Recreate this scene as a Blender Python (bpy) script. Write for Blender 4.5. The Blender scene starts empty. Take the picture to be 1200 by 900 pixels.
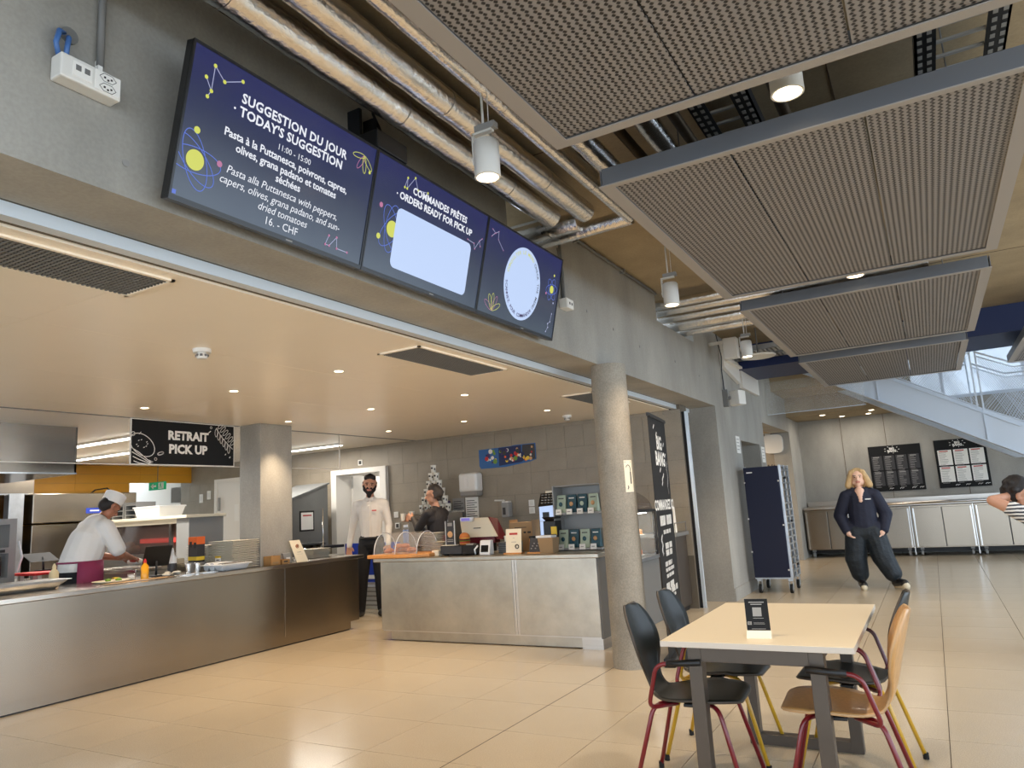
import bpy, bmesh, math, random
import numpy as np
from mathutils import Vector, Matrix, Euler
random.seed(7)
PI = math.pi
S = bpy.context.scene
COL = S.collection
# ------------------------------------------------------------------ camera
H = 1.355
cd = bpy.data.cameras.new('camera'); cam = bpy.data.objects.new('camera', cd); COL.objects.link(cam)
cd.sensor_fit = 'HORIZONTAL'; cd.sensor_width = 36.0; cd.lens = 36.0*854.9/1200.0
cd.clip_start = .05; cd.clip_end = 200
def cam_matrix(yaw, pit, rol):
    f = Vector((math.sin(yaw)*math.cos(pit), math.cos(yaw)*math.cos(pit), math.sin(pit)))
    r = Vector((math.cos(yaw), -math.sin(yaw), 0)); u = r.cross(f)
    r2 = r*math.cos(rol)+u*math.sin(rol); u2 = -r*math.sin(rol)+u*math.cos(rol)
    m = Matrix.Identity(4)
    for i in range(3): m[i][0] = r2[i]; m[i][1] = u2[i]; m[i][2] = -f[i]
    m.translation = (0, 0, H)
    return m
cam.matrix_world = cam_matrix(-0.50988649, 0.1682388, -0.05988988)
S.camera = cam
# ------------------------------------------------------------------ sky and exposure
w = bpy.data.worlds.new('world'); S.world = w; w.use_nodes = True
bg = w.node_tree.nodes['Background']; bg.inputs[0].default_value = (.74, .86, 1.0, 1); bg.inputs[1].default_value = 1.9
S.view_settings.view_transform = 'Standard'; S.view_settings.look = 'None'
S.view_settings.exposure = 1.0; S.view_settings.gamma = 1.0; S.view_settings.use_curve_mapping = False
S.cycles.use_denoising = True
try: S.cycles.denoiser = 'OPENIMAGEDENOISE'
except Exception: pass
S.cycles.max_bounces = 7; S.cycles.diffuse_bounces = 4; S.cycles.glossy_bounces = 4; S.cycles.transparent_max_bounces = 12
S.cycles.sample_clamp_indirect = 6.0; S.cycles.caustics_reflective = False; S.cycles.caustics_refractive = False
DOWN_W = 31.0      # kitchen downlights
SPOT_W = 70.0      # pendant spotlights
LED_W = 24.0       # linear lamps in the kitchen
WARM = (1.0, .77, .53); NEUT = (1.0, .9, .78)

# ------------------------------------------------------------------ helpers
def lin(c):
    return tuple(((x/255.)/12.92 if x/255. <= .04045 else ((x/255.+.055)/1.055)**2.4) for x in c)
class MB:
    def __init__(s): s.v = []; s.f = []; s.m = []; s.M = None; s.mi = 0
    def _add(s, vs, fs):
        o = len(s.v)
        if s.M is not None: vs = [s.M @ Vector(p) for p in vs]
        s.v += [tuple(p) for p in vs]; s.f += [tuple(i+o for i in f) for f in fs]; s.m += [s.mi]*len(fs)
        return s
    def box(s, x0, x1, y0, y1, z0, z1):
        if x0 > x1: x0, x1 = x1, x0
        if y0 > y1: y0, y1 = y1, y0
        if z0 > z1: z0, z1 = z1, z0
        v = [(x0,y0,z0),(x1,y0,z0),(x1,y1,z0),(x0,y1,z0),(x0,y0,z1),(x1,y0,z1),(x1,y1,z1),(x0,y1,z1)]
        return s._add(v, [(0,3,2,1),(4,5,6,7),(0,1,5,4),(1,2,6,5),(2,3,7,6),(3,0,4,7)])
    def cbox(s, c, d): return s.box(c[0]-d[0]/2, c[0]+d[0]/2, c[1]-d[1]/2, c[1]+d[1]/2, c[2]-d[2]/2, c[2]+d[2]/2)
    def hexa(s, b, t):       # four bottom points, four top points (ccw from above)
        return s._add(list(b)+list(t), [(0,3,2,1),(4,5,6,7),(0,1,5,4),(1,2,6,5),(2,3,7,6),(3,0,4,7)])
    def prism(s, poly, h0, h1, ax='z'):   # polygon in a plane, pushed along ax
        n = len(poly)
        def p(a, b, h): return (a,b,h) if ax == 'z' else ((h,a,b) if ax == 'x' else (a,h,b))
        v = [p(a,b,h0) for a,b in poly]+[p(a,b,h1) for a,b in poly]
        fs = [tuple(range(n))[::-1], tuple(range(n, 2*n))]+[(i,(i+1)%n,(i+1)%n+n,i+n) for i in range(n)]
        return s._add(v, fs)
    def quad(s, a, b, c, d): return s._add([a,b,c,d], [(0,1,2,3)])
    def poly(s, pts): return s._add(pts, [tuple(range(len(pts)))])
    def tube(s, pts, r, n=8, closed=False, cap=True):
        pts = [Vector(p) for p in pts]; N = len(pts); rs = r if isinstance(r, (list,tuple)) else [r]*N
        vs = []; fs = []; up = None
        for i, p in enumerate(pts):
            a = pts[i-1] if (i > 0 or closed) else p; b = pts[(i+1) % N] if (i < N-1 or closed) else p
            t = (b-a); t = t.normalized() if t.length > 1e-9 else Vector((0,0,1))
            if up is None:
                up = Vector((0,0,1)) if abs(t.z) < .9 else Vector((1,0,0))
            x = up.cross(t)
            if x.length < 1e-6: x = Vector((1,0,0)).cross(t)
            x.normalize(); y = t.cross(x); up = y
            for k in range(n):
                an = 2*PI*k/n; vs.append(p+(x*math.cos(an)+y*math.sin(an))*rs[i])
        for i in range(N if closed else N-1):
            j = (i+1) % N
            for k in range(n):
                k2 = (k+1) % n; fs.append((i*n+k, i*n+k2, j*n+k2, j*n+k))
        if cap and not closed:
            fs.append(tuple(range(n))[::-1]); fs.append(tuple(range((N-1)*n, N*n)))
        return s._add(vs, fs)
    def cyl(s, c, r, z0, z1, n=20, r2=None):
        r2 = r if r2 is None else r2
        return s.lathe([(0.0001,z0),(r,z0),(r2,z1),(0.0001,z1)], c, n)
    def lathe(s, prof, c=(0,0), n=20):
        vs = []; fs = []
        for (r, z) in prof:
            for k in range(n):
                a = 2*PI*k/n; vs.append((c[0]+r*math.cos(a), c[1]+r*math.sin(a), z))
        for i in range(len(prof)-1):
            for k in range(n):
                k2 = (k+1) % n; fs.append((i*n+k, i*n+k2, (i+1)*n+k2, (i+1)*n+k))
        return s._add(vs, fs)
    def ell(s, c, r, n=12, m=8, lo=-1., hi=1.):
        vs = []; fs = []
        for i in range(m+1):
            ph = -PI/2+PI*(lo+1)/2+(PI*(hi-lo)/2)*i/m
            cr = max(math.cos(ph), 1e-4)
            for k in range(n):
                a = 2*PI*k/n; vs.append((c[0]+r[0]*cr*math.cos(a), c[1]+r[1]*cr*math.sin(a), c[2]+r[2]*math.sin(ph)))
        for i in range(m):
            for k in range(n):
                k2 = (k+1) % n; fs.append((i*n+k, i*n+k2, (i+1)*n+k2, (i+1)*n+k))
        return s._add(vs, fs)
    def grid(s, P):
        n = len(P); m = len(P[0]); return s._add([p for r in P for p in r], [(i*m+j, i*m+j+1, (i+1)*m+j+1, (i+1)*m+j) for i in range(n-1) for j in range(m-1)])
WLOC = {}
def wloc(o): return WLOC.get(o.name, Vector((0,0,0)))
def meta(o, label=None, cat=None, group=None, kind=None):
    if label: o['label'] = label
    if cat: o['category'] = cat
    if group: o['group'] = group
    if kind: o['kind'] = kind
    return o
def thing(name, label, cat, loc=(0,0,0), rz=0, group=None, kind=None):
    o = bpy.data.objects.new(name, None); COL.objects.link(o); o.empty_display_size = .05
    o.location = loc; o.rotation_euler = (0,0,rz); WLOC[o.name] = Vector(loc)
    return meta(o, label, cat, group, kind)
def frame(name, label, cat, org, ux, uy, group=None):     # an Empty whose x,y run along ux,uy: for flat things
    o = bpy.data.objects.new(name, None); COL.objects.link(o); o.empty_display_size = .05
    ux = Vector(ux).normalized(); uy = Vector(uy).normalized(); n = ux.cross(uy)
    m = Matrix.Identity(4)
    for i in range(3): m[i][0] = ux[i]; m[i][1] = uy[i]; m[i][2] = n[i]
    m.translation = org; o.matrix_world = m
    return meta(o, label, cat, group)
def ob(name, mb, mat, parent=None, smooth=False, bev=0, local=False, seg=2, weld=False, auto=None):
    me = bpy.data.meshes.new(name)
    vs = mb.v
    if parent is not None and not local:
        l = wloc(parent); vs = [(a-l.x, b-l.y, c-l.z) for a,b,c in vs]
    me.from_pydata(vs, [], mb.f)
    mats = mat if isinstance(mat, (list,tuple)) else [mat]
    for mm in mats: me.materials.append(M[mm] if isinstance(mm, str) else mm)
    if len(mats) > 1: me.polygons.foreach_set('material_index', mb.m)
    if smooth: me.polygons.foreach_set('use_smooth', [True]*len(me.polygons))
    if smooth and auto is not None: me.set_sharp_from_angle(angle=math.radians(auto))
    me.update()
    o = bpy.data.objects.new(name, me); COL.objects.link(o)
    if parent is not None:
        o.parent = parent
        if not local: WLOC[o.name] = wloc(parent)
    if bev:
        b = o.modifiers.new('bevel', 'BEVEL'); b.width = bev; b.segments = seg; b.limit_method = 'ANGLE'; b.angle_limit = .7
    return o
def part_at(name, mb, mat, parent, loc, smooth=False, bev=0):   # a part modelled round its own origin
    o = ob(name, mb, mat, parent, smooth, bev, local=True); o.location = Vector(loc)-wloc(parent); WLOC[o.name] = Vector(loc); return o
def link_copy(o, parent=None, loc=None):
    c = o.copy(); COL.objects.link(c)
    if parent is not None: c.parent = parent
    if loc is not None: c.location = loc
    return c
def dup(root, loc=None, rz=None, label=None, group=None, dloc=None):
    r = root.copy(); COL.objects.link(r)
    if loc is not None: r.location = loc
    if dloc is not None: r.location = root.location+Vector(dloc)
    if rz is not None: r.rotation_euler = (0,0,rz)
    if label: r['label'] = label
    if group: r['group'] = group
    WLOC[r.name] = Vector(r.location)
    for ch in list(root.children):
        c = ch.copy(); COL.objects.link(c); c.parent = r
        for g in ch.children:
            d = g.copy(); COL.objects.link(d); d.parent = c
    return r
def text(name, body, size, mat, parent, x=0, y=0, n=.002, align='CENTER', bold=0, shear=0, sp=1.0, lsp=1.0, aspect=1.0):
    cu = bpy.data.curves.new(name, 'FONT'); cu.body = body; cu.size = size; cu.align_x = align; cu.align_y = 'CENTER'
    cu.offset = bold; cu.shear = shear; cu.space_character = sp; cu.space_line = lsp; cu.resolution_u = 2
    t = bpy.data.objects.new(name+'_tmp', cu); COL.objects.link(t)
    dg = bpy.context.evaluated_depsgraph_get(); me = bpy.data.meshes.new_from_object(t.evaluated_get(dg))
    bpy.data.objects.remove(t); bpy.data.curves.remove(cu)
    me.materials.clear(); me.materials.append(M[mat])
    if aspect != 1.0:
        for v in me.vertices: v.co.x *= aspect
    o = bpy.data.objects.new(name, me); COL.objects.link(o); o.parent = parent; o.location = (x, y, n)
    return o
# ------------------------------------------------------------------ materials
M = {}
def mat(name, col, rough=.5, metal=0., spec=.5, bump=0., bscale=20., var=0., vscale=3., stretch=None, emit=0., alpha=1., trans=0., ecol=None, coat=0., dist=.01, speck=0., sscale=300.):
    m = bpy.data.materials.new(name); m.use_nodes = True; nt = m.node_tree; N = nt.nodes; L = nt.links
    b = N['Principled BSDF']; c = lin(col) if max(col) > 1 else col
    b.inputs['Base Color'].default_value = (*c, 1); b.inputs['Roughness'].default_value = rough; b.inputs['Metallic'].default_value = metal
    b.inputs['Specular IOR Level'].default_value = spec
    if coat: b.inputs['Coat Weight'].default_value = coat; b.inputs['Coat Roughness'].default_value = .08
    if emit: b.inputs['Emission Color'].default_value = (*(lin(ecol) if ecol else c), 1); b.inputs['Emission Strength'].default_value = emit
    if alpha < 1: b.inputs['Alpha'].default_value = alpha
    if trans: b.inputs['Transmission Weight'].default_value = trans; b.inputs['IOR'].default_value = 1.45
    if bump or var or speck:
        tc = N.new('ShaderNodeTexCoord'); mp = N.new('ShaderNodeMapping'); L.new(tc.outputs['Object'], mp.inputs['Vector'])
        if stretch: mp.inputs['Scale'].default_value = stretch
        src = None
        if var:
            n1 = N.new('ShaderNodeTexNoise'); n1.inputs['Scale'].default_value = vscale; n1.inputs['Detail'].default_value = 6; n1.inputs['Roughness'].default_value = .6
            L.new(mp.outputs[0], n1.inputs['Vector'])
            mr = N.new('ShaderNodeMapRange'); mr.inputs[1].default_value = .3; mr.inputs[2].default_value = .7; mr.inputs[3].default_value = 1-var; mr.inputs[4].default_value = 1+var
            L.new(n1.outputs['Fac'], mr.inputs[0]); src = mr.outputs[0]
        if speck:
            n3 = N.new('ShaderNodeTexNoise'); n3.inputs['Scale'].default_value = sscale; n3.inputs['Detail'].default_value = 2
            L.new(tc.outputs['Object'], n3.inputs['Vector'])
            mr2 = N.new('ShaderNodeMapRange'); mr2.inputs[1].default_value = .35; mr2.inputs[2].default_value = .65; mr2.inputs[3].default_value = 1-speck; mr2.inputs[4].default_value = 1+speck
            L.new(n3.outputs['Fac'], mr2.inputs[0])
            if src is None: src = mr2.outputs[0]
            else:
                mm = N.new('ShaderNodeMath'); mm.operation = 'MULTIPLY'; L.new(src, mm.inputs[0]); L.new(mr2.outputs[0], mm.inputs[1]); src = mm.outputs[0]
        if src is not None:
            vm = N.new('ShaderNodeVectorMath'); vm.operation = 'SCALE'; vm.inputs[0].default_value = c; L.new(src, vm.inputs['Scale']); L.new(vm.outputs[0], b.inputs['Base Color'])
        if bump:
            n2 = N.new('ShaderNodeTexNoise'); n2.inputs['Scale'].default_value = bscale; n2.inputs['Detail'].default_value = 4
            L.new(mp.outputs[0], n2.inputs['Vector']); bp = N.new('ShaderNodeBump'); bp.inputs['Strength'].default_value = bump; bp.inputs['Distance'].default_value = dist
            L.new(n2.outputs['Fac'], bp.inputs['Height']); L.new(bp.outputs[0], b.inputs['Normal'])
    M[name] = m; return m
mat('concrete', (158,155,147), .75, var=.22, vscale=1.3, bump=.25, bscale=14, speck=.05, sscale=60, stretch=(1,1,.45))
mat('concrete_fine', (150,143,130), .7, var=.14, vscale=3.5, bump=.3, bscale=30, speck=.12, sscale=90)
mat('concrete_slab', (166,149,120), .85, var=.14, vscale=1.8, bump=.2, bscale=12, speck=.05, sscale=50)
mat('floor_tile', (204,188,162), .18, var=.05, vscale=.9, speck=.11, sscale=170, spec=.6)
mat('joint', (92,76,60), .9)
mat('ceiling_paint', (254,242,222), .28, var=.02, vscale=1, spec=.45)
mat('wall_tile', (146,136,120), .45, var=.1, vscale=3, bump=.12, bscale=25, speck=.05, sscale=70)
mat('yellow_tile', (222,158,44), .3, var=.03)
mat('grout', (104,96,84), .9)
mat('white_paint', (232,228,220), .4)
mat('steel', (196,190,182), .3, 1., var=.05, vscale=2.5, bump=.05, bscale=8, stretch=(1,1,14))
mat('steel_front', (154,144,130), .27, 1., var=.06, vscale=2., bump=.03, bscale=6, stretch=(1,1,.25))
mat('steel_scuffed', (176,168,154), .33, 1., var=.14, vscale=3.5, bump=.16, bscale=9)
mat('steel_bright', (214,212,208), .2, 1.)
mat('steel_top', (190,182,170), .22, 1., var=.05, vscale=4)
mat('galvanised', (186,190,194), .35, 1., var=.1, vscale=8)
mat('foil', (232,230,226), .24, 1., bump=.5, bscale=34, var=.06, vscale=6, dist=.010)
mat('foil_dark', (96,84,68), .5, 1., bump=.4, bscale=20)
mat('strip_metal', (214,224,232), .35, .3)
mat('dark_metal', (40,42,46), .45, .4)
mat('panel_frame', (158,153,148), .45, .0)
mat('panel_side', (104,108,114), .4, .2)
mat('black', (18,18,19), .45)
mat('black_gloss', (14,15,17), .15)
mat('black_matte', (26,26,28), .8)
mat('tv_black', (24,25,27), .3)
mat('white_plastic', (226,224,218), .35)
mat('grey_plastic', (150,150,148), .45)
mat('grey_mid', (112,112,110), .5)
mat('blue_cable', (70,110,170), .4)
mat('navy', (16,36,84), .5)
mat('navy_cloth', (13,21,48), .75, bump=.1, bscale=12)
mat('stair_white', (206,216,228), .4)
mat('table_top', (226,210,180), .35)
mat('table_edge', (205,196,184), .4)
mat('table_leg', (84,75,66), .4, .5, var=.08, vscale=4)
mat('shell_black', (24,29,28), .36, var=.05, vscale=5, spec=.35)
mat('shell_wood', (198,150,92), .32, var=.12, vscale=5, stretch=(14,14,1), coat=.25)
mat('shell_edge', (66,58,50), .5)
mat('grey_steel', (128,130,130), .38, .6, var=.04, vscale=3)
mat('wood_edge', (186,150,108), .5)
mat('frame_red', (112,16,28), .3, coat=.3)
mat('frame_yellow', (196,154,40), .3, coat=.3)
mat('frame_burgundy', (74,18,28), .3, coat=.3)
mat('rubber', (16,16,16), .8)
mat('board_wood', (206,142,76), .45, var=.1, vscale=6, stretch=(10,1,1))
mat('skin', (198,146,118), .5)
mat('skin_tan', (170,112,84), .5)
mat('skin_pale', (226,184,160), .5)
mat('hair_dark', (30,24,22), .6, bump=.5, bscale=60)
mat('hair_grey', (62,54,48), .6, bump=.5, bscale=60)
mat('hair_blonde', (196,164,116), .5, bump=.6, bscale=45, var=.25, vscale=14, stretch=(6,6,1))
mat('shirt_white', (228,222,214), .8, bump=.35, bscale=9, dist=.03)
mat('chef_white', (236,232,226), .8, bump=.35, bscale=8, dist=.03)
mat('trouser_black', (20,20,24), .8, bump=.3, bscale=9, dist=.03)
mat('shirt_black', (34,30,32), .7, bump=.35, bscale=9, dist=.03)
mat('apron', (142,46,84), .7, bump=.3, bscale=7, dist=.03)
mat('sweater', (22,26,46), .75, bump=.5, bscale=6, dist=.04)
mat('trouser_dark', (18,28,36), .6, bump=.7, bscale=7, dist=.05)
mat('shoe_black', (22,18,17), .3)
mat('shoe_cream', (214,202,176), .6)
mat('eye', (20,16,14), .2)
mat('lips', (190,124,108), .5)
mat('beard', (34,26,24), .8)
mat('card_cream', (236,226,202), .6)
mat('card_white', (238,236,230), .6)
mat('card_board', (186,140,86), .8)
mat('kraft', (170,138,100), .8)
mat('tray_grey', (208,200,184), .55)
mat('plate_white', (226,222,210), .3)
mat('plastic_white', (224,226,228), .35)
mat('orange', (232,104,36), .5); mat('red', (196,36,40), .5); mat('red_board', (226,50,48), .5); mat('yellow', (232,196,60), .5)
mat('orange_juice', (236,168,36), .2); mat('sauce_cream', (224,206,164), .35)
mat('green_sign', (20,150,100), .5, emit=.2)
mat('blue_label', (40,66,170), .4)
mat('teal_bag', (30,74,88), .4, bump=.3, bscale=20); mat('mint_bag', (176,192,172), .45, bump=.3, bscale=20)
mat('bun', (190,110,50), .4); mat('croissant', (176,98,42), .5, bump=.4, bscale=30)
mat('lettuce', (110,150,50), .5); mat('food_red', (180,60,44), .5); mat('food_tan', (206,160,112), .6)
mat('maroon', (104,22,34), .4)
mat('blue_poster', (44,98,158), .5); mat('violet', (66,40,92), .5)
mat('print_dark', (60,56,54), .7); mat('print_grey', (150,148,144), .7); mat('print_red', (190,60,56), .7); mat('print_white', (232,230,226), .6)
mat('sheet_dark', (54,52,54), .5)
mat('sign_black', (13,13,14), .6, spec=.3); mat('banner_black', (24,24,25), .6, spec=.3)
mat('ink_white', (236,234,228), .5)
mat('lamp_warm', (255,236,200), .5, emit=7, ecol=(255,228,186))
mat('lamp_small', (255,240,214), .5, emit=7, ecol=(255,236,204))
mat('led', (255,250,240), .5, emit=6, ecol=(255,250,240))
mat('heat_glow', (230,70,60), .5, emit=.9, ecol=(230,70,60))
mat('scr_text', (22,22,26), .4, emit=0.50, ecol=(235,238,246)); mat('scr_white', (22,22,26), .4, emit=0.50, ecol=(190,210,246))
mat('scr_yellow', (22,22,26), .4, emit=0.45, ecol=(216,220,90)); mat('scr_blue', (22,22,26), .4, emit=0.42, ecol=(92,120,220)); mat('scr_pink', (22,22,26), .4, emit=0.42, ecol=(196,120,160)); mat('scr_line', (22,22,26), .4, emit=0.42, ecol=(190,195,230))
mat('pos_screen', (120,110,190), .4, emit=0.25); mat('tablet_screen', (30,32,36), .2, emit=.15, ecol=(90,96,100))
mat('glass', (235,242,244), .03, alpha=.10, spec=.6)
mat('glass_facade', (196,212,226), .25, alpha=.6, spec=.3)  # milky grey-blue tint added so the panes dim the sky behind them
mat('glass_smoke', (236,238,236), .04, alpha=.07, spec=.5)
mat('acrylic', (240,242,244), .08, alpha=.16, spec=.6)
mat('oven_glass', (70,58,54), .08, alpha=.55, spec=.6)
# chalky dark blue screens, brighter towards their lower edge as the picture shown on them is
def screen_mat():
    m = bpy.data.materials.new('screen'); m.use_nodes = True; nt = m.node_tree; N = nt.nodes; L = nt.links; b = N['Principled BSDF']
    tc = N.new('ShaderNodeTexCoord'); sx = N.new('ShaderNodeSeparateXYZ'); L.new(tc.outputs['Object'], sx.inputs[0])
    n = N.new('ShaderNodeTexNoise'); n.inputs['Scale'].default_value = 5; n.inputs['Detail'].default_value = 8; L.new(tc.outputs['Object'], n.inputs['Vector'])
    a = N.new('ShaderNodeMath'); a.operation = 'MULTIPLY_ADD'; a.inputs[1].default_value = .35; L.new(n.outputs['Fac'], a.inputs[0])
    sc = N.new('ShaderNodeMath'); sc.operation = 'MULTIPLY'; sc.inputs[1].default_value = 1.35; L.new(sx.outputs['Y'], sc.inputs[0]); L.new(sc.outputs[0], a.inputs[2])
    r = N.new('ShaderNodeValToRGB'); L.new(a.outputs[0], r.inputs[0])
    r.color_ramp.elements[0].position = .1; r.color_ramp.elements[0].color = (*lin((70,84,98)), 1)
    r.color_ramp.elements[1].position = .95; r.color_ramp.elements[1].color = (*lin((36,42,96)), 1)
    e = r.color_ramp.elements.new(.55); e.color = (*lin((48,56,82)), 1)
    b.inputs['Base Color'].default_value = (.01,.01,.012,1); b.inputs['Roughness'].default_value = .25
    L.new(r.outputs[0], b.inputs['Emission Color']); b.inputs['Emission Strength'].default_value = .40
    M['screen'] = m
screen_mat()
# expanded-metal mesh of the ceiling panels
def mesh_mat():
    m = bpy.data.materials.new('expanded_mesh'); m.use_nodes = True; nt = m.node_tree; N = nt.nodes; L = nt.links; b = N['Principled BSDF']
    tc = N.new('ShaderNodeTexCoord'); sx = N.new('ShaderNodeSeparateXYZ'); L.new(tc.outputs['Object'], sx.inputs[0])
    def mth(op, a, bb=None):
        q = N.new('ShaderNodeMath'); q.operation = op
        for i, t in enumerate((a, bb)):
            if t is None: continue
            if isinstance(t, (int,float)): q.inputs[i].default_value = t
            else: L.new(t, q.inputs[i])
        return q.outputs[0]
    y = mth('MULTIPLY', sx.outputs['Y'], 1/.017); row = mth('FLOOR', y); half = mth('MULTIPLY', mth('MODULO', mth('ABSOLUTE', row), 2), .22)
    x = mth('ADD', mth('MULTIPLY', sx.outputs['X'], 1/.031), half)
    fx = mth('ABSOLUTE', mth('SUBTRACT', mth('FRACT', x), .5)); fy = mth('ABSOLUTE', mth('SUBTRACT', mth('FRACT', y), .5))
    d = mth('ADD', mth('MULTIPLY', fx, 1.25), mth('MULTIPLY', fy, .5))
    s = N.new('ShaderNodeMapRange'); s.inputs[1].default_value = .27; s.inputs[2].default_value = .44; L.new(d, s.inputs[0])
    mx = N.new('ShaderNodeMix'); mx.data_type = 'RGBA'; L.new(s.outputs[0], mx.inputs[0])
    mx.inputs[6].default_value = (*lin((38,36,36)), 1); mx.inputs[7].default_value = (*lin((142,138,136)), 1)
    L.new(mx.outputs[2], b.inputs['Base Color']); b.inputs['Roughness'].default_value = .5
    bp = N.new('ShaderNodeBump'); bp.inputs['Strength'].default_value = .5; bp.inputs['Distance'].default_value = .004; L.new(s.outputs[0], bp.inputs['Height']); L.new(bp.outputs[0], b.inputs['Normal'])
    M['expanded_mesh'] = m
mesh_mat()
def grille_mat():
    m = mat('stripes', (236,236,236), .8); nt = m.node_tree; N = nt.nodes; L = nt.links
    tc = N.new('ShaderNodeTexCoord'); wv = N.new('ShaderNodeTexWave'); wv.inputs['Scale'].default_value = 11; wv.inputs['Distortion'].default_value = 1.5; wv.bands_direction = 'Z'
    L.new(tc.outputs['Object'], wv.inputs['Vector']); r = N.new('ShaderNodeValToRGB'); L.new(wv.outputs['Fac'], r.inputs[0])
    r.color_ramp.interpolation = 'CONSTANT'; r.color_ramp.elements[0].color = (*lin((52,54,62)), 1); r.color_ramp.elements[1].position = .45; r.color_ramp.elements[1].color = (*lin((226,222,216)), 1)
    L.new(r.outputs[0], N['Principled BSDF'].inputs['Base Color'])
grille_mat()
def lamp(name, kind, loc, energy, col, size=.1, rot=None, spot=80, blend=.5, parent=None):
    ld = bpy.data.lights.new(name, kind); ld.energy = energy; ld.color = col
    if kind == 'SPOT': ld.spot_size = math.radians(spot); ld.spot_blend = blend; ld.shadow_soft_size = size
    elif kind == 'AREA': ld.shape = 'RECTANGLE'; ld.size = size[0]; ld.size_y = size[1]
    else: ld.shadow_soft_size = size
    o = bpy.data.objects.new(name, ld); COL.objects.link(o); o.location = loc
    if rot: o.rotation_euler = rot
    if parent is not None:
        o.parent = parent; o.location = Vector(loc)-wloc(parent)
    return o
# ================================================================== floor
def structure(name, mb, mt, label=None, **k):
    o = ob(name, mb, mt, **k); o['kind'] = 'structure'
    if label: o['label'] = label
    return o
fl = structure('floor', MB().box(-13, 9, -6, 19, -.12, -.012), 'joint', 'beige terrazzo floor of large square tiles')
tile = MB().box(.002, .598, .002, .598, -.012, 0)
tm = None; rest = MB(); tiles = []
for i in range(-18, 19):
    for j in range(-15, 27):
        x = -2.504+.6*i; y = 2.92+.6*j
        tiles.append((x, y))
def in_view(x, y):
    x += .3; y += .3
    return y > 2.4 and y < 16.8 and x > -6.6 and x < 1.6 and not (x < -2.8 and y > 7.6) and x > -.62*y-3.6 and abs(x+.56*y) < y*.92
near = sorted([t for t in tiles if in_view(*t)], key=lambda t: t[0]**2+t[1]**2)[:290]
ns = set(near)
for x, y in near:
    if tm is None:
        o = ob('tile', tile, 'floor_tile', fl, local=True); tm = o
    else: o = link_copy(tm, fl)
    o.location = (x, y, 0)
for (x, y) in tiles:
    if (x, y) not in ns and x > -13 and y < 18.4: rest.box(x+.002, x+.598, y+.002, y+.598, -.012, 0)
ob('expansion_joint', MB().box(-2.5065,-2.5015,-6,18,-.01,.0005), 'black_matte', fl, local=True)
ob('tile_field', rest, 'floor_tile', fl, local=True)['kind'] = 'stuff'
# ================================================================== concrete wall and beam along the hall
XF = -2.40; XB = -2.74
wl = MB()
wl.box(XB, XF, -6, 9.84, 2.55, 3.30)                      # the long beam
wl.box(XB, XF, -6, 4.36, 3.30, 3.62)
wl.box(XB, XF, 4.98, 7.65, 3.30, 3.62)
wl.box(XB, XF, 9.1, 12.7, 3.30, 3.62)
wl.box(XB-.14, XF, 9.84, 11.2, 0, 3.30)                       # pier beside the serving area
wl.box(XB, XF, 11.2, 12.55, 2.15, 3.30)
wl.box(XB, XF, 12.55, 13.0, 0, 3.30)
wl.box(XB, XF, 13.0, 15.7, 2.55, 3.30)
wl.box(XB-.0, XF, 15.7, 17.0, 0, 3.30)
wl.box(XB, XF, 12.7, 17, 3.30, 4.6)
wall_left = structure('wall_left', wl, 'concrete', 'raw grey concrete beam and wall along the hall')
ob('skirting_band', MB().box(XF, XF+.012, 9.85, 11.2, 0, .16).box(XF, XF+.012, 12.55, 13, 0, .16), 'concrete', wall_left)
tie = MB().lathe([(.0001,0),(.014,0),(.014,.004),(.0001,.004)], (0,0), 12); tie.v = [(z, x, y) for x,y,z in tie.v]
t0 = None
for (y, z) in ((5.7,3.0),(6.3,2.95),(7.0,2.9),(8.2,2.92),(9.2,2.88),(1.5,2.68),(.9,3.2)):
    if t0 is None: t0 = ob('tie_hole', tie, 'print_grey', wall_left, local=True); t0.location = (XF, y, z)
    else: link_copy(t0, wall_left, (XF, y, z))
# recesses behind the openings
structure('wall_recess', MB().box(-4.6, XB, 12.25, 12.55, 0, 3.3).box(-4.6,-4.5,11.0,12.6,0,3.3).box(-4.6,XB,10.9,11.2,0,3.3), 'concrete_fine', 'concrete recess behind the trolley')
structure('wall_corridor', MB().box(-5.6, XB+.33, 15.72, 15.95, 0, 2.56).box(-5.7,-5.6,12.9,15.9,0,3.3), 'wall_tile', 'greige corridor wall with washroom sign')
structure('ceiling_corridor', MB().box(-5.6, XB, 12.9, 15.9, 2.55, 2.7), 'concrete_slab', 'warm lit corridor ceiling')
# ================================================================== metal strip under the beam
structure('trim_1', MB().box(-2.80, -2.742, -6, 9.80, 2.492, 2.545), 'strip_metal', 'pale metal strip between beam and kitchen ceiling')
structure('trim_2', MB().box(-2.660,-2.622,9.26,9.30,0,2.455), 'strip_metal', 'pale vertical metal rail at the pier')
structure('trim_3', MB().box(-2.70,-2.662,9.262,9.30,0,2.455), 'black_matte', 'dark slot beside the metal rail')
# ================================================================== kitchen ceiling
kc = structure('ceiling_kitchen', MB().box(-13, -2.80, -4, 10, 2.50, 2.62), 'grout', 'warm white panelled ceiling over the serving area')
cp = MB().box(.0015, 1.1985, .0015, 2.3985, 2.488, 2.503); c0 = None
for i in range(9):
    for j in range(7):
        x = -2.84-1.2*(i+1); y = -5.2+2.4*j
        if y > 9.3: continue
        if c0 is None: c0 = ob('ceiling_panel', cp, 'ceiling_paint', kc, local=True); o = c0
        else: o = link_copy(c0, kc)
        o.location = (x, y, 0)
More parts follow.
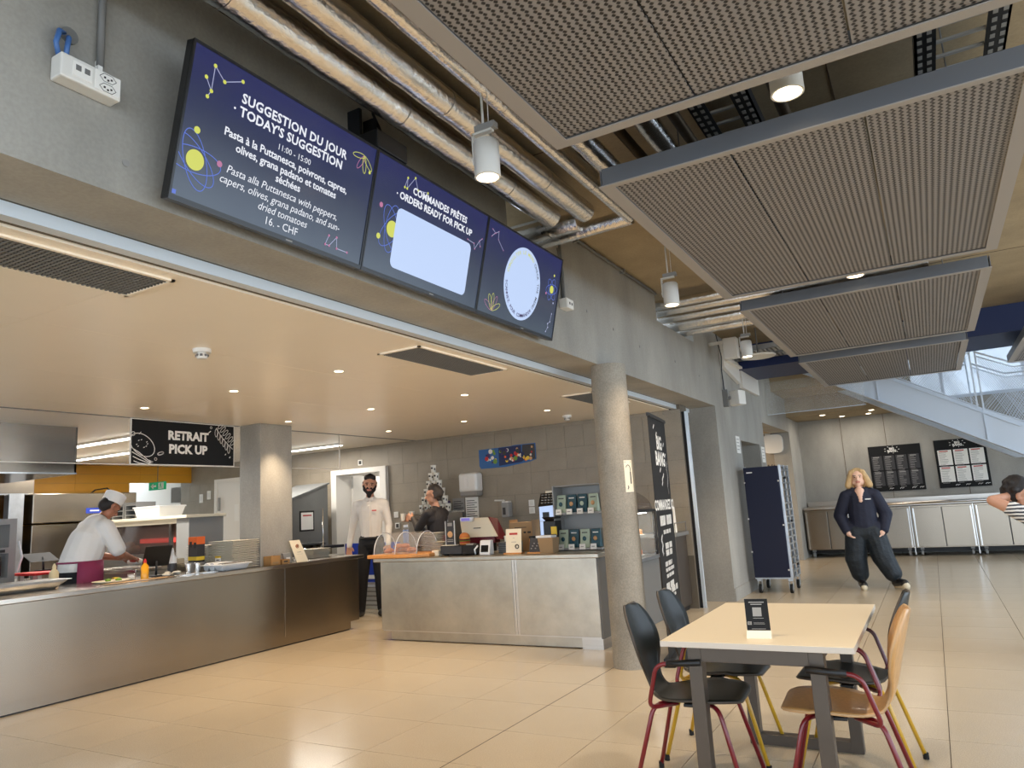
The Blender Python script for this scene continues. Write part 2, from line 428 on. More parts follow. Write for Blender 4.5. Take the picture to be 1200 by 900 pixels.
# air grilles
for k, (y0, y1) in enumerate(((.9,2.08),(3.95,5.16),(6.9,8.0))):
    g = thing('air_grille', ('ceiling air grille nearest the socket box, at the left edge','ceiling air grille between the menu screens and the till counter','ceiling air grille partly behind the round column')[k], 'vent', (-3.1,(y0+y1)/2,2.488), group='ceiling air grilles')
    x0, x1 = -3.285, -2.915
    ob('frame', MB().box(x0,x1,y0,y0+.02,2.478,2.488).box(x0,x1,y1-.02,y1,2.478,2.488).box(x0,x0+.02,y0,y1,2.478,2.488).box(x1-.02,x1,y0,y1,2.478,2.488), 'ceiling_paint', g)
    ob('backing', MB().box(x0+.02,x1-.02,y0+.02,y1-.02,2.4855,2.488), 'black_matte', g)
    sl = MB(); n = int((y1-y0-.04)/.022)
    for q in range(n): yy = y0+.024+q*.022; sl.box(x0+.02,x1-.02,yy,yy+.009,2.479,2.486)
    for q in range(14): xx = x0+.03+q*.0245; sl.box(xx,xx+.006,y0+.02,y1-.02,2.480,2.486)
    ob('lattice', sl, 'grey_mid', g)['kind'] = 'stuff'
# ================================================================== kitchen walls
wb = structure('wall_back', MB().box(-13, -8.62, 9.212, 9.5, 0, 2.6).box(-7.55, -2.70, 9.212, 9.5, 0, 2.545).box(-8.62,-7.55,9.212,9.5,2.13,2.6), 'grout', 'greige tiled wall behind the tills')
tw = {}
rows = [0.04+.3*k for k in range(9)]
random.seed(3)
for r, z in enumerate(rows):
    if z < .6: continue
    z1 = min(z+.297, 2.485); x = -12.9 + (.28 if r % 2 else 0)
    while x < -2.72:
        wd = .57 if (r+int(x*3)) % 3 else .285
        x1 = min(x+wd, -2.698)
        a, b = x, x1-.003
        segs = [(a,b)]
        if z < 2.12:
            segs = []
            for (p, q) in ((-99,-8.62),(-7.55,99)):
                l, h = max(a,p), min(b,q)
                if h-l > .03: segs.append((l,h))
        for (l, h) in segs:
            key = (round(h-l,3), round(z1-z,3))
            if key not in tw: tw[key] = ob('tile', MB().box(0,h-l,0,.012,0,z1-z), 'wall_tile', wb, local=True); o = tw[key]
            else: o = link_copy(tw[key], wb)
            o.location = (l, 9.2, z)
        x = x1
wy = structure('wall_yellow', MB().box(-12.6,-12.312,-2,7.95,0,2.6).box(-12.6,-12.312,7.95,9.3,2.24,2.6), 'grout', 'ochre tiled kitchen wall behind the cook')
y0_ = None
for r in range(8):
    z = 1.29+.15*r
    for q in range(9):
        ya = 2.4+1.15*q-(.0); yb = ya+1.147
        if z < 2.19: yb = min(yb, 7.95)
        yb = min(yb, 9.2)
        if yb-ya < .1: continue
        ob('tile', MB().box(-12.312,-12.30,ya,yb,z,z+.147), 'yellow_tile', wy)
structure('wall_far_kitchen', MB().box(-14.6,-14.5,7.5,9.6,0,2.6).box(-14.6,-12.6,9.2,9.4,0,2.6).box(-14.6,-12.6,7.6,7.9,0,2.6), 'white_paint', 'pale corridor wall seen through the kitchen doorway')
# doors
d1 = thing('door_1', 'white kitchen door at the grey tiled wall beside the square column', None, (-11.2,9.19,0), kind='structure')
ob('door_leaf', MB().box(-11.5,-10.75,9.165,9.185,0,2.14), 'white_paint', d1, bev=.004)
ob('door_frame', MB().box(-11.58,-11.5,9.15,9.2,0,2.2).box(-10.75,-10.67,9.15,9.2,0,2.2).box(-11.5,-10.75,9.15,9.2,2.14,2.2), 'white_paint', d1)
ob('door_pull', MB().box(-11.44,-11.42,9.12,9.165,1.62,1.86), 'grey_plastic', d1)
ob('notice_sheet', MB().box(-11.04,-10.92,9.16,9.165,1.42,1.72), 'card_white', d1)
d2 = thing('door_2', 'white door frame to the scullery behind the bearded man', None, (-8.1,9.2,0), kind='structure')
ob('door_frame', MB().box(-8.66,-8.55,9.13,9.5,0,2.14).box(-7.62,-7.5,9.13,9.5,0,2.14).box(-8.55,-7.62,9.13,9.5,2.06,2.14), 'white_paint', d2)
ob('open_leaf', MB().box(-8.55,-8.51,9.5,10.3,0,2.05), 'white_paint', d2, bev=.004)
structure('wall_scullery', MB().box(-9.6,-6.4,10.9,11.0,0,2.6).box(-6.6,-6.4,9.5,11,0,2.6).box(-9.7,-9.5,9.5,11,0,2.6).box(-9.7,-6.4,9.5,11,2.5,2.6), 'white_paint', 'white tiled scullery behind the doorway')
d3 = thing('door_3', 'pale door seen through the kitchen doorway behind the exit sign', None, (-14.4,8.5,0), kind='structure')
ob('door_leaf', MB().box(-14.5,-14.46,7.98,8.85,0,2.2), 'card_white', d3)
ob('door_frame', MB().box(-14.5,-14.44,7.9,7.98,0,2.27).box(-14.5,-14.44,8.85,8.93,0,2.27).box(-14.5,-14.44,7.98,8.85,2.2,2.27), 'white_paint', d3)
for k in range(3): ob('notice_sheet', MB().box(-14.46,-14.455,8.05+.27*k,8.27+.27*k,1.62,1.92), ('print_grey','card_white','print_grey')[k], d3)
# ================================================================== hall ceiling, beam and far end
ch = structure('ceiling', MB().box(XB,6.5,-4,6.5,3.62,3.9).box(XB,2.7,6.5,11.4,3.62,3.9), 'concrete_slab', 'raw concrete slab ceiling over the hall')
jn = MB()
for y in (1.1,4.0,5.35,8.6): jn.box(-2.4,6,y,y+.006,3.617,3.62)
for x in (-.2,1.35): jn.box(x,x+.006,-6,11.4,3.617,3.62)
ob('board_joint', jn, 'joint', ch)['kind'] = 'stuff'
structure('trim_4', MB().box(XF,9,11.4,12.7,3.25,3.9), 'navy', 'dark navy beam across the end of the hall ceiling')
structure('wall_end', MB().box(-2.9,9,17.0,17.3,0,3.0).box(-2.9,-.2,17.0,17.3,3.0,4.4), 'concrete', 'concrete end wall with menu boards')
jn = MB()
for x in (-1.55,-.72,.62): jn.box(x,x+.008,16.994,17.0,0,2.85)
ob('panel_joint', jn, 'joint', bpy.data.objects['wall_end'])
gs = structure('ceiling_gallery', MB().box(-2.4,-.1,15.6,17.0,2.84,3.3).box(-2.4,-.1,14.2,15.6,3.22,3.5), 'concrete_slab', 'gallery soffit with small downlights at the end wall')
structure('trim_5', MB().box(-2.4,9,16.9,17.3,4.4,4.5).box(-2.4,9,16.9,17.3,5.9,6.0), 'stair_white', 'white gallery edge beams')
# tall windows of the stairwell
win = thing('window_1', 'tall stairwell glazing with pale mullions above the end wall', None, (1,17.1,3), kind='structure')
mu = MB()
for k in range(9): mu.box(-2.4+1.4*k,-2.34+1.4*k,17.05,17.12,3.0,6.0)
mu.box(-2.4,9,17.05,17.12,3.0,3.07).box(-2.4,9,17.05,17.12,4.5,4.56)
ob('window_frame', mu, 'stair_white', win)
for k in range(8): ob('pane', MB().box(-2.34+1.4*k,-1.0+1.4*k,17.08,17.09,3.07,5.95), 'glass_facade', win)
structure('ceiling_stairwell', MB().box(-2.9,9,12.7,17.3,6.0,6.2), 'white_paint', 'high pale ceiling of the stairwell')
structure('wall_upper', MB().box(-2.9,9,12.6,12.7,3.9,6.1).box(-2.9,-2.74,12.7,17.3,4.6,6.1), 'white_paint', 'white upper wall of the stairwell')
# small lamps under the gallery
for k, (x, y, z) in enumerate(((-1.75,15.9,2.838),(-.85,15.9,2.838),(-1.45,16.6,2.838),(-.95,16.6,2.838))):
    g = thing('recessed_downlight', ('left front','right front','left rear','right rear')[k]+' small downlight in the gallery soffit by the end wall', 'downlight', (x,y,z), group='gallery downlights')
    ob('ring', MB().lathe([(.05,-.004),(.068,-.004),(.068,0),(.05,0)], (0,0), 20), 'white_plastic', g, local=True)
    ob('bulb', MB().cyl((0,0),.05,-.003,-.001,20), 'lamp_small', g, local=True)
lamp('gallery_light','AREA',(-1.2,16.2,2.8),9,NEUT,(1.6,.6))
lamp('corridor_light','AREA',(-3.6,14.3,2.5),22,WARM,(.9,.9))
lamp('scullery_light','AREA',(-8.1,10.3,2.46),9,(1,.97,.92),(1,.5))
lamp('far_kitchen_light','AREA',(-13.5,8.5,2.5),1.2,(1,.95,.88),(.8,.8))
# ================================================================== columns
rc = thing('round_column', 'round concrete column standing in front of the till counter', 'column', (-2.37,6.0,0))
ob('shaft', MB().lathe([(.0001,0),(.155,0),(.155,2.55),(.0001,2.55)],(-2.37,6.0),48), 'concrete_fine', rc, smooth=True, auto=50)
sheet = MB(); n = 8; R = .1575
for (nm, a0, a1, z0, z1, mt, off) in (('notice',-.75,-.17,1.43,1.70,'card_cream',0),):
    P = [[(-2.37+R*math.cos(a0+(a1-a0)*i/n), 6.0+R*math.sin(a0+(a1-a0)*i/n), z) for z in (z0,z1)] for i in range(n+1)]
    ob(nm, MB().grid(P), mt, rc)
def on_col(a, z, r=.1585): return (-2.37+r*math.cos(a), 6.0+r*math.sin(a), z)
ob('notice_print', MB().tube([on_col(-.50+.16*math.cos(t/8*PI-.6), 1.615+.045*math.sin(t/8*PI-.6)) for t in range(9)], .003, 5).tube([on_col(-.36,1.60),on_col(-.36,1.50)], .006, 4).tube([on_col(-.62,1.455),on_col(-.55,1.47),on_col(-.58,1.485)], .004, 4).tube([on_col(-.7,1.685),on_col(-.25,1.685)], .002, 4), 'print_dark', rc)
sc = thing('square_column', 'square concrete column behind the pick up counter', 'column', (-6.77,6.07,0))
ob('shaft', MB().box(-6.94,-6.60,5.83,6.31,0,2.488), 'concrete', sc, bev=.008)
# ================================================================== glass smoke curtain with its rail
gc = thing('glass_screen', 'clear glass screen hanging from the ceiling over the counter', 'glass screen', (-6.95,4.5,2.488))
for k, (a, b) in enumerate(((.6,2.5),(2.505,4.46),(5.76,7.5))):
    ob('pane', MB().box(-6.956,-6.948,a,b,2.015,2.488), 'glass_smoke', gc)
ob('edge_strip', MB().box(-6.957,-6.947,.6,7.5,2.008,2.015), 'white_paint', gc)
ob('head_rail', MB().box(-6.965,-6.94,.6,5.83,2.482,2.488).box(-6.965,-6.94,6.31,9.2,2.482,2.488), 'grey_mid', gc)
ob('end_post', MB().box(-6.958,-6.946,7.495,7.51,2.0,2.488), 'white_paint', gc)
# ================================================================== menu screens on the beam
UP = Vector((.14,0,.60)).normalized()
TVW, TVH = 1.052, .612
def tv(k, y0, label):
    t = frame('television', label, 'screen', (-2.30, y0, 2.555), (0,1,0), UP, 'menu screens on the beam')
    ob('housing', MB().box(.002,TVW-.002,0,TVH,-.045,-.004), 'tv_black', t, local=True, bev=.004)
    b = .011
    ob('bezel', MB().box(.002,TVW-.002,0,.020,-.004,.004).box(.002,TVW-.002,TVH-b,TVH,-.004,.004).box(.002,b,.02,TVH-b,-.004,.004).box(TVW-b,TVW-.002,.02,TVH-b,-.004,.004), 'tv_black', t, local=True)
    ob('display', MB().box(b,TVW-b,.02,TVH-b,-.004,.0), 'screen', t, local=True)
    ob('wall_bracket', MB().box(.3,.75,.1,.5,-.06,-.045).hexa([(.35,.42,-.20),(.7,.42,-.20),(.7,.42,-.05),(.35,.42,-.05)],[(.35,.48,-.20),(.7,.48,-.20),(.7,.48,-.05),(.35,.48,-.05)]), 'black', t, local=True)
    ob('maker_mark', MB().box(TVW*.54,TVW*.575,.006,.012,.004,.0045), 'print_grey', t, local=True)
    return t
def disc(mb, u, v, r, n=16, h=.0012): mb.poly([(u+r*math.cos(2*PI*i/n), v+r*math.sin(2*PI*i/n), h) for i in range(n)])
def stroke(mb, pts, wd, h=.001, closed=False):
    P = [Vector((p[0],p[1],0)) for p in pts]; L = len(P)
    for i in range(L if closed else L-1):
        a, b = P[i], P[(i+1)%L]; d = (b-a)
        if d.length < 1e-6: continue
        d.normalize(); n = Vector((-d.y,d.x,0))*wd/2; e = d*wd*.3
        mb.quad(*[(q.x,q.y,h) for q in (a-e-n, b+e-n, b+e+n, a-e+n)])
def ellip(u, v, a, b, rot, n=36): return [(u+a*math.cos(t)*math.cos(rot)-b*math.sin(t)*math.sin(rot), v+a*math.cos(t)*math.sin(rot)+b*math.sin(t)*math.cos(rot)) for t in [2*PI*i/n for i in range(n)]]
def atom(t, u, v, s, clip=None, rots=(.35,-.75,1.75), dots=((.0,1.1),(1.0,.1))):
    m = MB()
    for r in rots:
        pts = ellip(u,v,s,s*.42,r)
        if clip:
            for i in range(len(pts)):
                q = (pts[i], pts[(i+1)%len(pts)])
                if all(clip[0] < p[0] < clip[1] and clip[2] < p[1] < clip[3] for p in q): stroke(m, q, .0035)
        else: stroke(m, pts, .0035, closed=True)
    ob('atom_orbit', m, 'scr_blue', t, local=True)
    m = MB(); disc(m, u, v, s*.34, 24, .0016); ob('atom_core', m, 'scr_yellow', t, local=True); m = MB(); disc(m, u+dots[0][0]*s, v+dots[0][1]*s, s*.12, 12, .0016); ob('atom_dot', m, 'scr_yellow', t, local=True)
    m = MB(); disc(m, u+dots[1][0]*s, v+dots[1][1]*s, s*.11, 12, .0016); ob('atom_dot', m, 'scr_pink', t, local=True)
def star_line(t, pts, col, dot=.008):
    m = MB(); stroke(m, pts, .003); ob('star_line', m, 'scr_line', t, local=True)
    m = MB()
    for p in pts: disc(m, p[0], p[1], dot, 12, .0016)
    ob('star_dot', m, col, t, local=True)
def petals(t, u, v, s, angs, cols):
    for a, c in zip(angs, cols):
        m = MB(); stroke(m, ellip(u+.5*s*math.cos(a), v+.5*s*math.sin(a), s*.55, s*.16, a, 20), .003, closed=True); ob('petal', m, c, t, local=True)
Y0 = 1.60
t1 = tv(0, Y0, "large menu screen on the beam showing today's pasta suggestion")
star_line(t1, [(.075,.497),(.105,.455),(.105,.555),(.155,.515),(.235,.555)], 'scr_yellow'); star_line(t1, [(.105,.455),(.092,.428)], 'scr_yellow')
atom(t1, .085, .175, .115, (.013,.3,.022,.32), (.05,-.7,1.95), ((-.1,.98),(.92,.22)))
petals(t1, .965,.535,.075,(3.3,4.2,4.9,5.6), ('scr_yellow','scr_pink','scr_yellow','scr_yellow')); m = MB(); disc(m,1.015,.475,.008); ob('star_dot', m, 'scr_yellow', t1, local=True)
star_line(t1, [(.80,.055),(.815,.10)], 'scr_pink', .006); star_line(t1, [(.80,.055),(.825,.055),(.865,.105),(.875,.055),(.945,.055)], 'scr_pink', .006)
text('heading','SUGGESTION DU JOUR',.055,'scr_text',t1,.545,.492,bold=.0014,sp=1.06); text('heading',"· TODAY'S SUGGESTION",.055,'scr_text',t1,.52,.437,bold=.0014,sp=1.03)
text('hours','11:00 - 15:00',.036,'scr_text',t1,.545,.378)
for s_, y_ in (('Pasta à la Puttanesca, poivrons, capres,',.335),('olives, grana padano et tomates',.290),('séchées',.246)): text('french_text',s_,.046,'scr_text',t1,.535,y_,bold=.0008,sp=.97)
for s_, y_ in (('Pasta alla Puttanesca with peppers,',.195),('capers, olives, grana padano, and sun-',.150),('dried tomatoes',.105)): text('english_text',s_,.046,'scr_text',t1,.535,y_,shear=.22,sp=.97)
text('price','16. - CHF',.047,'scr_text',t1,.535,.056)
m = MB().box(.014,.030,.024,.040,.0005,.0012); ob('corner_icon', m, 'scr_blue', t1, local=True)
t2 = tv(1, Y0+TVW, 'middle screen headed orders ready for pick up with blank pale panel')
star_line(t2, [(.235,.50),(.25,.555),(.255,.50),(.31,.575),(.345,.52),(.43,.535)], 'scr_yellow', .007)
atom(t2, .185,.26,.125,None,(.9,2.1,1.5),((-.75,-.5),(-.85,.75)))
text('heading','COMMANDES PRÊTES',.052,'scr_text',t2,.565,.505,bold=.0016,sp=1.04); text('heading','· ORDERS READY FOR PICK UP',.052,'scr_text',t2,.535,.448,bold=.0016,sp=1.0)
rr = []
x0,x1,y0,y1,r = .205,.905,.07,.385,.035
for cx,cy,a0 in ((x1-r,y1-r,0),(x0+r,y1-r,PI/2),(x0+r,y0+r,PI),(x1-r,y0+r,1.5*PI)):
    rr += [(cx+r*math.cos(a0+PI/2*i/5), cy+r*math.sin(a0+PI/2*i/5), .0022) for i in range(6)]
ob('blank_panel', MB().poly(rr), 'scr_white', t2, local=True)
star_line(t2, [(.86,.405),(.93,.40),(.945,.37),(.985,.43),(1.0,.40)], 'scr_pink', .005); star_line(t2, [(.985,.43),(1.01,.45)], 'scr_pink', .005)
t3 = tv(2, Y0+2*TVW, 'screen nearest the round column showing a white circle')
R3 = .245; cu, cv = .515, .30
m = MB(); disc(m, cu, cv, R3, 48, .0016); ob('white_disc', m, 'scr_white', t3, local=True)
def ring(t, s_, a0, da, col, r=.205, sz=.034):
    for i, c in enumerate(s_):
        if c == ' ': continue
        a = a0+da*i; o = text('ring_letter', c, sz, col, t, cu+r*math.cos(a), cv+r*math.sin(a), .0026, bold=.0006); o.rotation_euler = (0,0,a-PI/2 if da < 0 else a+PI/2)
ring(t3, 'CONSULTER LE MENU', PI*.93, -.115, 'scr_yellow', .212); ring(t3, 'CHECK THE MENU', PI*.28, -.115, 'print_dark', .212); ring(t3, 'SCANNEZ POUR COMMANDER', PI*1.04, .105, 'violet', .214)
star_line(t3, [(.06,.50),(.09,.525)], 'scr_pink', .004); star_line(t3, [(.06,.545),(.10,.53),(.135,.55),(.14,.50),(.215,.45)], 'scr_pink', .004)
petals(t3, .175,.055,.10,(.5,1.1,1.6,2.1,2.7), ('scr_yellow','scr_pink','scr_yellow','scr_yellow','scr_pink'))
atom(t3, .935,.36,.085,None,(.2,1.2,2.3),((.15,1.25),(-.9,-.5))); star_line(t3, [(.93,.05),(.955,.085),(.945,.11),(.975,.13),(.985,.19)], 'scr_line', .006)
star_line(t3, [(.985,.27),(.985,.2701)], 'scr_line', .007)
# media box above the screens
mbx = thing('media_player', 'small black media box above the joint of two menu screens', 'box', (-2.24,2.64,3.10))
ob('case', MB().box(-2.32,-2.17,2.66,2.90,3.17,3.27), 'black', mbx, bev=.006); ob('bracket', MB().box(-2.40,-2.32,2.70,2.72,3.2,3.45).box(-2.40,-2.32,2.82,2.84,3.2,3.45), 'dark_metal', mbx)
ob('cable', MB().tube([(-2.3,2.86,3.27),(-2.33,2.90,3.38),(-2.36,2.86,3.5),(-2.36,2.84,3.6)],.008,6), 'black', mbx)
# ================================================================== sockets on the beam
sb = thing('socket_box', 'white surface socket box with blue cables at upper left', 'socket', (-2.4,1.33,2.91))
ob('case', MB().box(-2.40,-2.335,1.225,1.435,2.868,2.955), 'white_plastic', sb, bev=.006)
fc = ob('faceplate', MB().box(-2.335,-2.331,1.262,1.33,2.885,2.94).box(-2.335,-2.331,1.338,1.43,2.875,2.95), 'card_white', sb, bev=.002)
ob('data_port', MB().box(-2.331,-2.3295,1.272,1.290,2.908,2.928).box(-2.331,-2.3295,1.302,1.320,2.908,2.928), 'grey_mid', fc)
so = MB()
for z in (2.893,2.930):
    for dy, dz in ((-.012,0),(.012,0),(0,-.006)): so.cbox((-2.330,1.384+dy,z+dz),(.003,.006,.006))
    so.tube([(-2.3305,1.384+.030*math.cos(2*PI*i/6),z+.017*math.sin(2*PI*i/6)) for i in range(6)],.0012,4,closed=True)
ob('socket_hole', so, 'print_dark', fc)
ob('cable', MB().tube([(-2.385,1.245,2.955),(-2.372,1.225,3.0),(-2.372,1.235,3.05),(-2.40,1.265,3.068)],.009,8), 'blue_cable', sb, smooth=True); ob('cable', MB().tube([(-2.385,1.265,2.955),(-2.372,1.262,3.0),(-2.375,1.268,3.04),(-2.40,1.28,3.06)],.009,8), 'blue_cable', sb, smooth=True)
ob('cable_hole', MB().tube([(-2.402,1.28,3.065),(-2.392,1.28,3.065)],.030,16), 'grey_mid', sb); ob('cable_clip', MB().box(-2.40,-2.38,1.375,1.392,2.955,3.02), 'card_white', sb)
ob('conduit', MB().tube([(-2.385,1.385,3.0),(-2.385,1.385,3.6)],.013,10), 'grey_mid', sb, smooth=True)
sb2 = thing('socket_box', 'small white socket box beside the end of the screen row', 'socket', (-2.4,5.22,2.94))
ob('case', MB().box(-2.40,-2.33,5.14,5.27,2.905,2.985), 'white_plastic', sb2, bev=.005); ob('faceplate', MB().box(-2.33,-2.327,5.16,5.26,2.915,2.975), 'card_white', sb2)
ob('port', MB().box(-2.327,-2.326,5.18,5.20,2.935,2.955).box(-2.327,-2.326,5.22,5.24,2.935,2.955), 'print_dark', sb2)
ob('conduit', MB().tube([(-2.385,5.2,2.98),(-2.385,5.2,3.56)],.013,8).tube([(-2.36,5.17,2.98),(-2.35,5.15,3.2),(-2.37,5.12,3.4)],.008,6), 'grey_mid', sb2)
cdt = thing('ceiling_conduit', 'steel conduit running along the top of the beam', 'conduit', (-2.37,5.0,3.6))
ob('tube', MB().tube([(-2.37,5.0,3.59),(-2.37,7.6,3.59)],.014,8), 'grey_mid', cdt, smooth=True); ob('clip', MB().box(-2.40,-2.35,5.5,5.53,3.57,3.61).box(-2.40,-2.35,6.6,6.63,3.57,3.61), 'galvanised', cdt)
# ================================================================== foil wrapped pipes under the slab
def wrapped(pts, r, label, mt='foil', rings=True):
    t = thing('insulated_pipe', label, 'pipe', pts[0], group='foil wrapped ceiling pipes')
    P = [Vector(p) for p in pts]; Q = []
    for a, b in zip(P[:-1], P[1:]):
        n = max(2, int((b-a).length/.08)); Q += [a.lerp(b, i/n) for i in range(n)]
    Q.append(P[-1]); random.seed(int(r*1000)+len(Q))
    rs = [r*(1+random.uniform(-.035,.035)) for _ in Q]
    ob('jacket', MB().tube(Q, rs, 16), mt, t, smooth=True, auto=60)
    if rings:
        d = (P[-1]-P[0]); n = max(1, int(d.length/1.1)); 
        for i in range(1, n+1):
            c = P[0]+d*(i/(n+.6)); ob('wire_band', MB().tube([c-d.normalized()*.006, c+d.normalized()*.006], r*1.045, 16, cap=False), 'foil', t, smooth=True)
    return t
wrapped([(-2.08,-1.5,3.36),(-2.08,4.42,3.36)], .078, 'thick foil pipe above the menu screens, next to the beam')
wrapped([(-1.86,-1.5,3.37),(-1.86,4.52,3.37)], .074, 'thick foil pipe second from the beam above the menu screens')
wrapped([(-1.63,-1.5,3.36),(-1.63,4.78,3.36)], .042, 'thin foil pipe along the edge of the mesh ceiling panel')
wrapped([(-2.6,4.62,3.36),(-1.95,4.62,3.36)], .070, 'short foil pipe entering the beam where the thick pipes end')
wrapped([(-2.6,4.86,3.37),(-1.62,4.80,3.37)], .058, 'crosswise foil pipe meeting the thin pipe by the last screen')
wrapped([(-2.28,-1.5,3.48),(-2.28,4.4,3.48)], .034, 'narrow dull pipe tucked against the beam', 'foil_dark', False)
wrapped([(-1.97,-1.5,3.47),(-1.97,4.4,3.47)], .022, 'dark conduit between the two thick pipes', 'foil_dark', False)
wrapped([(-1.74,-1.5,3.55),(-1.74,4.4,3.55)], .05, 'dull brown pipe high under the slab', 'concrete_slab', False)
wrapped([(-1.40,1.8,3.30),(-1.40,7.0,3.30)], .062, 'bright foil pipe seen in the gap at the panel corner')
wrapped([(-1.27,1.8,3.42),(-1.27,7.0,3.42)], .03, 'slim pipe right of the bright pipe in the panel gap', 'foil_dark', False)
wrapped([(-1.07,1.8,3.35),(-1.07,7.0,3.35)], .062, 'second bright foil pipe in the gap between mesh panels')
wrapped([(-.93,1.8,3.36),(-.93,7.0,3.36)], .03, 'slim dull pipe beside the black cable tray', 'foil_dark', False)
wrapped([(-.45,1.8,3.5),(-.45,7.0,3.5)], .035, 'dim foil pipe above the bright round ceiling lamp', 'foil_dark', False)
for (y, z, r, l) in ((7.78,3.50,.055,'first'),(7.98,3.47,.05,'second'),(8.20,3.44,.05,'third'),(8.49,3.42,.085,'thick fourth'),(8.78,3.38,.055,'fifth')):
    wrapped([(-2.7,y,z),(.25,y,z)], r, l+' of the five foil pipes passing through the beam notch')
# ================================================================== spotlights
def pendant(x, y, z, label):
    t = thing('pendant_spotlight', label, 'spotlight', (x,y,z), group='white pendant spotlights')
    ob('body', MB().lathe([(.052,0),(.062,.004),(.062,.175),(.055,.185),(.0001,.185)],(x,y),24), 'white_plastic', t, smooth=True, auto=40); b = t.children[0]
    b.data.transform(Matrix.Translation((0,0,z)))
    ob('lens', MB().cyl((x,y),.052,z+.004,z+.010,24), 'lamp_warm', t)
    ob('yoke', MB().box(x-.07,x-.062,y-.014,y+.014,z+.08,z+.235).box(x-.07,x+.04,y-.014,y+.014,z+.228,z+.240).tube([(x-.076,y,z+.11),(x-.06,y,z+.11)],.011,10), 'white_plastic', t)
    ob('adapter', MB().box(x-.05,x+.06,y-.02,y+.02,z+.24,z+.27).box(x-.02,x+.02,y-.02,y+.02,3.58,3.62), 'grey_plastic', t)
    ob('cord', MB().tube([(x-.01,y,z+.27),(x-.012,y,3.6)],.006,6).tube([(x+.02,y,z+.27),(x+.025,y,3.6)],.0025,5), 'card_white', t)
    lamp('spot_beam','SPOT',(x,y,z-.005),SPOT_W,WARM,.05,(0,0,0),110,.6,t)
pendant(-1.63,2.80,2.90,'white pendant spotlight hanging in front of the menu screens')
pendant(-1.64,5.67,2.90,'white pendant spotlight hanging beyond the round column')
pendant(-1.64,8.48,2.90,'farthest white pendant spotlight, by the blue beam')
for k, (x, y) in enumerate(((-.32,3.18),(-.32,6.43),(-.32,9.78))):
    t = thing('gap_downlight', ('bright round downlight in the gap between the two nearest mesh panels','round downlight above the third mesh panel edge','round downlight above the farthest mesh panel edge')[k], 'downlight', (x,y,3.04), group='downlights in the panel gaps')
    ob('housing', MB().lathe([(.06,3.06),(.07,3.06),(.07,3.22),(.0001,3.22)],(x,y),24), 'white_plastic', t, smooth=True, auto=40)
    ob('lens', MB().cyl((x,y),.06,3.062,3.068,24), 'lamp_warm', t); ob('stem', MB().tube([(x,y,3.2),(x,y,3.62)],.008,6), 'grey_mid', t)
    lamp('spot_beam','SPOT',(x,y,3.055),SPOT_W,NEUT,.06,(0,0,0),130,.6,t)
ap = thing('access_point', 'round white ceiling disc beside the second pendant spotlight', 'disc', (-1.5,6.2,3.59)); ob('disc', MB().lathe([(.0001,3.58),(.10,3.585),(.11,3.62)],(-1.45,6.25),24), 'white_plastic', ap, smooth=True, auto=40)
# ================================================================== mesh ceiling panels
def cpanel(x0, x1, y0, y1, label, n=3, z=3.0):
    t = thing('mesh_ceiling_panel', label, 'ceiling panel', ((x0+x1)/2,(y0+y1)/2,z), group='suspended mesh ceiling panels')
    wd = .075; h = .10
    fr = MB().box(x0,x1,y0,y0+wd*.55,z,z+.006).box(x0,x1,y1-wd*.8,y1,z,z+.006).box(x0,x0+wd,y0+wd*.55,y1-wd*.8,z,z+.006).box(x1-wd,x1,y0+wd*.55,y1-wd*.8,z,z+.006)
    ob('frame', fr, 'panel_frame', t)
    ob('side_rim', MB().box(x0+.02,x1-.02,y0+.004,y0+.010,z+.006,z+h).box(x0+.02,x1-.02,y1-.01,y1-.004,z+.006,z+h).box(x0+.004,x0+.01,y0+.02,y1-.02,z+.006,z+h).box(x1-.01,x1-.004,y0+.02,y1-.02,z+.006,z+h), 'panel_side', t)
    L = x1-x0-2*wd; cx = (x0+x1)/2; cy = (y0+y1)/2
    for i in range(n):
        a = x0+wd+L*i/n+(.004 if i else 0); b = x0+wd+L*(i+1)/n-(.004 if i < n-1 else 0)
        ob('mesh_sheet', MB().box(a,b,y0+wd*.55,y1-wd*.8,z+.012,z+.016), 'expanded_mesh', t)
    ob('hanger', MB().tube([(x0+.3,cy-.8,z+.02),(x0+.3,cy-.8,3.62)],.004,5).tube([(x1-.3,cy-.8,z+.02),(x1-.3,cy-.8,3.62)],.004,5).tube([(x0+.3,cy+.8,z+.02),(x0+.3,cy+.8,3.62)],.004,5).tube([(x1-.3,cy+.8,z+.02),(x1-.3,cy+.8,3.62)],.004,5), 'grey_mid', t)
cpanel(-1.32,.63,.19,2.93,'nearest mesh ceiling panel, cut by the top of the picture')
cpanel(-1.325,.635,3.44,6.19,'large mesh ceiling panel, second nearest')
cpanel(-1.32,.635,6.70,9.50,'third mesh ceiling panel, beyond the white spotlights')
cpanel(-1.315,.60,10.06,12.76,'farthest mesh ceiling panel, over the stair')
cpanel(1.17,3.1,10.06,12.6,'mesh ceiling panel at the right edge of the picture')
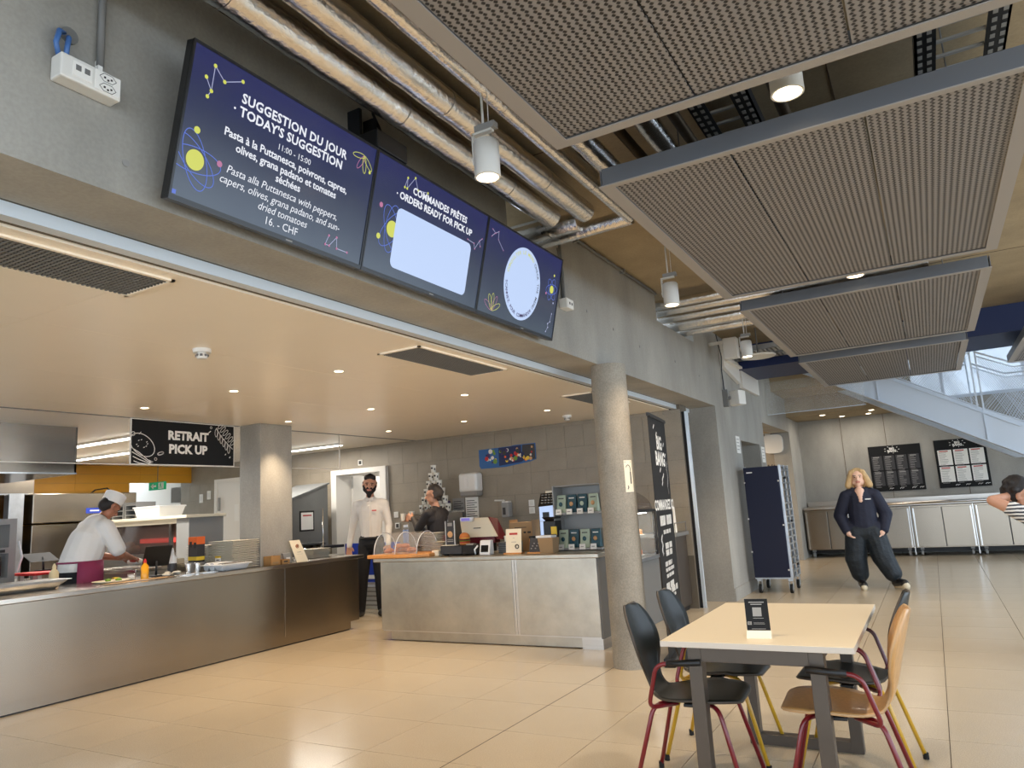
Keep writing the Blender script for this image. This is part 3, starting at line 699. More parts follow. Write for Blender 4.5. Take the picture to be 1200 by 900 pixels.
# ================================================================== cable trays
def tray(x0, x1, y0, y1, z, label):
    t = thing('cable_tray', label, 'cable tray', ((x0+x1)/2,(y0+y1)/2,z), group='perforated cable trays')
    al = (y1-y0) > (x1-x0); m = MB(); r = MB()
    if al:
        ob('side_rail', MB().box(x0,x0+.012,y0,y1,z,z+.07).box(x1-.012,x1,y0,y1,z,z+.07), 'dark_metal', t)
        ob('tray_bed', MB().box(x0,x0+.09,y0,y1,z,z+.004).box(x1-.09,x1,y0,y1,z,z+.004), 'dark_metal', t)
        for i in range(int((y1-y0)/.07)):
            y = y0+.07*i
            for xx in (x0+.012,x0+.052,x1-.072,x1-.032): r.box(xx,xx+.02,y,y+.035,z-.003,z-.001)
            if i % 2 == 0: m.box(x0+.09,x1-.09,y,y+.02,z+.004,z+.016)
    else:
        ob('side_rail', MB().box(x0,x1,y0,y0+.012,z,z+.07).box(x0,x1,y1-.012,y1,z,z+.07), 'galvanised', t)
        for i in range(int((x1-x0)/.06)): m.box(x0+.06*i,x0+.06*i+.03,y0,y1,z,z+.006)
    if r.v: ob('slot', r, 'grey_plastic', t)['kind'] = 'stuff'
    ob('rung', m, 'galvanised' if not al else 'grey_plastic', t)['kind'] = 'stuff'
tray(-.86,-.55,1.5,7.0,3.38,'dark perforated cable tray left of the bright ceiling lamp')
tray(.20,.58,1.5,7.0,3.38,'dark cable tray holding a white square ceiling device')
tray(-2.35,.3,10.45,10.75,3.34,'pale cable tray crossing in front of the navy beam')
tray(-2.35,.3,10.9,11.2,3.34,'second pale cable tray crossing just before the navy beam')
sp = thing('ceiling_sensor', 'white square ceiling device with round eye on a cable tray', 'sensor', (.39,3.2,3.36)); ob('plate', MB().box(.29,.50,2.98,3.40,3.345,3.372), 'white_plastic', sp, bev=.004); ob('eye', MB().lathe([(.0001,3.338),(.02,3.338),(.034,3.345)],(.39,3.2),20), 'grey_plastic', sp)
# ================================================================== fittings on the far part of the wall
wb_ = thing('wall_board', 'tall white board high on the wall by the farthest spotlight', 'board', (-2.39,10.75,3.1)); ob('sheet', MB().prism([(10.38,3.16),(11.35,3.02),(11.35,3.34),(10.38,3.50)],-2.395,-2.34,'x'), 'white_paint', wb_, bev=.004); ob('ledge', MB().box(-2.395,-2.28,10.42,11.3,3.24,3.27), 'white_paint', wb_)
wb_ = thing('wall_board', 'long white board high on the wall under the navy beam', 'board', (-2.39,12.1,3.1)); ob('sheet', MB().box(-2.395,-2.34,11.5,12.75,2.98,3.25), 'white_paint', wb_, bev=.004)
ab = thing('junction_box', 'white box beside the farthest pendant spotlight', 'box', (-2.0,9.9,3.2)); ob('case', MB().box(-2.2,-2.02,9.8,9.95,3.16,3.44), 'white_plastic', ab, bev=.01); ob('bracket', MB().box(-2.40,-2.2,9.86,9.89,3.38,3.42), 'white_plastic', ab)
ap = thing('access_point', 'flat white disc hanging below the farthest pendant spotlight', 'disc', (-1.85,10.3,3.2)); ob('disc', MB().lathe([(.0001,3.20),(.22,3.205),(.235,3.22),(.22,3.235),(.0001,3.235)],(-1.85,10.3),28), 'white_plastic', ap, smooth=True, auto=40); ob('stem', MB().tube([(-1.85,10.3,3.23),(-1.85,10.3,3.62)],.01,6), 'grey_mid', ap)
spk = thing('wall_speaker', 'small white box speaker hung on the concrete pier', 'speaker', (-2.3,10.5,2.69))
ob('cabinet', MB().hexa([(-2.33,10.42,2.60),(-2.18,10.36,2.60),(-2.12,10.52,2.60),(-2.33,10.60,2.60)],[(-2.33,10.42,2.80),(-2.18,10.36,2.80),(-2.12,10.52,2.80),(-2.33,10.60,2.80)]), 'white_plastic', spk, bev=.01); ob('bracket', MB().box(-2.40,-2.33,10.33,10.38,2.58,2.82).box(-2.36,-2.3,10.35,10.45,2.68,2.72), 'grey_mid', spk)
ob('cable', MB().tube([(-2.37,10.34,2.8),(-2.375,10.33,3.1),(-2.35,10.3,3.3),(-2.37,10.2,3.6)],.007,6).tube([(-2.37,10.37,2.8),(-2.378,10.37,3.1),(-2.36,10.36,3.3)],.005,5), 'dark_metal', spk)
for (nm, lab, y0, y1, z0, z1) in (('wall_notice','white paper notice left of the doorway by the trolley',10.85,11.08,1.95,2.2),('wall_notice','white paper notice right of the doorway by the trolley',12.65,12.9,1.86,2.12)):
    t = thing(nm, lab, 'notice', (-2.39,(y0+y1)/2,z0)); ob('sheet', MB().box(-2.399,-2.393,y0,y1,z0,z1), 'card_white', t); m = MB()
    for q in range(4): m.box(-2.393,-2.3925,y0+.03,y1-.03-.03*(q%2),z1-.05-.05*q,z1-.04-.05*q)
    ob('print', m, 'print_grey', t)
wd_ = thing('wall_dispenser', 'rounded white wall unit high in the far corridor opening', 'dispenser', (-2.62,15.7,2.3))
ob('body', MB().prism([(-2.72+.19*math.copysign(abs(math.cos(a))**.5,math.cos(a)),2.33+.19*math.copysign(abs(math.sin(a))**.5,math.sin(a))) for a in [2*PI*i/24 for i in range(24)]],15.58,15.71,'y'), 'white_plastic', wd_, smooth=True, auto=40); ob('arm', MB().box(-2.98,-2.88,15.6,15.72,2.22,2.34).box(-2.86,-2.76,15.62,15.7,2.5,2.56), 'white_plastic', wd_)
ws = frame('washroom_sign', 'dark lettering of the washroom sign on the corridor wall', 'sign', (-2.72,15.715,1.86), (1,0,0), (0,0,1)); text('lettering','WC  &',.16,'print_dark',ws,0,0,.004,bold=.002); text('lettering','← 1',.10,'print_dark',ws,.08,-.17,.004)
# ================================================================== table
tb = thing('table', 'pale rectangular table on dark steel frames with four chairs', 'table', (-.765,3.92,0))
ob('tabletop', MB().box(-1.165,-.36,3.31,4.53,.699,.725), ['table_top'], tb, bev=.002); ob('edge_band', MB().box(-1.1655,-.3595,3.3095,4.5305,.700,.7235), 'table_edge', tb)
for (a, b) in ((3.37,3.435),(4.35,4.415)):
    ob('leg_frame', MB().box(-1.062,-1.002,a,b,0,.699).box(-.548,-.488,a,b,0,.699).box(-1.002,-.548,a,b,.629,.699).box(-1.002,-.548,a,b,0,.055), 'table_leg', tb, bev=.002)
ob('apron', MB().box(-1.04,-1.0,3.435,4.35,.63,.699).box(-.55,-.51,3.435,4.35,.63,.699), 'table_leg', tb)
# card stand
cs = frame('table_card', 'small black information card in a pale holder on the table', 'card', (-.757,3.464,.725), (1,.12,0), (0,0,1))
ob('holder', MB().hexa([(-.052,.0,-.025),(.052,.0,-.025),(.052,.0,.03),(-.052,.0,.03)],[(-.052,.022,-.016),(.052,.022,-.016),(.052,.03,.002),(-.052,.03,.002)]), 'card_cream', cs, local=True)
ca = ob('card', MB().hexa([(-.050,.012,-.012),(.050,.012,-.012),(.050,.012,-.008),(-.050,.012,-.008)],[(-.052,.162,-.03),(.047,.162,-.03),(.047,.162,-.026),(-.052,.162,-.026)]), 'sign_black', cs, local=True)
def cardmark(mb, u0,u1,v0,v1):
    f_ = lambda v: -.0075-.018*(v-.012)/.15+.0008
    mb.quad((u0,v0,f_(v0)),(u1,v0,f_(v0)),(u1,v1,f_(v1)),(u0,v1,f_(v1)))
m = MB(); cardmark(m,-.020,.018,.088,.126); ob('pale_square', m, 'print_grey', cs, local=True)
m = MB()
for (u0,u1,v0,v1) in ((-.02,.025,.079,.081),(-.02,.028,.055,.057),(-.02,.026,.061,.062),(-.03,.03,.034,.036),(-.034,.032,.146,.150),(-.026,.022,.137,.141),(-.046,-.028,.052,.066)): cardmark(m,u0,u1,v0,v1)
ob('small_print', m, 'print_grey', cs, local=True); m = MB(); cardmark(m,-.043,-.031,.055,.063); ob('icon_hole', m, 'sign_black', cs, local=True)
# ================================================================== chairs (seat faces +x)
def cat(P, n):
    P = [P[0]]+list(P)+[P[-1]]; out = []
    for i in range(1, len(P)-2):
        for k in range(n):
            t = k/n; out.append(tuple(.5*((2*b)+(c-a)*t+(2*a-5*b+4*c-d)*t*t+(3*b-a-3*c+d)*t**3) for a,b,c,d in zip(P[i-1],P[i],P[i+1],P[i+2])))
    out.append(tuple(P[-2])); return out
PROF = cat([(.235,.425,.10,0),(.225,.444,.155,0),(.17,.452,.205,.004),(.08,.450,.222,.010),(-.03,.438,.215,.014),(-.11,.432,.175,.012),(-.165,.445,.118,-.0),(-.205,.485,.098,-.01),(-.228,.54,.115,-.016),(-.248,.61,.165,-.026),(-.270,.69,.182,-.030),(-.293,.765,.160,-.026),(-.310,.825,.112,-.018),(-.314,.838,.07,-.012)], 3)
def shell_mesh():
    P = []
    for i, (x, z, hw, c) in enumerate(PROF):
        a = PROF[max(i-1,0)]; b = PROF[min(i+1,len(PROF)-1)]; tx, tz = b[0]-a[0], b[1]-a[1]; l = math.hypot(tx,tz) or 1; nx, nz = tz/l, -tx/l   # normal: up on the seat, forward on the back
        if nz < 0 and abs(nz) > abs(nx): nx, nz = -nx, -nz
        row = []
        for j in range(11):
            s = -1+2*j/10; k = abs(c)*s*s*1.6
            row.append((x+(-1 if c < 0 else 0)*0+ (k if c < 0 else 0), s*hw, z+(k*.5 if c > 0 and x < .1 else 0)))
        P.append(row)
    return MB().grid(P)
def rbend(pts, r=.035, n=5):
    P = [Vector(p) for p in pts]; out = [P[0]]
    for i in range(1, len(P)-1):
        a = (P[i-1]-P[i]); b = (P[i+1]-P[i]); ra = min(r, a.length*.45, b.length*.45); a.normalize(); b.normalize()
        p0 = P[i]+a*ra; p1 = P[i]+b*ra
        for k in range(n+1): t = k/n; out.append(p0*(1-t)**2+P[i]*2*t*(1-t)+p1*t*t)
    out.append(P[-1]); return out
def chair(loc, rz, label, shell, frm, armm):
    edge = 'wood_edge' if shell == 'shell_wood' else 'shell_edge'
    t = thing('chair', label, 'chair', loc, rz, 'chairs at the table')
    s = ob('shell', shell_mesh(), [shell,edge], t, smooth=True, local=True); so_ = s.modifiers.new('thick','SOLIDIFY'); so_.thickness = .011; so_.offset = -1; so_.material_offset_rim = 1
    for sx in (1,-1):
        for sy in (1,-1):
            fx = .245 if sx > 0 else -.275
            lg = ob('leg', MB().tube(rbend([(.03*sx-.01,.06*sy,.415),(.15*sx-.01,.175*sy,.412),(fx,.225*sy,.012)],.05),.0105,10), frm, t, smooth=True, local=True)
            ob('foot', MB().cyl((fx,.225*sy),.014,0,.03,10), 'rubber', lg, local=True)
    ob('seat_mount', MB().box(-.10,.10,-.09,.09,.405,.425).box(-.03,.03,-.14,.14,.40,.415), 'black', t, local=True, bev=.004)
    for sy in (1,-1):
        a = ob('armrest', MB().tube(rbend([(-.06,.12*sy,.412),(-.165,.235*sy,.412),(-.105,.262*sy,.612),(.03,.262*sy,.622)],.045),.010,10), armm, t, smooth=True, local=True)
        ob('arm_pad', MB().tube([(-.055,.262*sy,.616),(.10,.261*sy,.627)],.0145,10), 'black', a, smooth=True, local=True)
    return t
chair((-1.115,3.62,0), .04, 'black shell chair with red legs nearest the round column', 'shell_black','frame_red','frame_red')
chair((-1.13,4.17,0), .0, 'black shell chair with yellow legs at the far left of the table', 'shell_black','frame_yellow','frame_yellow')
chair((-.475,3.60,0), PI+.06, 'light wooden shell chair with red legs at the table', 'shell_wood','frame_red','frame_red')
chair((-.49,4.16,0), PI-.02, 'black shell chair with yellow legs behind the wooden chair', 'shell_black','frame_yellow','frame_burgundy')
# ================================================================== roll-up banner
B0 = Vector((-2.05,6.02,0)); B1 = Vector((-2.17,6.84,0)); bu = (B1-B0).normalized()
bn = frame('banner', 'tall narrow black roll-up banner with white lettering', 'banner', B0, bu, (0,0,1))
BW = (B1-B0).length
ob('cloth', MB().box(0,BW,.06,2.08,-.004,0), 'banner_black', bn, local=True); ob('top_rail', MB().box(-.005,BW+.005,2.07,2.10,-.012,.012), 'black', bn, local=True, bev=.003); ob('base', MB().box(-.01,BW+.01,0,.07,-.05,.05), 'dark_metal', bn, local=True, bev=.01); ob('pole', MB().tube([(BW/2,.07,-.03),(BW/2,2.07,-.02)],.01,8), 'galvanised', bn, local=True)
text('banner_title','BIG\nBANG',.17,'ink_white',bn,.42,1.78,.003,bold=.006,lsp=.85); text('banner_text','COMMANDEZ ICI',.12,'ink_white',bn,.43,1.30,.003,bold=.004); bars = MB()
for (u0,u1,v,h) in ((.14,.72,1.17,.085),(.25,.62,1.07,.035),(.28,.62,.95,.05),(.28,.60,.89,.05),(.20,.55,.80,.04),(.20,.62,.75,.03),(.22,.60,.70,.03),(.16,.58,.62,.05),(.20,.72,.57,.05),(.2,.6,.52,.025),(.18,.62,.43,.06),(.24,.62,.37,.05),(.24,.6,.32,.025)):
    n_ = max(3,int((u1-u0)/(h*.62))); 
    for q in range(n_):
        if q % 7 == 5: continue
        a_ = u0+(u1-u0)*q/n_; bars.quad((a_,v-h/2,.003),(a_+(u1-u0)/n_*.72,v-h/2,.003),(a_+(u1-u0)/n_*.72,v+h/2,.003),(a_,v+h/2,.003))
ob('small_print', bars, 'ink_white', bn, local=True)
m = MB()
for k in range(14):
    a = k*.9; stroke(m, [(.58+.03*math.cos(a)+.004*k,.16+.018*k),(.60+.03*math.cos(a+1.2)+.004*k,.175+.018*k)], .012, .003)
    stroke(m, [(.12+.02*math.cos(a),.88+.02*k*.6),(.16+.02*math.cos(a+1),.90+.02*k*.6)], .008, .003); stroke(m, [(.68+.02*math.cos(a)+.003*k,1.40+.022*k),(.70+.02*math.cos(a+1)+.003*k,1.42+.022*k)], .006, .003)
for (u, v) in ((.20,1.98),(.30,1.92),(.62,1.84),(.66,1.74),(.35,1.60),(.42,1.52),(.48,1.55),(.40,1.48)): stroke(m, [(u,v),(u+.04,v+.03)], .018, .003)
ob('doodle', m, 'ink_white', bn, local=True)
# ================================================================== blue covered roll trolley
tr = thing('tray_trolley', 'tall aluminium tray trolley with a dark blue front cover', 'trolley', (-2.06,10.97,0))
X0,X1,YA,YB,Z0,Z1 = -2.30,-1.80,10.66,11.32,.19,1.72
ob('cover', MB().box(X0,X1-.03,YA-.012,YA+.01,Z0+.02,Z1), 'navy_cloth', tr, bev=.012); ob('brand_mark', MB().box(X0+.04,X0+.12,YA-.0135,YA-.012,1.64,1.655), 'print_white', tr)
ob('cover_stud', MB().box(X0-.006,X0+.012,YA-.02,YA-.012,.55,.57).box(X0-.006,X0+.012,YA-.02,YA-.012,1.5,1.52).box(X1-.05,X1-.03,YA-.02,YA-.012,.3,.32).box(X1-.05,X1-.03,YA-.02,YA-.012,.9,.92).box(X1-.05,X1-.03,YA-.02,YA-.012,1.5,1.52).box(X0-.006,X0+.012,YA-.02,YA-.012,1.0,1.02), 'print_white', tr)
for (x, y) in ((X0+.015,YA+.03),(X1-.015,YA+.03),(X0+.015,YB-.03),(X1-.015,YB-.03),(X1-.015,(YA+YB)/2)): ob('upright', MB().box(x-.018,x+.018,y-.018,y+.018,Z0,Z1+.01), 'galvanised', tr, bev=.003)
for k in range(16):
    z = Z0+.08+k*.092; ob('runner', MB().box(X1-.03,X1+.004,YA+.04,YB-.04,z,z+.022), 'galvanised', tr); ob('runner', MB().box(X0,X0+.03,YA+.04,YB-.04,z,z+.022), 'galvanised', tr)
ob('shelf', MB().box(X0,X1,YA+.02,YB,Z0,Z0+.02).box(X0,X1,YA+.02,YB,Z1-.02,Z1), 'galvanised', tr); [ob('upright_knob', MB().cbox((X1+.012,YA+a_,b_),(.03,.03,.03)), 'black', tr) for a_, b_ in ((.2,1.55),(.33,.95),(.45,.35))]
for (x, y) in ((X0+.05,YA+.06),(X1-.04,YA+.05),(X0+.05,YB-.06),(X1-.04,YB-.05)):
    cst = ob('castor_fork', MB().box(x-.03,x+.03,y-.035,y+.035,.16,.19).box(x-.028,x-.022,y-.02,y+.03,.05,.16).box(x+.022,x+.028,y-.02,y+.03,.05,.16), 'galvanised', tr)
    wm = MB().tube([(x-.018,y,.06),(x+.018,y,.06)],.06,18); ob('wheel', wm, 'rubber', cst); ob('hub', MB().tube([(x-.021,y,.06),(x+.021,y,.06)],.034,12), 'grey_plastic', cst)
# ================================================================== cooled cabinets along the end wall
seams = [-2.38,-1.49,-.44,.60,1.65,2.70]
for k in range(5):
    a, b = seams[k]+.006, seams[k+1]-.006; mid = (a+b)/2
    t = thing('cooled_cabinet', ('leftmost cooled steel cabinet on castors, beside the corridor wall','cooled steel cabinet behind the walking woman','cooled steel cabinet below the two menu boards','cooled steel cabinet with the paired bright handles at far right','cooled steel cabinet at the right picture edge behind the seated person')[k], 'cabinet', (mid,16.5,0), group='cooled cabinets along the end wall')
    ob('body', MB().box(a,b,16.23,16.93,.15,.94), 'steel_front', t, bev=.004)
    for (p, q, sgn) in ((a+.02,mid-.008,-1),(mid+.008,b-.02,1)):
        d = ob('cabinet_door', MB().box(p,q,16.20,16.23,.17,.90), 'steel_front', t, bev=.004)
        hx = q-.02 if sgn > 0 else p+.02
        ob('handle', MB().box(hx-.012,hx+.012,16.185,16.2,.17,.90), 'steel_bright', d); ob('edge_seal', MB().box((q if sgn < 0 else p)-.006,(q if sgn < 0 else p)+.006,16.205,16.228,.17,.90), 'black', d)
    ob('side_post', MB().box(b-.012,b+.004,16.19,16.22,.03,.94), 'steel_bright', t)
    for x in (a+.1,b-.1):
        c_ = ob('castor', MB().box(x-.03,x+.03,16.26,16.34,.11,.15).tube([(x-.02,16.3,.05),(x+.02,16.3,.05)],.05,14), 'grey_plastic', t, smooth=True, auto=40)
    ob('underside', MB().box(a,b,16.5,16.9,.06,.15), 'black', t)
tp = thing('worktop', 'continuous steel worktop with chrome rail along the end wall', 'worktop', (0,16.5,.95))
ob('slab', MB().box(-2.38,2.70,16.17,16.95,.95,1.0), 'steel', tp, bev=.006); ob('upstand', MB().box(-2.38,2.70,16.9,16.99,1.0,1.10), 'steel', tp, bev=.006); ob('rail', MB().tube([(-1.5,16.12,1.0),(2.70,16.12,1.0)],.028,12), 'steel_bright', tp, smooth=True)
for x in (-1.4,-.44,.6,1.65,2.6): ob('rail_bracket', MB().box(x-.012,x+.012,16.12,16.18,.96,.99), 'steel_bright', tp)
# ================================================================== menu boards
def mboard(x0, x1, z0, z1, label, nc, sheet, inks):
    t = frame('menu_board', label, 'menu board', (x0,16.985,z0), (1,0,0), (0,0,1)); W, Hh = x1-x0, z1-z0
    ob('panel', MB().box(0,W,0,Hh,-.012,0), 'sign_black', t, local=True, bev=.003)
    gx = .03; sw = (W-.09-gx*(nc-1))/nc; sh = (Hh-.32)/2-.015
    for r in range(2):
        for c in range(nc):
            u = .045+c*(sw+gx); v = .115+r*(sh+.03)
            s_ = ob('menu_sheet', MB().box(u,u+sw,v,v+sh,0,.004), sheet, t, local=True)
            m = MB(); random.seed(r*10+c)
            for q in range(9): yy = v+sh-.06-q*.033; ww = sw*random.uniform(.4,.8); m.quad((u+.02,yy,.005),(u+.02+ww*.85,yy,.005),(u+.02+ww*.85,yy+.008,.005),(u+.02,yy+.008,.005))
            ob('menu_print', m, inks[0], s_, local=True)
            m = MB().quad((u+.03,v+sh-.035,.0052),(u+sw*.75,v+sh-.035,.0052),(u+sw*.75,v+sh-.015,.0052),(u+.03,v+sh-.015,.0052)); ob('menu_heading', m, inks[1], s_, local=True)
    text('board_title','BIG\nBANG',.06,'ink_white',t,W*.46,Hh-.095,.003,bold=.003,lsp=.8)
    m = MB()
    for k in range(9): a = 2*PI*k/9; stroke(m, [(W*.46+.12*math.cos(a),Hh-.09+.065*math.sin(a)),(W*.46+.14*math.cos(a),Hh-.09+.075*math.sin(a))], .010, .003)
    for (u, k) in ((.35,0),(.55,1),(.78,2),(.92,3)):
        for q in range(4): stroke(m, [(W*u-.03+.02*q,.04+.012*(q%2)),(W*u-.015+.02*q,.06)], .007, .003)
    ob('doodle', m, 'ink_white', t, local=True)
    return t
mboard(-1.08,-.12,1.24,2.17,'black menu board with eight dark sheets behind the woman',4,'sheet_dark',('print_grey','print_grey'))
mb2 = mboard(.12,1.0,1.24,2.19,'black menu board with six white sheets near the stair',3,'card_white',('print_grey','print_red'))
# ================================================================== stair
st = thing('staircase', 'pale steel staircase with wire mesh railing descending to the right', 'staircase', (.2,14.5,0))
SL = -.565
def zb(x): return 3.135+SL*(x+1.18)          # lower edge of the string
for (y, nm) in ((14.0,'string'),(15.35,'string')):
    ob(nm, MB().prism([(-2.1,zb(-2.1)),(1.32,zb(1.32)),(3.4,zb(1.32)),(3.4,zb(1.32)+.45),(1.46,zb(1.32)+.45),(-2.1,zb(-2.1)+.50)], y, y+.02, 'y'), 'stair_white', st)
    fl_ = MB()
    for (dz, wd2) in ((0,.20),(.49,.06)):
        fl_.hexa([(-2.1,y-.03,zb(-2.1)+dz-.02),(1.32,y-.03,zb(1.32)+dz*.92-.02),(1.32,y+wd2,zb(1.32)+dz*.92-.02),(-2.1,y+wd2,zb(-2.1)+dz-.02)],[(-2.1,y-.03,zb(-2.1)+dz),(1.32,y-.03,zb(1.32)+dz*.92),(1.32,y+wd2,zb(1.32)+dz*.92),(-2.1,y+wd2,zb(-2.1)+dz)])
        fl_.box(1.32,3.4,y-.03,y+wd2,zb(1.32)+dz*.92-.02,zb(1.32)+dz*.92)
    ob('flange', fl_, 'stair_white', st)
    ob('stiffener', MB().box(.86,.875,y-.025,y,zb(.87),zb(.87)+.48).box(-.62,-.605,y-.025,y,zb(-.62),zb(-.62)+.48), 'stair_white', st)
for k in range(13):
    x = -2.0+k*.265; ob('tread', MB().box(x,x+.30,14.02,15.35,zb(x)+.30,zb(x)+.34), 'stair_white', st)
ob('landing', MB().box(1.40,3.4,14.02,15.35,zb(1.32)+.36,zb(1.32)+.42), 'stair_white', st)
for y in (14.0,15.36):
    for (x, dx) in ((.80,0),(.88,0),(-.9,0),(2.4,0)):
        zz = zb(min(x,1.32))+.45; ob('baluster', MB().box(x-.012,x+.012,y-.012,y+.012,zz,zz+1.12), 'stair_white', st)
    for dz, r in ((.06,.012),(1.0,.016),(.93,.010)):
        ob('rail', MB().tube([(-2.1,y,zb(-2.1)+.5+dz),(.80,y,zb(.80)+.46+dz)],r,6).tube([(.88,y,zb(.88)+.46+dz),(1.36,y,zb(1.32)+.46+dz),(3.4,y,zb(1.32)+.46+dz)],r,6), 'stair_white', st)
    net = MB()
    for k in range(150):
        for s in (1,-1):
            x0 = -2.1+k*.0375; pts = []
            for (hx, hz) in ((x0, .08),(x0+s*.55,.92)): pts.append((hx, hz))
            if not all(-2.1 < p[0] < 3.4 for p in pts): continue
            if (pts[0][0]-.84)*(pts[1][0]-.84) < 0: continue
            w_ = .0035; q = [(p[0], y, zb(min(p[0],1.34))+.47+p[1]) for p in pts]
            net.hexa([(q[0][0]-w_,y-w_,q[0][2]),(q[0][0]+w_,y-w_,q[0][2]),(q[0][0]+w_,y+w_,q[0][2]),(q[0][0]-w_,y+w_,q[0][2])],[(q[1][0]-w_,y-w_,q[1][2]),(q[1][0]+w_,y-w_,q[1][2]),(q[1][0]+w_,y+w_,q[1][2]),(q[1][0]-w_,y+w_,q[1][2])])
    ob('wire_net', net, 'stair_white', st)['kind'] = 'stuff'
# glass balustrade of the gallery at the left
gb = thing('glass_balustrade', 'clear glass balustrade on the gallery edge above the corridor opening', 'balustrade', (-1.5,13.5,3.0))
for k in range(2): ob('pane', MB().box(-2.38+.8*k,-1.59+.8*k,13.5,13.512,2.72,3.3), 'glass', gb)
ob('edge_strip', MB().box(-2.38,-.79,13.498,13.514,2.712,2.722), 'stair_white', gb)
# ================================================================== serving counter (left)
c1 = thing('serving_counter', 'long brushed steel serving counter under the pick up sign', 'counter', (-6.85,3.2,0))
for (a, b) in ((-1.2,1.6),(1.606,6.02),(6.03,7.24)): ob('front_panel', MB().box(-6.45,-6.43,a,b,.10,.842), 'steel_front', c1, bev=.002)
ob('carcass', MB().box(-7.28,-6.452,-1.2,5.828,.10,.842).box(-7.28,-6.452,6.312,7.235,.10,.842).box(-7.28,-6.942,5.828,6.312,.10,.842).box(-6.598,-6.452,5.828,6.312,.10,.842), 'steel', c1); ob('joint_strip', MB().box(-6.432,-6.428,6.021,6.029,.10,.842), 'steel_bright', c1)
ob('plinth', MB().box(-6.59,-6.447,-1.2,7.10,.012,.10), 'steel_front', c1); ob('gap_shade', MB().box(-6.58,-6.46,-1.2,7.09,0,.012), 'black', c1)  # black strip at the floor stands in for the shadow under the plinth
ob('worktop', MB().box(-7.33,-6.60,-1.2,5.828,.845,.885).box(-7.33,-6.60,6.312,7.34,.845,.885).box(-7.33,-6.942,5.828,6.312,.845,.885).box(-6.60,-6.418,-1.2,7.34,.845,.885), 'steel_top', c1, bev=.003)
gp = thing('guard_post', 'thin steel post at the end of the serving counter', 'post', (-7.0,7.22,.885)); ob('rod', MB().tube([(-7.0,7.22,.885),(-7.0,7.22,1.50)],.006,8), 'steel_bright', gp, smooth=True); ob('foot', MB().cyl((-7.0,7.22),.022,.885,.892,14), 'steel_bright', gp)
# ================================================================== till counter
c2 = thing('till_counter', 'scuffed steel till counter beside the round column', 'counter', (-4.2,7.0,0))
ob('front_panel', MB().box(-5.50,-3.80,6.56,6.58,.115,.842), 'steel_scuffed', c2, bev=.002); ob('front_panel', MB().box(-3.74,-2.87,6.56,6.58,.115,.842), 'steel_scuffed', c2, bev=.002); ob('centre_strip', MB().box(-3.798,-3.772,6.563,6.58,.115,.842).box(-3.768,-3.742,6.563,6.58,.115,.842), 'steel', c2)
ob('carcass', MB().box(-5.495,-2.875,6.582,7.38,.10,.842), 'steel', c2); ob('side_panel', MB().box(-2.873,-2.85,6.565,7.38,.10,.842), 'grey_mid', c2)
ob('plinth', MB().box(-5.40,-3.08,6.60,7.3,.008,.112), 'steel_scuffed', c2); ob('plinth_end', MB().box(-3.08,-2.865,6.575,7.3,0,.112), 'steel', c2)
ob('worktop', MB().box(-5.57,-2.83,6.52,7.42,.845,.885), 'steel_scuffed', c2, bev=.005)
# ================================================================== pick up sign
sg = frame('hanging_sign', 'black hanging sign reading RETRAIT PICK UP', 'sign', (-6.93,4.475,2.012), (0,1,0), (0,0,1))
SW, SH = 1.265, .468
ob('panel', MB().box(.008,SW-.008,.008,SH-.008,-.012,.002), 'sign_black', sg, local=True); ob('rim', MB().box(0,SW,0,.008,-.014,.004).box(0,SW,SH-.008,SH,-.014,.004).box(0,.008,.008,SH-.008,-.014,.004).box(SW-.008,SW,.008,SH-.008,-.014,.004), 'white_paint', sg, local=True)
text('lettering','RETRAIT',.128,'ink_white',sg,.665,.312,.003,bold=.006,sp=1.02); text('lettering','PICK UP',.128,'ink_white',sg,.665,.168,.003,bold=.006,sp=1.02)
m = MB()
for (rx, ry, cy) in ((.15,.10,.20),): stroke(m, [(.13+rx*math.cos(a)*math.cos(-.6)-ry*math.sin(a)*math.sin(-.6), cy+rx*math.cos(a)*math.sin(-.6)+ry*math.sin(a)*math.cos(-.6)) for a in [2*PI*i/24 for i in range(24)]], .008, .003, True)
for k in range(4): stroke(m, [(.01+.01*k,.17-.045*k),(.10,.12-.035*k),(.19,.05-.015*k),(.25,.03)], .008, .003)
for k in range(8): a = k*1.7; stroke(m, [(.12+.06*math.cos(a),.21+.04*math.sin(a)),(.13+.06*math.cos(a),.216+.04*math.sin(a))], .007, .003)
stroke(m, ellip(.335,.12,.035,.014,.3,14), .010, .003, True); stroke(m, ellip(.025,.31,.02,.02,0,12), .007, .003, True); stroke(m, ellip(.28,.06,.014,.014,0,10), .006, .003, True); stroke(m, [(.09,.31),(.11,.33)], .008, .003)
stroke(m, [(1.02,.43),(1.09,.33),(1.16,.27),(1.24,.2)], .007, .003)
for k in range(6):
    t_ = k/5; u = 1.03+.17*t_; v = .42-.18*t_
    stroke(m, ellip(u+.045,v+.035,.045,.016,.75,14), .006, .003, True); stroke(m, ellip(u-.012,v-.045,.045,.016,-1.6,14), .006, .003, True)
stroke(m, ellip(.95,.43,.012,.012,0,10), .006, .003, True); stroke(m, [(.92,.37),(.945,.39)], .010, .003); stroke(m, [(1.14,.13),(1.15,.14)], .010, .003); stroke(m, [(1.20,.10),(1.21,.11)], .012, .003)
ob('doodle', m, 'ink_white', sg, local=True)
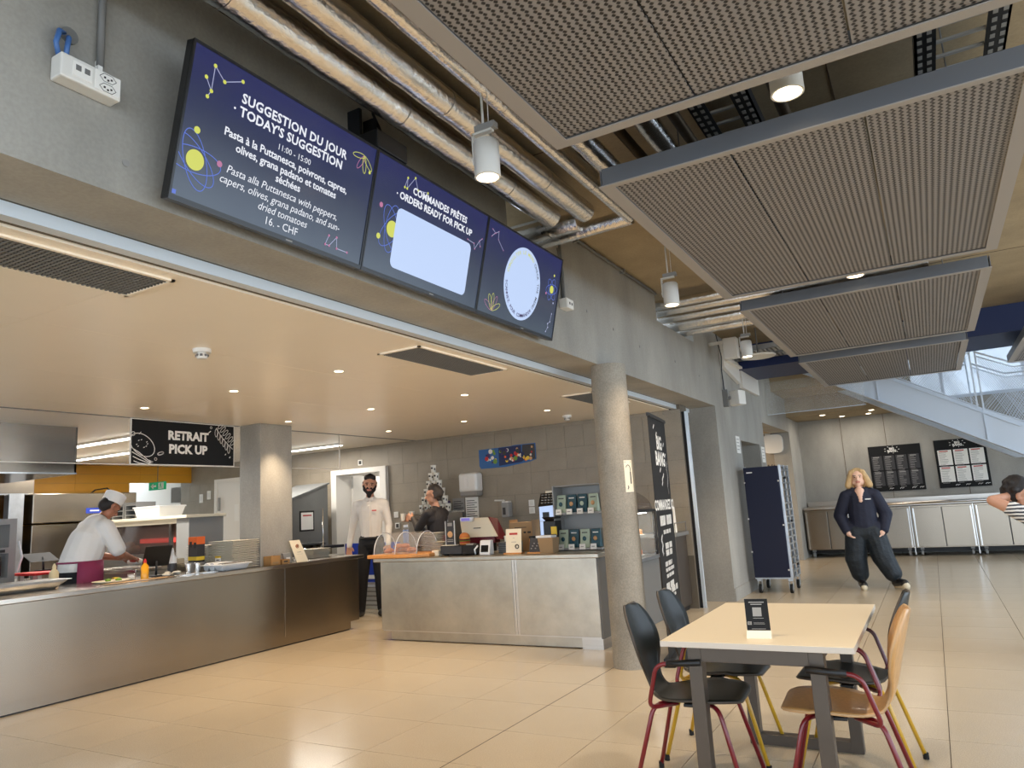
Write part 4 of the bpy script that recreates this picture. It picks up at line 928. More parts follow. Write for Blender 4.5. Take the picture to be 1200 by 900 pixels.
# ================================================================== ceiling downlights, smoke alarms, linear lamps
names = {(-3.9,4.22):'nearest downlight of the row next to the beam',(-3.9,6.0):'downlight above the middle of the till counter, next row from the beam',(-3.9,7.8):'downlight nearest the round column',(-5.1,4.22):'downlight by the smoke alarm in the middle row',(-5.1,6.0):'downlight in the middle of the ceiling field',(-5.1,7.8):'downlight in front of the coloured poster',(-6.33,4.22):'downlight directly above the pick up sign',(-6.33,6.0):'downlight beside the square column',(-6.33,7.8):'downlight above the bearded man'}
dproto = None
def downlight(x, y, label, power):
    global dproto
    if dproto is None:
        t = thing('ceiling_downlight', label, 'downlight', (x,y,2.488), group='small kitchen ceiling downlights'); dproto = t
        ob('ring', MB().lathe([(.034,-.003),(.046,-.003),(.046,0),(.034,0)],(0,0),20), 'white_plastic', t, local=True); ob('bulb', MB().cyl((0,0),.034,-.0025,-.001,20), 'lamp_warm', t, local=True)
    else: t = dup(dproto, (x,y,2.488), label=label)
    lamp('beam','SPOT',(x,y,2.48),power,WARM,.035,(0,0,0),84,.8,t)
for (x, y), l in names.items(): downlight(x, y, l, DOWN_W)
for (x, y, lab) in ((-3.99,3.05,'white smoke alarm on the ceiling left of the middle grille'),(-3.97,8.5,'white smoke alarm on the ceiling near the round column')):
    t = thing('smoke_alarm', lab, 'smoke alarm', (x,y,2.488), group='ceiling smoke alarms')
    ob('base', MB().lathe([(.0001,2.463),(.055,2.463),(.058,2.488)],(x,y),24), 'white_plastic', t, smooth=True, auto=40); ob('head', MB().lathe([(.0001,2.425),(.03,2.425),(.034,2.44),(.028,2.463)],(x,y),20), 'white_plastic', t, smooth=True, auto=40)
    m = MB()
    for k in range(8): a = 2*PI*k/8; m.cbox((x+.034*math.cos(a),y+.034*math.sin(a),2.445),(.012,.012,.014))
    ob('vent_slot', m, 'grey_mid', t)
for k, (x0, x1, y, lab) in enumerate(((-9.6,-8.0,5.40,'nearer white tube lamp behind the glass screen'),(-11.3,-9.7,6.42,'farther white tube lamp above the yellow tiles'),(-9.4,-7.8,8.45,'white tube lamp right of the square column'))):
    t = thing('tube_lamp', lab, 'lamp', ((x0+x1)/2,y,2.48), group='white ceiling tube lamps'); ob('case', MB().box(x0,x1,y-.06,y+.06,2.462,2.488), 'white_paint', t); ob('diffuser', MB().box(x0+.01,x1-.01,y-.05,y+.05,2.455,2.462), 'led', t)
    lamp('tube_light','AREA',((x0+x1)/2,y,2.45),LED_W*(1,.6,.6)[k],(1,.94,.86),(1.5,.1),None,parent=t)
lamp('kitchen_light','AREA',(-9.6,4.6,2.45),LED_W*.9,(1,.94,.86),(1.5,.3))
# ================================================================== kitchen equipment
hd = thing('extractor_hood', 'stainless extractor hood hanging behind the glass screen', 'hood', (-8.6,3.0,2.0))
ob('front_plate', MB().box(-7.92,-7.90,1.0,4.5,2.0,2.488), 'steel_front', hd); ob('side_plate', MB().box(-9.3,-7.9,4.48,4.5,2.0,2.488), 'steel', hd); ob('filter_bed', MB().hexa([(-9.3,1,2.02),(-7.92,1,2.10),(-7.92,4.48,2.10),(-9.3,4.48,2.02)],[(-9.3,1,2.488),(-7.92,1,2.488),(-7.92,4.48,2.488),(-9.3,4.48,2.488)]), 'steel', hd); ob('drip_rail', MB().box(-9.32,-7.895,1,4.505,1.985,2.0), 'steel_bright', hd)
h2 = thing('wall_bulkhead', 'lower steel bulkhead box against the yellow tiles', 'bulkhead', (-11.9,4.5,2.0)); ob('case', MB().box(-12.29,-11.4,3.5,5.9,1.98,2.30), 'steel_front', h2, bev=.006); ob('lip', MB().box(-12.29,-11.38,3.5,5.92,1.96,1.98), 'steel_bright', h2)
dw = thing('dish_machine', 'tall stainless hood dishwasher behind the cook', 'dishwasher', (-11.7,6.5,0))
ob('body', MB().box(-12.25,-11.32,5.85,7.4,0,1.52), 'steel_front', dw, bev=.008); ob('hood_top', MB().box(-12.25,-11.28,5.83,7.42,1.54,1.97), 'steel_front', dw, bev=.012); ob('label', MB().box(-11.28,-11.277,6.6,6.98,1.66,1.74), 'blue_label', dw); ob('label_print', MB().box(-11.277,-11.276,6.66,6.8,1.69,1.71), 'print_white', dw); ob('hose', MB().tube([(-11.9,7.0,1.97),(-11.9,7.1,2.05),(-11.9,7.3,2.08),(-11.9,7.4,2.0)],.012,6), 'black', dw)
fp = thing('door_post', 'pale steel post left of the dishwasher', 'post', (-11.4,5.6,0)); ob('shaft', MB().box(-11.5,-11.36,5.55,5.75,0,1.98), 'galvanised', fp, bev=.004); ob('base_plate', MB().box(-11.54,-11.32,5.5,5.8,0,.02), 'galvanised', fp)
wi = thing('warm_cupboard', 'dark open cupboard at the far left of the kitchen', 'cupboard', (-12.0,4.6,0)); ob('case', MB().box(-12.29,-11.7,3.6,5.5,0,1.92), 'sheet_dark', wi); ob('shelf', MB().box(-11.7,-11.6,3.6,5.5,1.1,1.14), 'dark_metal', wi)
# heated display unit
hu = thing('heated_display', 'grey heated food display with slanted glass behind the cook', 'food display', (-9.7,6.7,0))
ob('back_box', MB().box(-10.9,-8.92,6.62,7.0,0,1.44), 'wall_tile', hu); ob('end_panel', MB().box(-8.92,-8.66,6.45,7.0,0,1.50), 'grey_plastic', hu, bev=.004); ob('base', MB().box(-10.9,-8.92,6.45,6.62,0,1.02), 'steel', hu); ob('shelf_top', MB().box(-10.9,-8.62,6.38,7.02,1.485,1.525), 'card_cream', hu, bev=.004); ob('fascia', MB().box(-10.9,-8.92,6.47,6.50,1.42,1.485), 'card_cream', hu)
ob('slanted_glass', MB().hexa([(-10.35,6.42,1.02),(-9.02,6.42,1.02),(-9.02,6.43,1.02),(-10.35,6.43,1.02)],[(-10.35,6.50,1.43),(-9.12,6.50,1.43),(-9.12,6.51,1.43),(-10.35,6.51,1.43)]), 'oven_glass', hu); ob('glass_post', MB().hexa([(-10.42,6.41,1.0),(-10.35,6.41,1.0),(-10.35,6.45,1.0),(-10.42,6.45,1.0)],[(-10.50,6.48,1.45),(-10.42,6.48,1.45),(-10.42,6.52,1.45),(-10.50,6.52,1.45)]).hexa([(-9.02,6.41,1.0),(-8.97,6.41,1.0),(-8.97,6.45,1.0),(-9.02,6.45,1.0)],[(-9.12,6.48,1.45),(-9.07,6.48,1.45),(-9.07,6.52,1.45),(-9.12,6.52,1.45)]), 'steel_bright', hu)
ob('heat_lamp', MB().box(-9.9,-9.15,6.58,6.61,1.17,1.23), 'heat_glow', hu); ob('counter_ledge', MB().box(-10.9,-8.92,6.35,6.62,1.0,1.03), 'steel', hu)
fd = thing('bread_pile', 'pale bread rolls inside the heated display', 'food', (-10.1,6.56,1.03)); m = MB()
for k, (dx, dz) in enumerate(((0,.03),(.12,.03),(.06,.10),(-.08,.09),(.2,.04))): m.ell((-10.15+dx,6.56,1.06+dz),(.08,.05,.05),10,6)
ob('rolls', m, 'food_tan', fd, smooth=True)
for k, (x0, lab) in enumerate(((-10.45,'left wire rack on the heated display shelf'),(-10.15,'right wire rack on the heated display shelf'))):
    t = thing('wire_rack', lab, 'rack', (x0+.12,6.65,1.525), group='wire racks on the shelf'); ob('post', MB().box(x0,x0+.02,6.5,6.8,1.525,1.76), 'grey_mid', t); ob('post', MB().box(x0+.25,x0+.27,6.5,6.8,1.525,1.76), 'grey_mid', t)
    for q in range(3): ob('wire_shelf', MB().box(x0+.02,x0+.25,6.5,6.8,1.57+.07*q,1.582+.07*q), 'grey_mid', t)
wbx = thing('takeaway_box', 'white polystyrene box on the heated display shelf', 'box', (-9.6,6.65,1.525)); ob('case', MB().hexa([(-9.86,6.5,1.525),(-9.36,6.5,1.525),(-9.36,6.85,1.525),(-9.86,6.85,1.525)],[(-9.90,6.47,1.66),(-9.32,6.47,1.66),(-9.32,6.88,1.66),(-9.90,6.88,1.66)]), 'plastic_white', wbx, bev=.006); ob('lid', MB().box(-9.91,-9.31,6.46,6.89,1.66,1.68), 'plastic_white', wbx, bev=.004)
ex = thing('exit_sign', 'green running man exit sign hanging in the kitchen', 'exit sign', (-12.0,8.3,2.05)); ob('case', MB().box(-12.27,-11.83,8.3,8.34,2.05,2.19), 'green_sign', ex); ob('pictogram', MB().box(-11.99,-11.85,8.294,8.3,2.065,2.175).prism([(-12.21,2.12),(-12.14,2.165),(-12.14,2.135),(-12.06,2.135),(-12.06,2.105),(-12.14,2.105),(-12.14,2.075)],8.294,8.3,'y'), 'ink_white', ex); ob('running_man', MB().box(-11.94,-11.92,8.29,8.294,2.15,2.17).box(-11.945,-11.915,8.29,8.294,2.11,2.15).box(-11.96,-11.945,8.29,8.294,2.075,2.11).box(-11.915,-11.90,8.29,8.294,2.08,2.11), 'green_sign', ex); ob('hanger', MB().tube([(-12.05,8.32,2.19),(-12.05,8.32,2.488)],.006,6), 'grey_mid', ex)
for k, (x, z, lab) in enumerate(((-10.72+.0,1.93,'left white switch plate on the tiles by the white door'),)): pass
for (x, z, lab) in ((-12.0,1.88,'left white switch plate on the tiles beside the white door'),(-11.78,1.93,'right white switch plate on the tiles beside the white door')):
    t = thing('switch_plate', lab, 'switch', (x,9.19,z), group='switch plates by the white door'); ob('plate', MB().box(x-.05,x+.05,9.188,9.2,z-.08,z+.08), 'card_white', t, bev=.003); ob('rocker', MB().box(x-.03,x+.03,9.184,9.188,z-.04,z+.04), 'white_plastic', t)
# shelf oven at the far left
so2 = thing('shelf_oven', 'grey two-deck counter oven at the left picture edge', 'oven', (-8.75,3.9,.9))
pcb = thing('prep_counter', 'steel prep counter under the two-deck oven', 'counter', (-8.6,2.9,0)); ob('carcass', MB().box(-9.18,-8.02,1.2,4.6,.0,.86), 'steel', pcb); ob('worktop', MB().box(-9.2,-8.0,1.2,4.6,.86,.90), 'steel_top', pcb); ob('frame', MB().box(-9.1,-8.55,3.1,3.16,.90,1.56).box(-9.1,-8.55,4.20,4.27,.90,1.56).box(-9.1,-8.55,3.16,4.20,1.50,1.56).box(-9.1,-8.55,3.16,4.20,1.20,1.26).box(-9.1,-8.55,3.16,4.20,.90,.95), 'grey_plastic', so2); ob('oven_window', MB().box(-8.6,-8.58,3.2,4.15,.97,1.17), 'oven_glass', so2); ob('handle', MB().box(-8.55,-8.52,3.2,4.15,1.21,1.24), 'black', so2); ob('door_arm', MB().tube([(-8.54,4.29,1.32),(-8.5,4.31,1.15),(-8.53,4.28,1.0)],.012,6), 'plastic_white', so2); ob('bread', MB().ell((-8.8,3.9,1.05),(.12,.15,.07),10,6), 'food_tan', so2, smooth=True)
bx_ = thing('small_box', 'small white box on top of the counter oven', 'box', (-8.8,4.0,1.56)); ob('case', MB().box(-8.9,-8.7,3.98,4.14,1.56,1.64), 'plastic_white', bx_, bev=.01); ob('lid', MB().box(-8.905,-8.695,3.975,4.145,1.64,1.655), 'plastic_white', bx_)
rb = thing('cutting_board', 'bright red cutting board on the bench behind the cook', 'cutting board', (-8.35,4.3,.90)); ob('slab', MB().box(-8.6,-8.2,4.28,4.55,.955,.985), 'red_board', rb, bev=.01); ob('foot', MB().box(-8.55,-8.5,4.3,4.34,.90,.955).box(-8.3,-8.25,4.3,4.34,.90,.955).box(-8.55,-8.5,4.48,4.52,.90,.955).box(-8.3,-8.25,4.48,4.52,.90,.955), 'steel', rb)
def tablet(x, y, z, rz, label, w=.24, h=.2, tilt=.75, mt='black'):
    t = thing('tablet_stand', label, 'tablet', (x,y,z), rz)
    a = math.sin(tilt); c = math.cos(tilt)
    ob('screen', MB().hexa([(-.006,-w/2,.10),(.006,-w/2,.10),(.006,w/2,.10),(-.006,w/2,.10)],[(-.006-h*a,-w/2,.10+h*c),(.006-h*a,-w/2,.10+h*c),(.006-h*a,w/2,.10+h*c),(-.006-h*a,w/2,.10+h*c)]), mt, t, local=True, bev=.004)
    ob('stem', MB().tube([(-.03,0,.0),(-.05,0,.15)],.012,8), 'dark_metal', t, smooth=True, local=True); ob('foot', MB().box(-.11,.03,-.05,.05,0,.012), 'dark_metal', t, local=True); return t
tablet(-8.5,4.55,.985,PI*.0,'tilted black tablet beyond the red cutting board',.30,.22,1.15,'black_matte')
tablet(-7.02,4.84,.885,PI*.9,'black tilted tablet on the counter in front of the food display',.26,.24,.55)
# goods on the serving counter
bw = thing('mixing_pan', 'dented steel pan on the counter at the left edge', 'pan', (-7.1,3.55,.885)); ob('pan', MB().hexa([(-7.22,3.1,.885),(-6.95,3.1,.885),(-6.95,3.82,.885),(-7.22,3.82,.885)],[(-7.28,3.05,.96),(-6.90,3.05,.96),(-6.90,3.92,.96),(-7.28,3.92,.96)]), 'galvanised', bw, bev=.02); ob('rim', MB().box(-7.29,-6.89,3.04,3.93,.958,.966), 'galvanised', bw, bev=.003)
def bottle(x, y, z, r, h, body, cap, label, nm='squeeze_bottle', cat_='bottle', neck=.4, ncol=None, fill=None):
    t = thing(nm, label, cat_, (x,y,z))
    ob('body', MB().lathe([(.0001,z),(r,z),(r,z+h*.62),(r*neck,z+h*.76),(r*neck*.9,z+h*.82),(.0001,z+h*.82)],(x,y),16), body, t, smooth=True, auto=50)
    ob('cap', MB().lathe([(.0001,z+h*.80),(r*neck*1.15,z+h*.80),(r*neck*1.05,z+h*.88),(r*.14,z+h),(.0001,z+h)],(x,y),14), cap, t, smooth=True, auto=50)
    if fill: ob('contents', MB().lathe([(r*1.01,z+.01),(r*1.01,z+h*.42)],(x,y),16), fill, t, smooth=True)
    return t
bottle(-7.28,3.98,.885,.04,.21,'sauce_cream','sauce_cream','cream squeeze bottle on the counter left of the cook')
bottle(-6.86,4.62,.885,.036,.19,'orange_juice','red','small orange juice bottle with red cap on the counter','juice_bottle')
bottle(-7.0,5.02,.885,.046,.27,'plastic_white','plastic_white','white pump bottle with dark contents by the tilted tablet',fill='sheet_dark')
pl = thing('food_plate', 'flat pale board with chopped salad in front of the cook', 'plate', (-6.93,4.35,.885)); ob('plate', MB().lathe([(.0001,.885),(.13,.885),(.165,.898),(.160,.901),(.12,.893),(.0001,.893)],(-6.93,4.32),28), 'card_cream', pl, smooth=True); m = MB()
for k in range(9): m.ell((-6.93+.06*math.cos(k*2.1),4.36+.06*math.sin(k*2.1),.905),(.028,.028,.016),8,5)
ob('salad', m, 'lettuce', pl, smooth=True); ob('cheese', MB().box(-6.96,-6.92,4.35,4.39,.91,.925), 'yellow', pl)
cb2 = thing('serving_board', 'dark serving mat under the plate and juice bottle', 'mat', (-6.85,4.4,.885)); ob('mat', MB().box(-6.74,-6.58,4.1,4.75,.885,.891), 'kraft', cb2, bev=.002); ob('mat_edge', MB().box(-6.745,-6.575,4.095,4.755,.885,.888), 'black', cb2)
gl = thing('glass_pot', 'small clear glass pot beside the juice bottle', 'glass', (-6.92,4.52,.885)); ob('pot', MB().lathe([(.0001,.885),(.03,.885),(.038,.94),(.035,.94),(.028,.89),(.0001,.89)],(-6.92,4.52),18), 'acrylic', gl, smooth=True); ob('cream', MB().cyl((-6.92,4.52),.030,.888,.92,16), 'plate_white', gl)
np_ = thing('napkin_heap', 'crumpled white napkins beside the spoons on the counter', 'napkins', (-6.8,4.85,.885)); m = MB()
random.seed(5)
for k in range(9): m.ell((-6.8+random.uniform(-.06,.06),4.87+random.uniform(-.08,.08),.90+random.uniform(0,.02)),(.035,.03,.012),7,4)
ob('napkins', m, 'plate_white', np_)
for k in range(7):
    y = 4.78+k*.075; x = -6.62-.02*(k%2); t = thing('spoon', 'steel serving spoon lying on the counter edge before the napkins and tray', 'spoon', (x,y,.885), .4+.5*(k%3), 'steel spoons on the counter edge')
    ob('bowl', MB().ell((.0,.0,.008),(.026,.017,.007),10,5), 'steel_bright', t, smooth=True, local=True); ob('handle', MB().box(.02,.13,-.005,.005,.004,.008), 'steel_bright', t, local=True)
for k, (x, y, lab) in enumerate(((-6.78,5.05,'left steel beaker beside the cutlery tray'),(-6.76,5.14,'right steel beaker beside the cutlery tray'))):
    t = thing('steel_beaker', lab, 'beaker', (x,y,.885), group='steel beakers'); ob('wall', MB().lathe([(.0001,.885),(.028,.885),(.033,.985),(.030,.985),(.026,.89),(.0001,.89)],(x,y),18), 'steel_bright', t, smooth=True, auto=50); ob('rim', MB().lathe([(.030,.985),(.035,.985),(.035,.989),(.030,.989)],(x,y),18), 'steel_bright', t, smooth=True)
ct = thing('cutlery_tray', 'grey plastic cutlery tray with rounded troughs on the counter', 'tray', (-6.62,5.35,.885))
for k in range(2): ob('trough', MB().tube([(-6.72+.09*k-.0,5.22,.935),(-6.72+.09*k,5.50,.935)],.042,12), 'plastic_white', ct, smooth=True, auto=60)
ob('trough', MB().hexa([(-6.58,5.24,.888),(-6.50,5.24,.888),(-6.50,5.56,.888),(-6.58,5.56,.888)],[(-6.60,5.22,.945),(-6.47,5.22,.945),(-6.47,5.58,.945),(-6.60,5.58,.945)]), 'plastic_white', ct, bev=.012); ob('rim', MB().box(-6.79,-6.46,5.19,5.60,.943,.955), 'plastic_white', ct, bev=.004); m = MB()
for k in range(8): m.box(-6.70+.03*k,-6.69+.03*k,5.25,5.52,.955+.004*(k%3),.960+.004*(k%3))
ob('cutlery', m, 'steel_bright', ct)
# stacks of grey pulp trays
tp_ = None
for s_, (x0, x1, y0, y1, n, lab) in enumerate(((-6.98,-6.60,5.46,5.80,17,'grey pulp tray in the tall stack against the square column'),(-7.30,-7.0,5.42,5.78,15,'grey pulp tray in the rear stack behind the sauce cartons'))):
    proto = None
    for k in range(n):
        z = .885+k*.0178; loc = ((x0+x1)/2,(y0+y1)/2,z); jx = random.uniform(-.006,.006); w2 = (x1-x0)/2; d2 = (y1-y0)/2
        loc = (loc[0]+jx, loc[1]+random.uniform(-.006,.006), z)
        if proto is None:
            proto = thing('pulp_tray', lab, 'tray', loc, group='tray stack %s' % ('by the column' if s_ == 0 else 'behind the cartons'))
            ob('dish', MB().hexa([(-w2*.9,-d2*.9,0),(w2*.9,-d2*.9,0),(w2*.9,d2*.9,0),(-w2*.9,d2*.9,0)],[(-w2,-d2,.011),(w2,-d2,.011),(w2,d2,.011),(-w2,d2,.011)]), 'tray_grey', proto, local=True); ob('rim', MB().box(-w2-.008,w2+.008,-d2-.008,d2+.008,.011,.0165), 'tray_grey', proto, local=True)
        else: dup(proto, loc, label=('topmost ' if k == n-1 else '')+lab if k else lab)
# cartons
bo = thing('sauce_carton', 'orange and black printed carton next to the tray stack', 'carton', (-6.98,5.36,.885)); ob('carton', MB().box(-7.12,-6.98,5.30,5.40,.98,1.25), 'sheet_dark', bo, bev=.003); ob('orange_band', MB().box(-7.121,-6.979,5.299,5.401,1.17,1.251), 'orange', bo); ob('yellow_band', MB().box(-7.121,-6.979,5.299,5.401,1.0,1.04), 'yellow', bo); ob('crate', MB().box(-7.13,-6.97,5.29,5.41,.885,.98), 'print_grey', bo); ob('skyline', MB().box(-7.1,-7.06,5.2985,5.299,1.14,1.2).box(-7.03,-6.99,5.2985,5.299,1.13,1.19), 'black', bo)
bo = thing('sauce_carton', 'small white and yellow carton in front of the orange carton', 'carton', (-6.84,5.30,.955)); ob('carton', MB().box(-6.86,-6.78,5.44,5.452,.956,1.03), 'card_white', bo, bev=.002); ob('yellow_band', MB().box(-6.861,-6.779,5.439,5.453,1.01,1.031), 'yellow', bo); ob('print', MB().box(-6.84,-6.80,5.4385,5.44,.985,.995), 'print_dark', bo)
for (x0,x1,y0,y1,z1,lab,mt_) in ((-6.585,-6.47,5.86,6.0,.985,'open brown cardboard box on the counter beside the square column','card_board'),(-6.585,-6.47,6.02,6.14,.935,'low brown card box with dark print on the counter','card_board')):
    t = thing('card_box', lab, 'box', ((x0+x1)/2,(y0+y1)/2,.885)); ob('walls', MB().box(x0,x1,y0,y0+.004,.885,z1).box(x0,x1,y1-.004,y1,.885,z1).box(x0,x0+.004,y0,y1,.885,z1).box(x1-.004,x1,y0,y1,.885,z1).box(x0,x1,y0,y1,.885,.889), mt_, t); ob('print', MB().box(x1,x1+.001,y0+.03,y1-.03,.905,.92), 'print_dark' if z1 < .95 else 'kraft', t)
gb_ = thing('foil_parcel', 'grey folded wrapper behind the low card box', 'wrapper', (-6.54,6.1,.885)); ob('wrap', MB().hexa([(-6.59,6.16,.885),(-6.56,6.16,.885),(-6.56,6.26,.885),(-6.59,6.26,.885)],[(-6.595,6.12,1.0),(-6.565,6.12,1.0),(-6.565,6.25,1.0),(-6.595,6.25,1.0)]), 'grey_plastic', gb_, bev=.006); ob('label', MB().box(-6.56,-6.559,6.17,6.23,.92,.95), 'print_white', gb_)
mc = thing('menu_card', 'cream standing menu card with round brown emblem on the counter', 'menu card', (-6.52,6.36,.885)); ob('card', MB().hexa([(-6.50,6.27,.885),(-6.492,6.27,.885),(-6.492,6.45,.885),(-6.50,6.45,.885)],[(-6.56,6.21,1.135),(-6.552,6.21,1.135),(-6.552,6.37,1.135),(-6.56,6.37,1.135)]), 'card_cream', mc); ob('foot', MB().box(-6.58,-6.49,6.28,6.44,.885,.89), 'card_cream', mc)
m = MB(); m.tube([(-6.533+.0,6.315+.020*math.cos(a),1.065+.020*math.sin(a)) for a in [2*PI*i/14 for i in range(14)]],.005,5,closed=True); m.ell((-6.533,6.315,1.065),(.004,.011,.011),8,5); ob('emblem', m, 'skin_tan', mc); ob('print', MB().box(-6.520,-6.518,6.30,6.36,.995,1.0).box(-6.515,-6.513,6.29,6.38,.97,.974), 'print_grey', mc)
dr = thing('soup_kettle', 'steel soup kettle with black rim behind the menu card', 'kettle', (-7.5,7.55,.9)); ob('bench', MB().box(-7.9,-7.35,7.1,8.0,0,.86), 'steel', dr); ob('pot', MB().cyl((-7.6,7.6),.14,.86,1.02,24), 'steel_bright', dr, smooth=True); ob('rim', MB().lathe([(.12,1.02),(.2,1.02),(.2,1.04),(.12,1.04)],(-7.6,7.6),24), 'black', dr); ob('leg', MB().box(-7.46,-7.43,7.5,7.53,.86,1.02), 'black', dr)
for k in range(8):
    z = .885+k*.014; lab = 'cream plate in the stack at the end of the serving counter'
    if k == 0:
        pp = thing('dinner_plate', lab, 'plate', (-6.93,6.99,z), group='plates at the counter end'); ob('dish', MB().hexa([(-.11,-.13,0),(.11,-.13,0),(.11,.13,0),(-.11,.13,0)],[(-.13,-.15,.011),(.13,-.15,.011),(.13,.15,.011),(-.13,.15,.011)]), 'plate_white', pp, local=True, bev=.004); ob('rim', MB().box(-.135,.135,-.155,.155,.010,.013), 'tray_grey', pp, local=True)
    else: dup(pp, (-6.93+random.uniform(-.006,.006),6.99+random.uniform(-.006,.006),z))
# steel cabinet with slanted top by the scullery door
dm = thing('rack_dishwasher', 'grey steel cabinet with slanted top beside the scullery door', 'dishwasher', (-8.9,8.6,0)); ob('cabinet', MB().prism([(7.98,.0),(8.80,.0),(8.80,1.90),(7.98,1.66)],-9.1,-8.42,'x'), 'grey_steel', dm, bev=.006); ob('canopy', MB().hexa([(-9.12,7.95,1.655),(-8.40,7.95,1.655),(-8.40,8.82,1.91),(-9.12,8.82,1.91)],[(-9.12,7.95,1.68),(-8.40,7.95,1.68),(-8.40,8.82,1.935),(-9.12,8.82,1.935)]), 'grey_steel', dm); ob('notice_frame', MB().box(-8.42,-8.412,8.19,8.49,1.19,1.50), 'black', dm); ob('notice', MB().box(-8.412,-8.41,8.215,8.465,1.215,1.475), 'card_white', dm); ob('notice_heading', MB().box(-8.41,-8.409,8.25,8.43,1.42,1.44), 'print_red', dm); ob('side_table', MB().box(-8.4,-8.0,8.1,8.7,.92,.96), 'black', dm)
# scullery shelves
ss = thing('dish_shelf', 'wall shelf with white dish racks in the scullery', 'shelf', (-8.1,10.75,1.6)); ob('board', MB().box(-9.0,-7.4,10.5,10.9,1.62,1.66), 'steel', ss); ob('bracket', MB().box(-8.9,-8.86,10.6,10.9,1.3,1.62), 'black', ss)
for k in range(3):
    t = thing('dish_rack', ('left','middle','right')[k]+' white dish rack on the scullery shelf', 'rack', (-8.75+.42*k,10.7,1.66), group='dish racks on the scullery shelf'); m = MB(); x0 = -8.93+.42*k
    for q in range(8): m.box(x0+.045*q,x0+.045*q+.02,10.5,10.52,1.67,1.8)
    ob('bars', m, 'plastic_white', t); ob('rim', MB().box(x0,x0+.36,10.5,10.85,1.66,1.68).box(x0,x0+.36,10.5,10.52,1.80,1.82), 'plastic_white', t)
sk = thing('spray_tap', 'black curved spray tap in the scullery', 'tap', (-7.9,10.2,1.0)); ob('neck', MB().tube([(-7.65,10.3,1.0),(-7.65,10.3,1.85),(-7.7,10.3,1.92),(-7.85,10.3,1.9),(-7.92,10.3,1.78)],.025,8), 'black', sk, smooth=True); ob('collar', MB().cyl((-7.65,10.3),.04,.95,1.0,12), 'steel_bright', sk)
skb = thing('sink_bench', 'steel sink bench in the scullery', 'bench', (-8.1,10.4,0)); ob('carcass', MB().box(-8.4,-7.4,10.0,10.88,.0,.91), 'steel', skb); ob('worktop', MB().box(-8.42,-7.38,9.98,10.88,.91,.95), 'steel_top', skb)
# blue poster and crate behind the man
bp_ = thing('floor_poster', 'blue poster leaning low behind the bearded man', 'poster', (-7.6,9.0,0)); ob('sheet', MB().box(-8.3,-7.2,9.05,9.07,.35,.95), 'blue_label', bp_); ob('emblem', MB().ell((-7.95,9.045,.66),(.12,.006,.14),14,8), 'card_cream', bp_); ob('caption', MB().box(-8.2,-7.9,9.04,9.05,.40,.46).box(-7.85,-7.6,9.04,9.05,.40,.46), 'ink_white', bp_)
for k in range(5):
    t = thing('bottle_crate', 'grey crate in the low stack behind the bearded man', 'crate', (-7.75,8.85,.0+.065*k), group='grey crates behind the man')
    ob('walls', MB().box(-8.25,-7.25,8.7,9.02,.065*k+.002,.065*k+.05), 'plastic_white', t, bev=.004); ob('rim', MB().box(-8.27,-7.23,8.68,9.03,.065*k+.05,.065*k+.062), 'grey_plastic', t)
# ================================================================== goods on the till counter
Z = .885
cbd = thing('croissant_board', 'wooden serving board at the left end of the till counter', 'board', (-5.25,6.8,Z)); ob('board', MB().prism([(-5.64,6.50),(-5.10,6.50),(-4.86,6.62),(-4.86,6.98),(-5.64,6.98)],Z,Z+.04,'z'), 'board_wood', cbd, bev=.008); ob('crumb_groove', MB().box(-5.6,-5.12,6.53,6.54,Z+.04,Z+.0405), 'kraft', cbd)
dm_ = thing('display_dome', 'clear acrylic arched cover over the croissants', 'cover', (-5.3,6.75,Z+.04))
P = []
for i in range(13):
    a = PI*i/12; P.append([(x, 6.75-.20*math.cos(a), Z+.042+.235*math.sin(a)) for x in (-5.58,-4.98)])
ob('arch', MB().grid(P), 'acrylic', dm_, smooth=True)
for x in (-5.58,-5.28,-4.98): ob('rib', MB().tube([(x,6.75-.20*math.cos(PI*i/14),Z+.042+.235*math.sin(PI*i/14)) for i in range(15)],.005,6), 'plastic_white', dm_, smooth=True)
random.seed(11)
for k in range(7):
    x = -5.50+.062*k; y = 6.68+.06*(k%2); z = Z+.04+(.045 if k in (2,4) else 0)
    t = thing('croissant', ('leftmost','second','raised third','fourth','raised fifth','sixth','rightmost')[k]+' golden croissant under the clear cover', 'croissant', (x,y,z), .5*k, 'croissants under the cover')
    pts = [(.065*math.cos(a)-.02,.065*math.sin(a),.028+.008*math.cos(a)) for a in [(-1.25+2.5*i/8) for i in range(9)]]
    ob('crust', MB().tube(pts,[.006,.016,.023,.028,.031,.028,.023,.016,.006],10), 'croissant', t, smooth=True, local=True); m = MB()
    for i in (2,3,4,5,6): a = -1.25+2.5*i/8; m.tube([(.065*math.cos(a)-.02+.031*math.cos(a)*math.cos(q),.065*math.sin(a)+.031*math.sin(a)*math.cos(q),.028+.031*math.sin(q)) for q in (0,.8,1.6,2.4,3.1)],.004,5)
    ob('fold', m, 'bun', t, local=True)
for k in range(14):
    z = Z+.0175*k; lab = 'white plate in the tall stack behind the croissants'
    if k == 0: pw = thing('side_plate', lab, 'plate', (-5.14,7.08,z), group='tall plate stack'); ob('dish', MB().lathe([(.0001,0),(.09,0),(.135,.012),(.14,.016),(.132,.016),(.09,.006),(.0001,.006)],(0,0),28), 'plate_white', pw, smooth=True, local=True); ob('foot', MB().lathe([(.085,-.001),(.092,-.001),(.092,.002),(.085,.002)],(0,0),24), 'plate_white', pw, local=True)
    else: dup(pw, (-5.14,7.08,z))
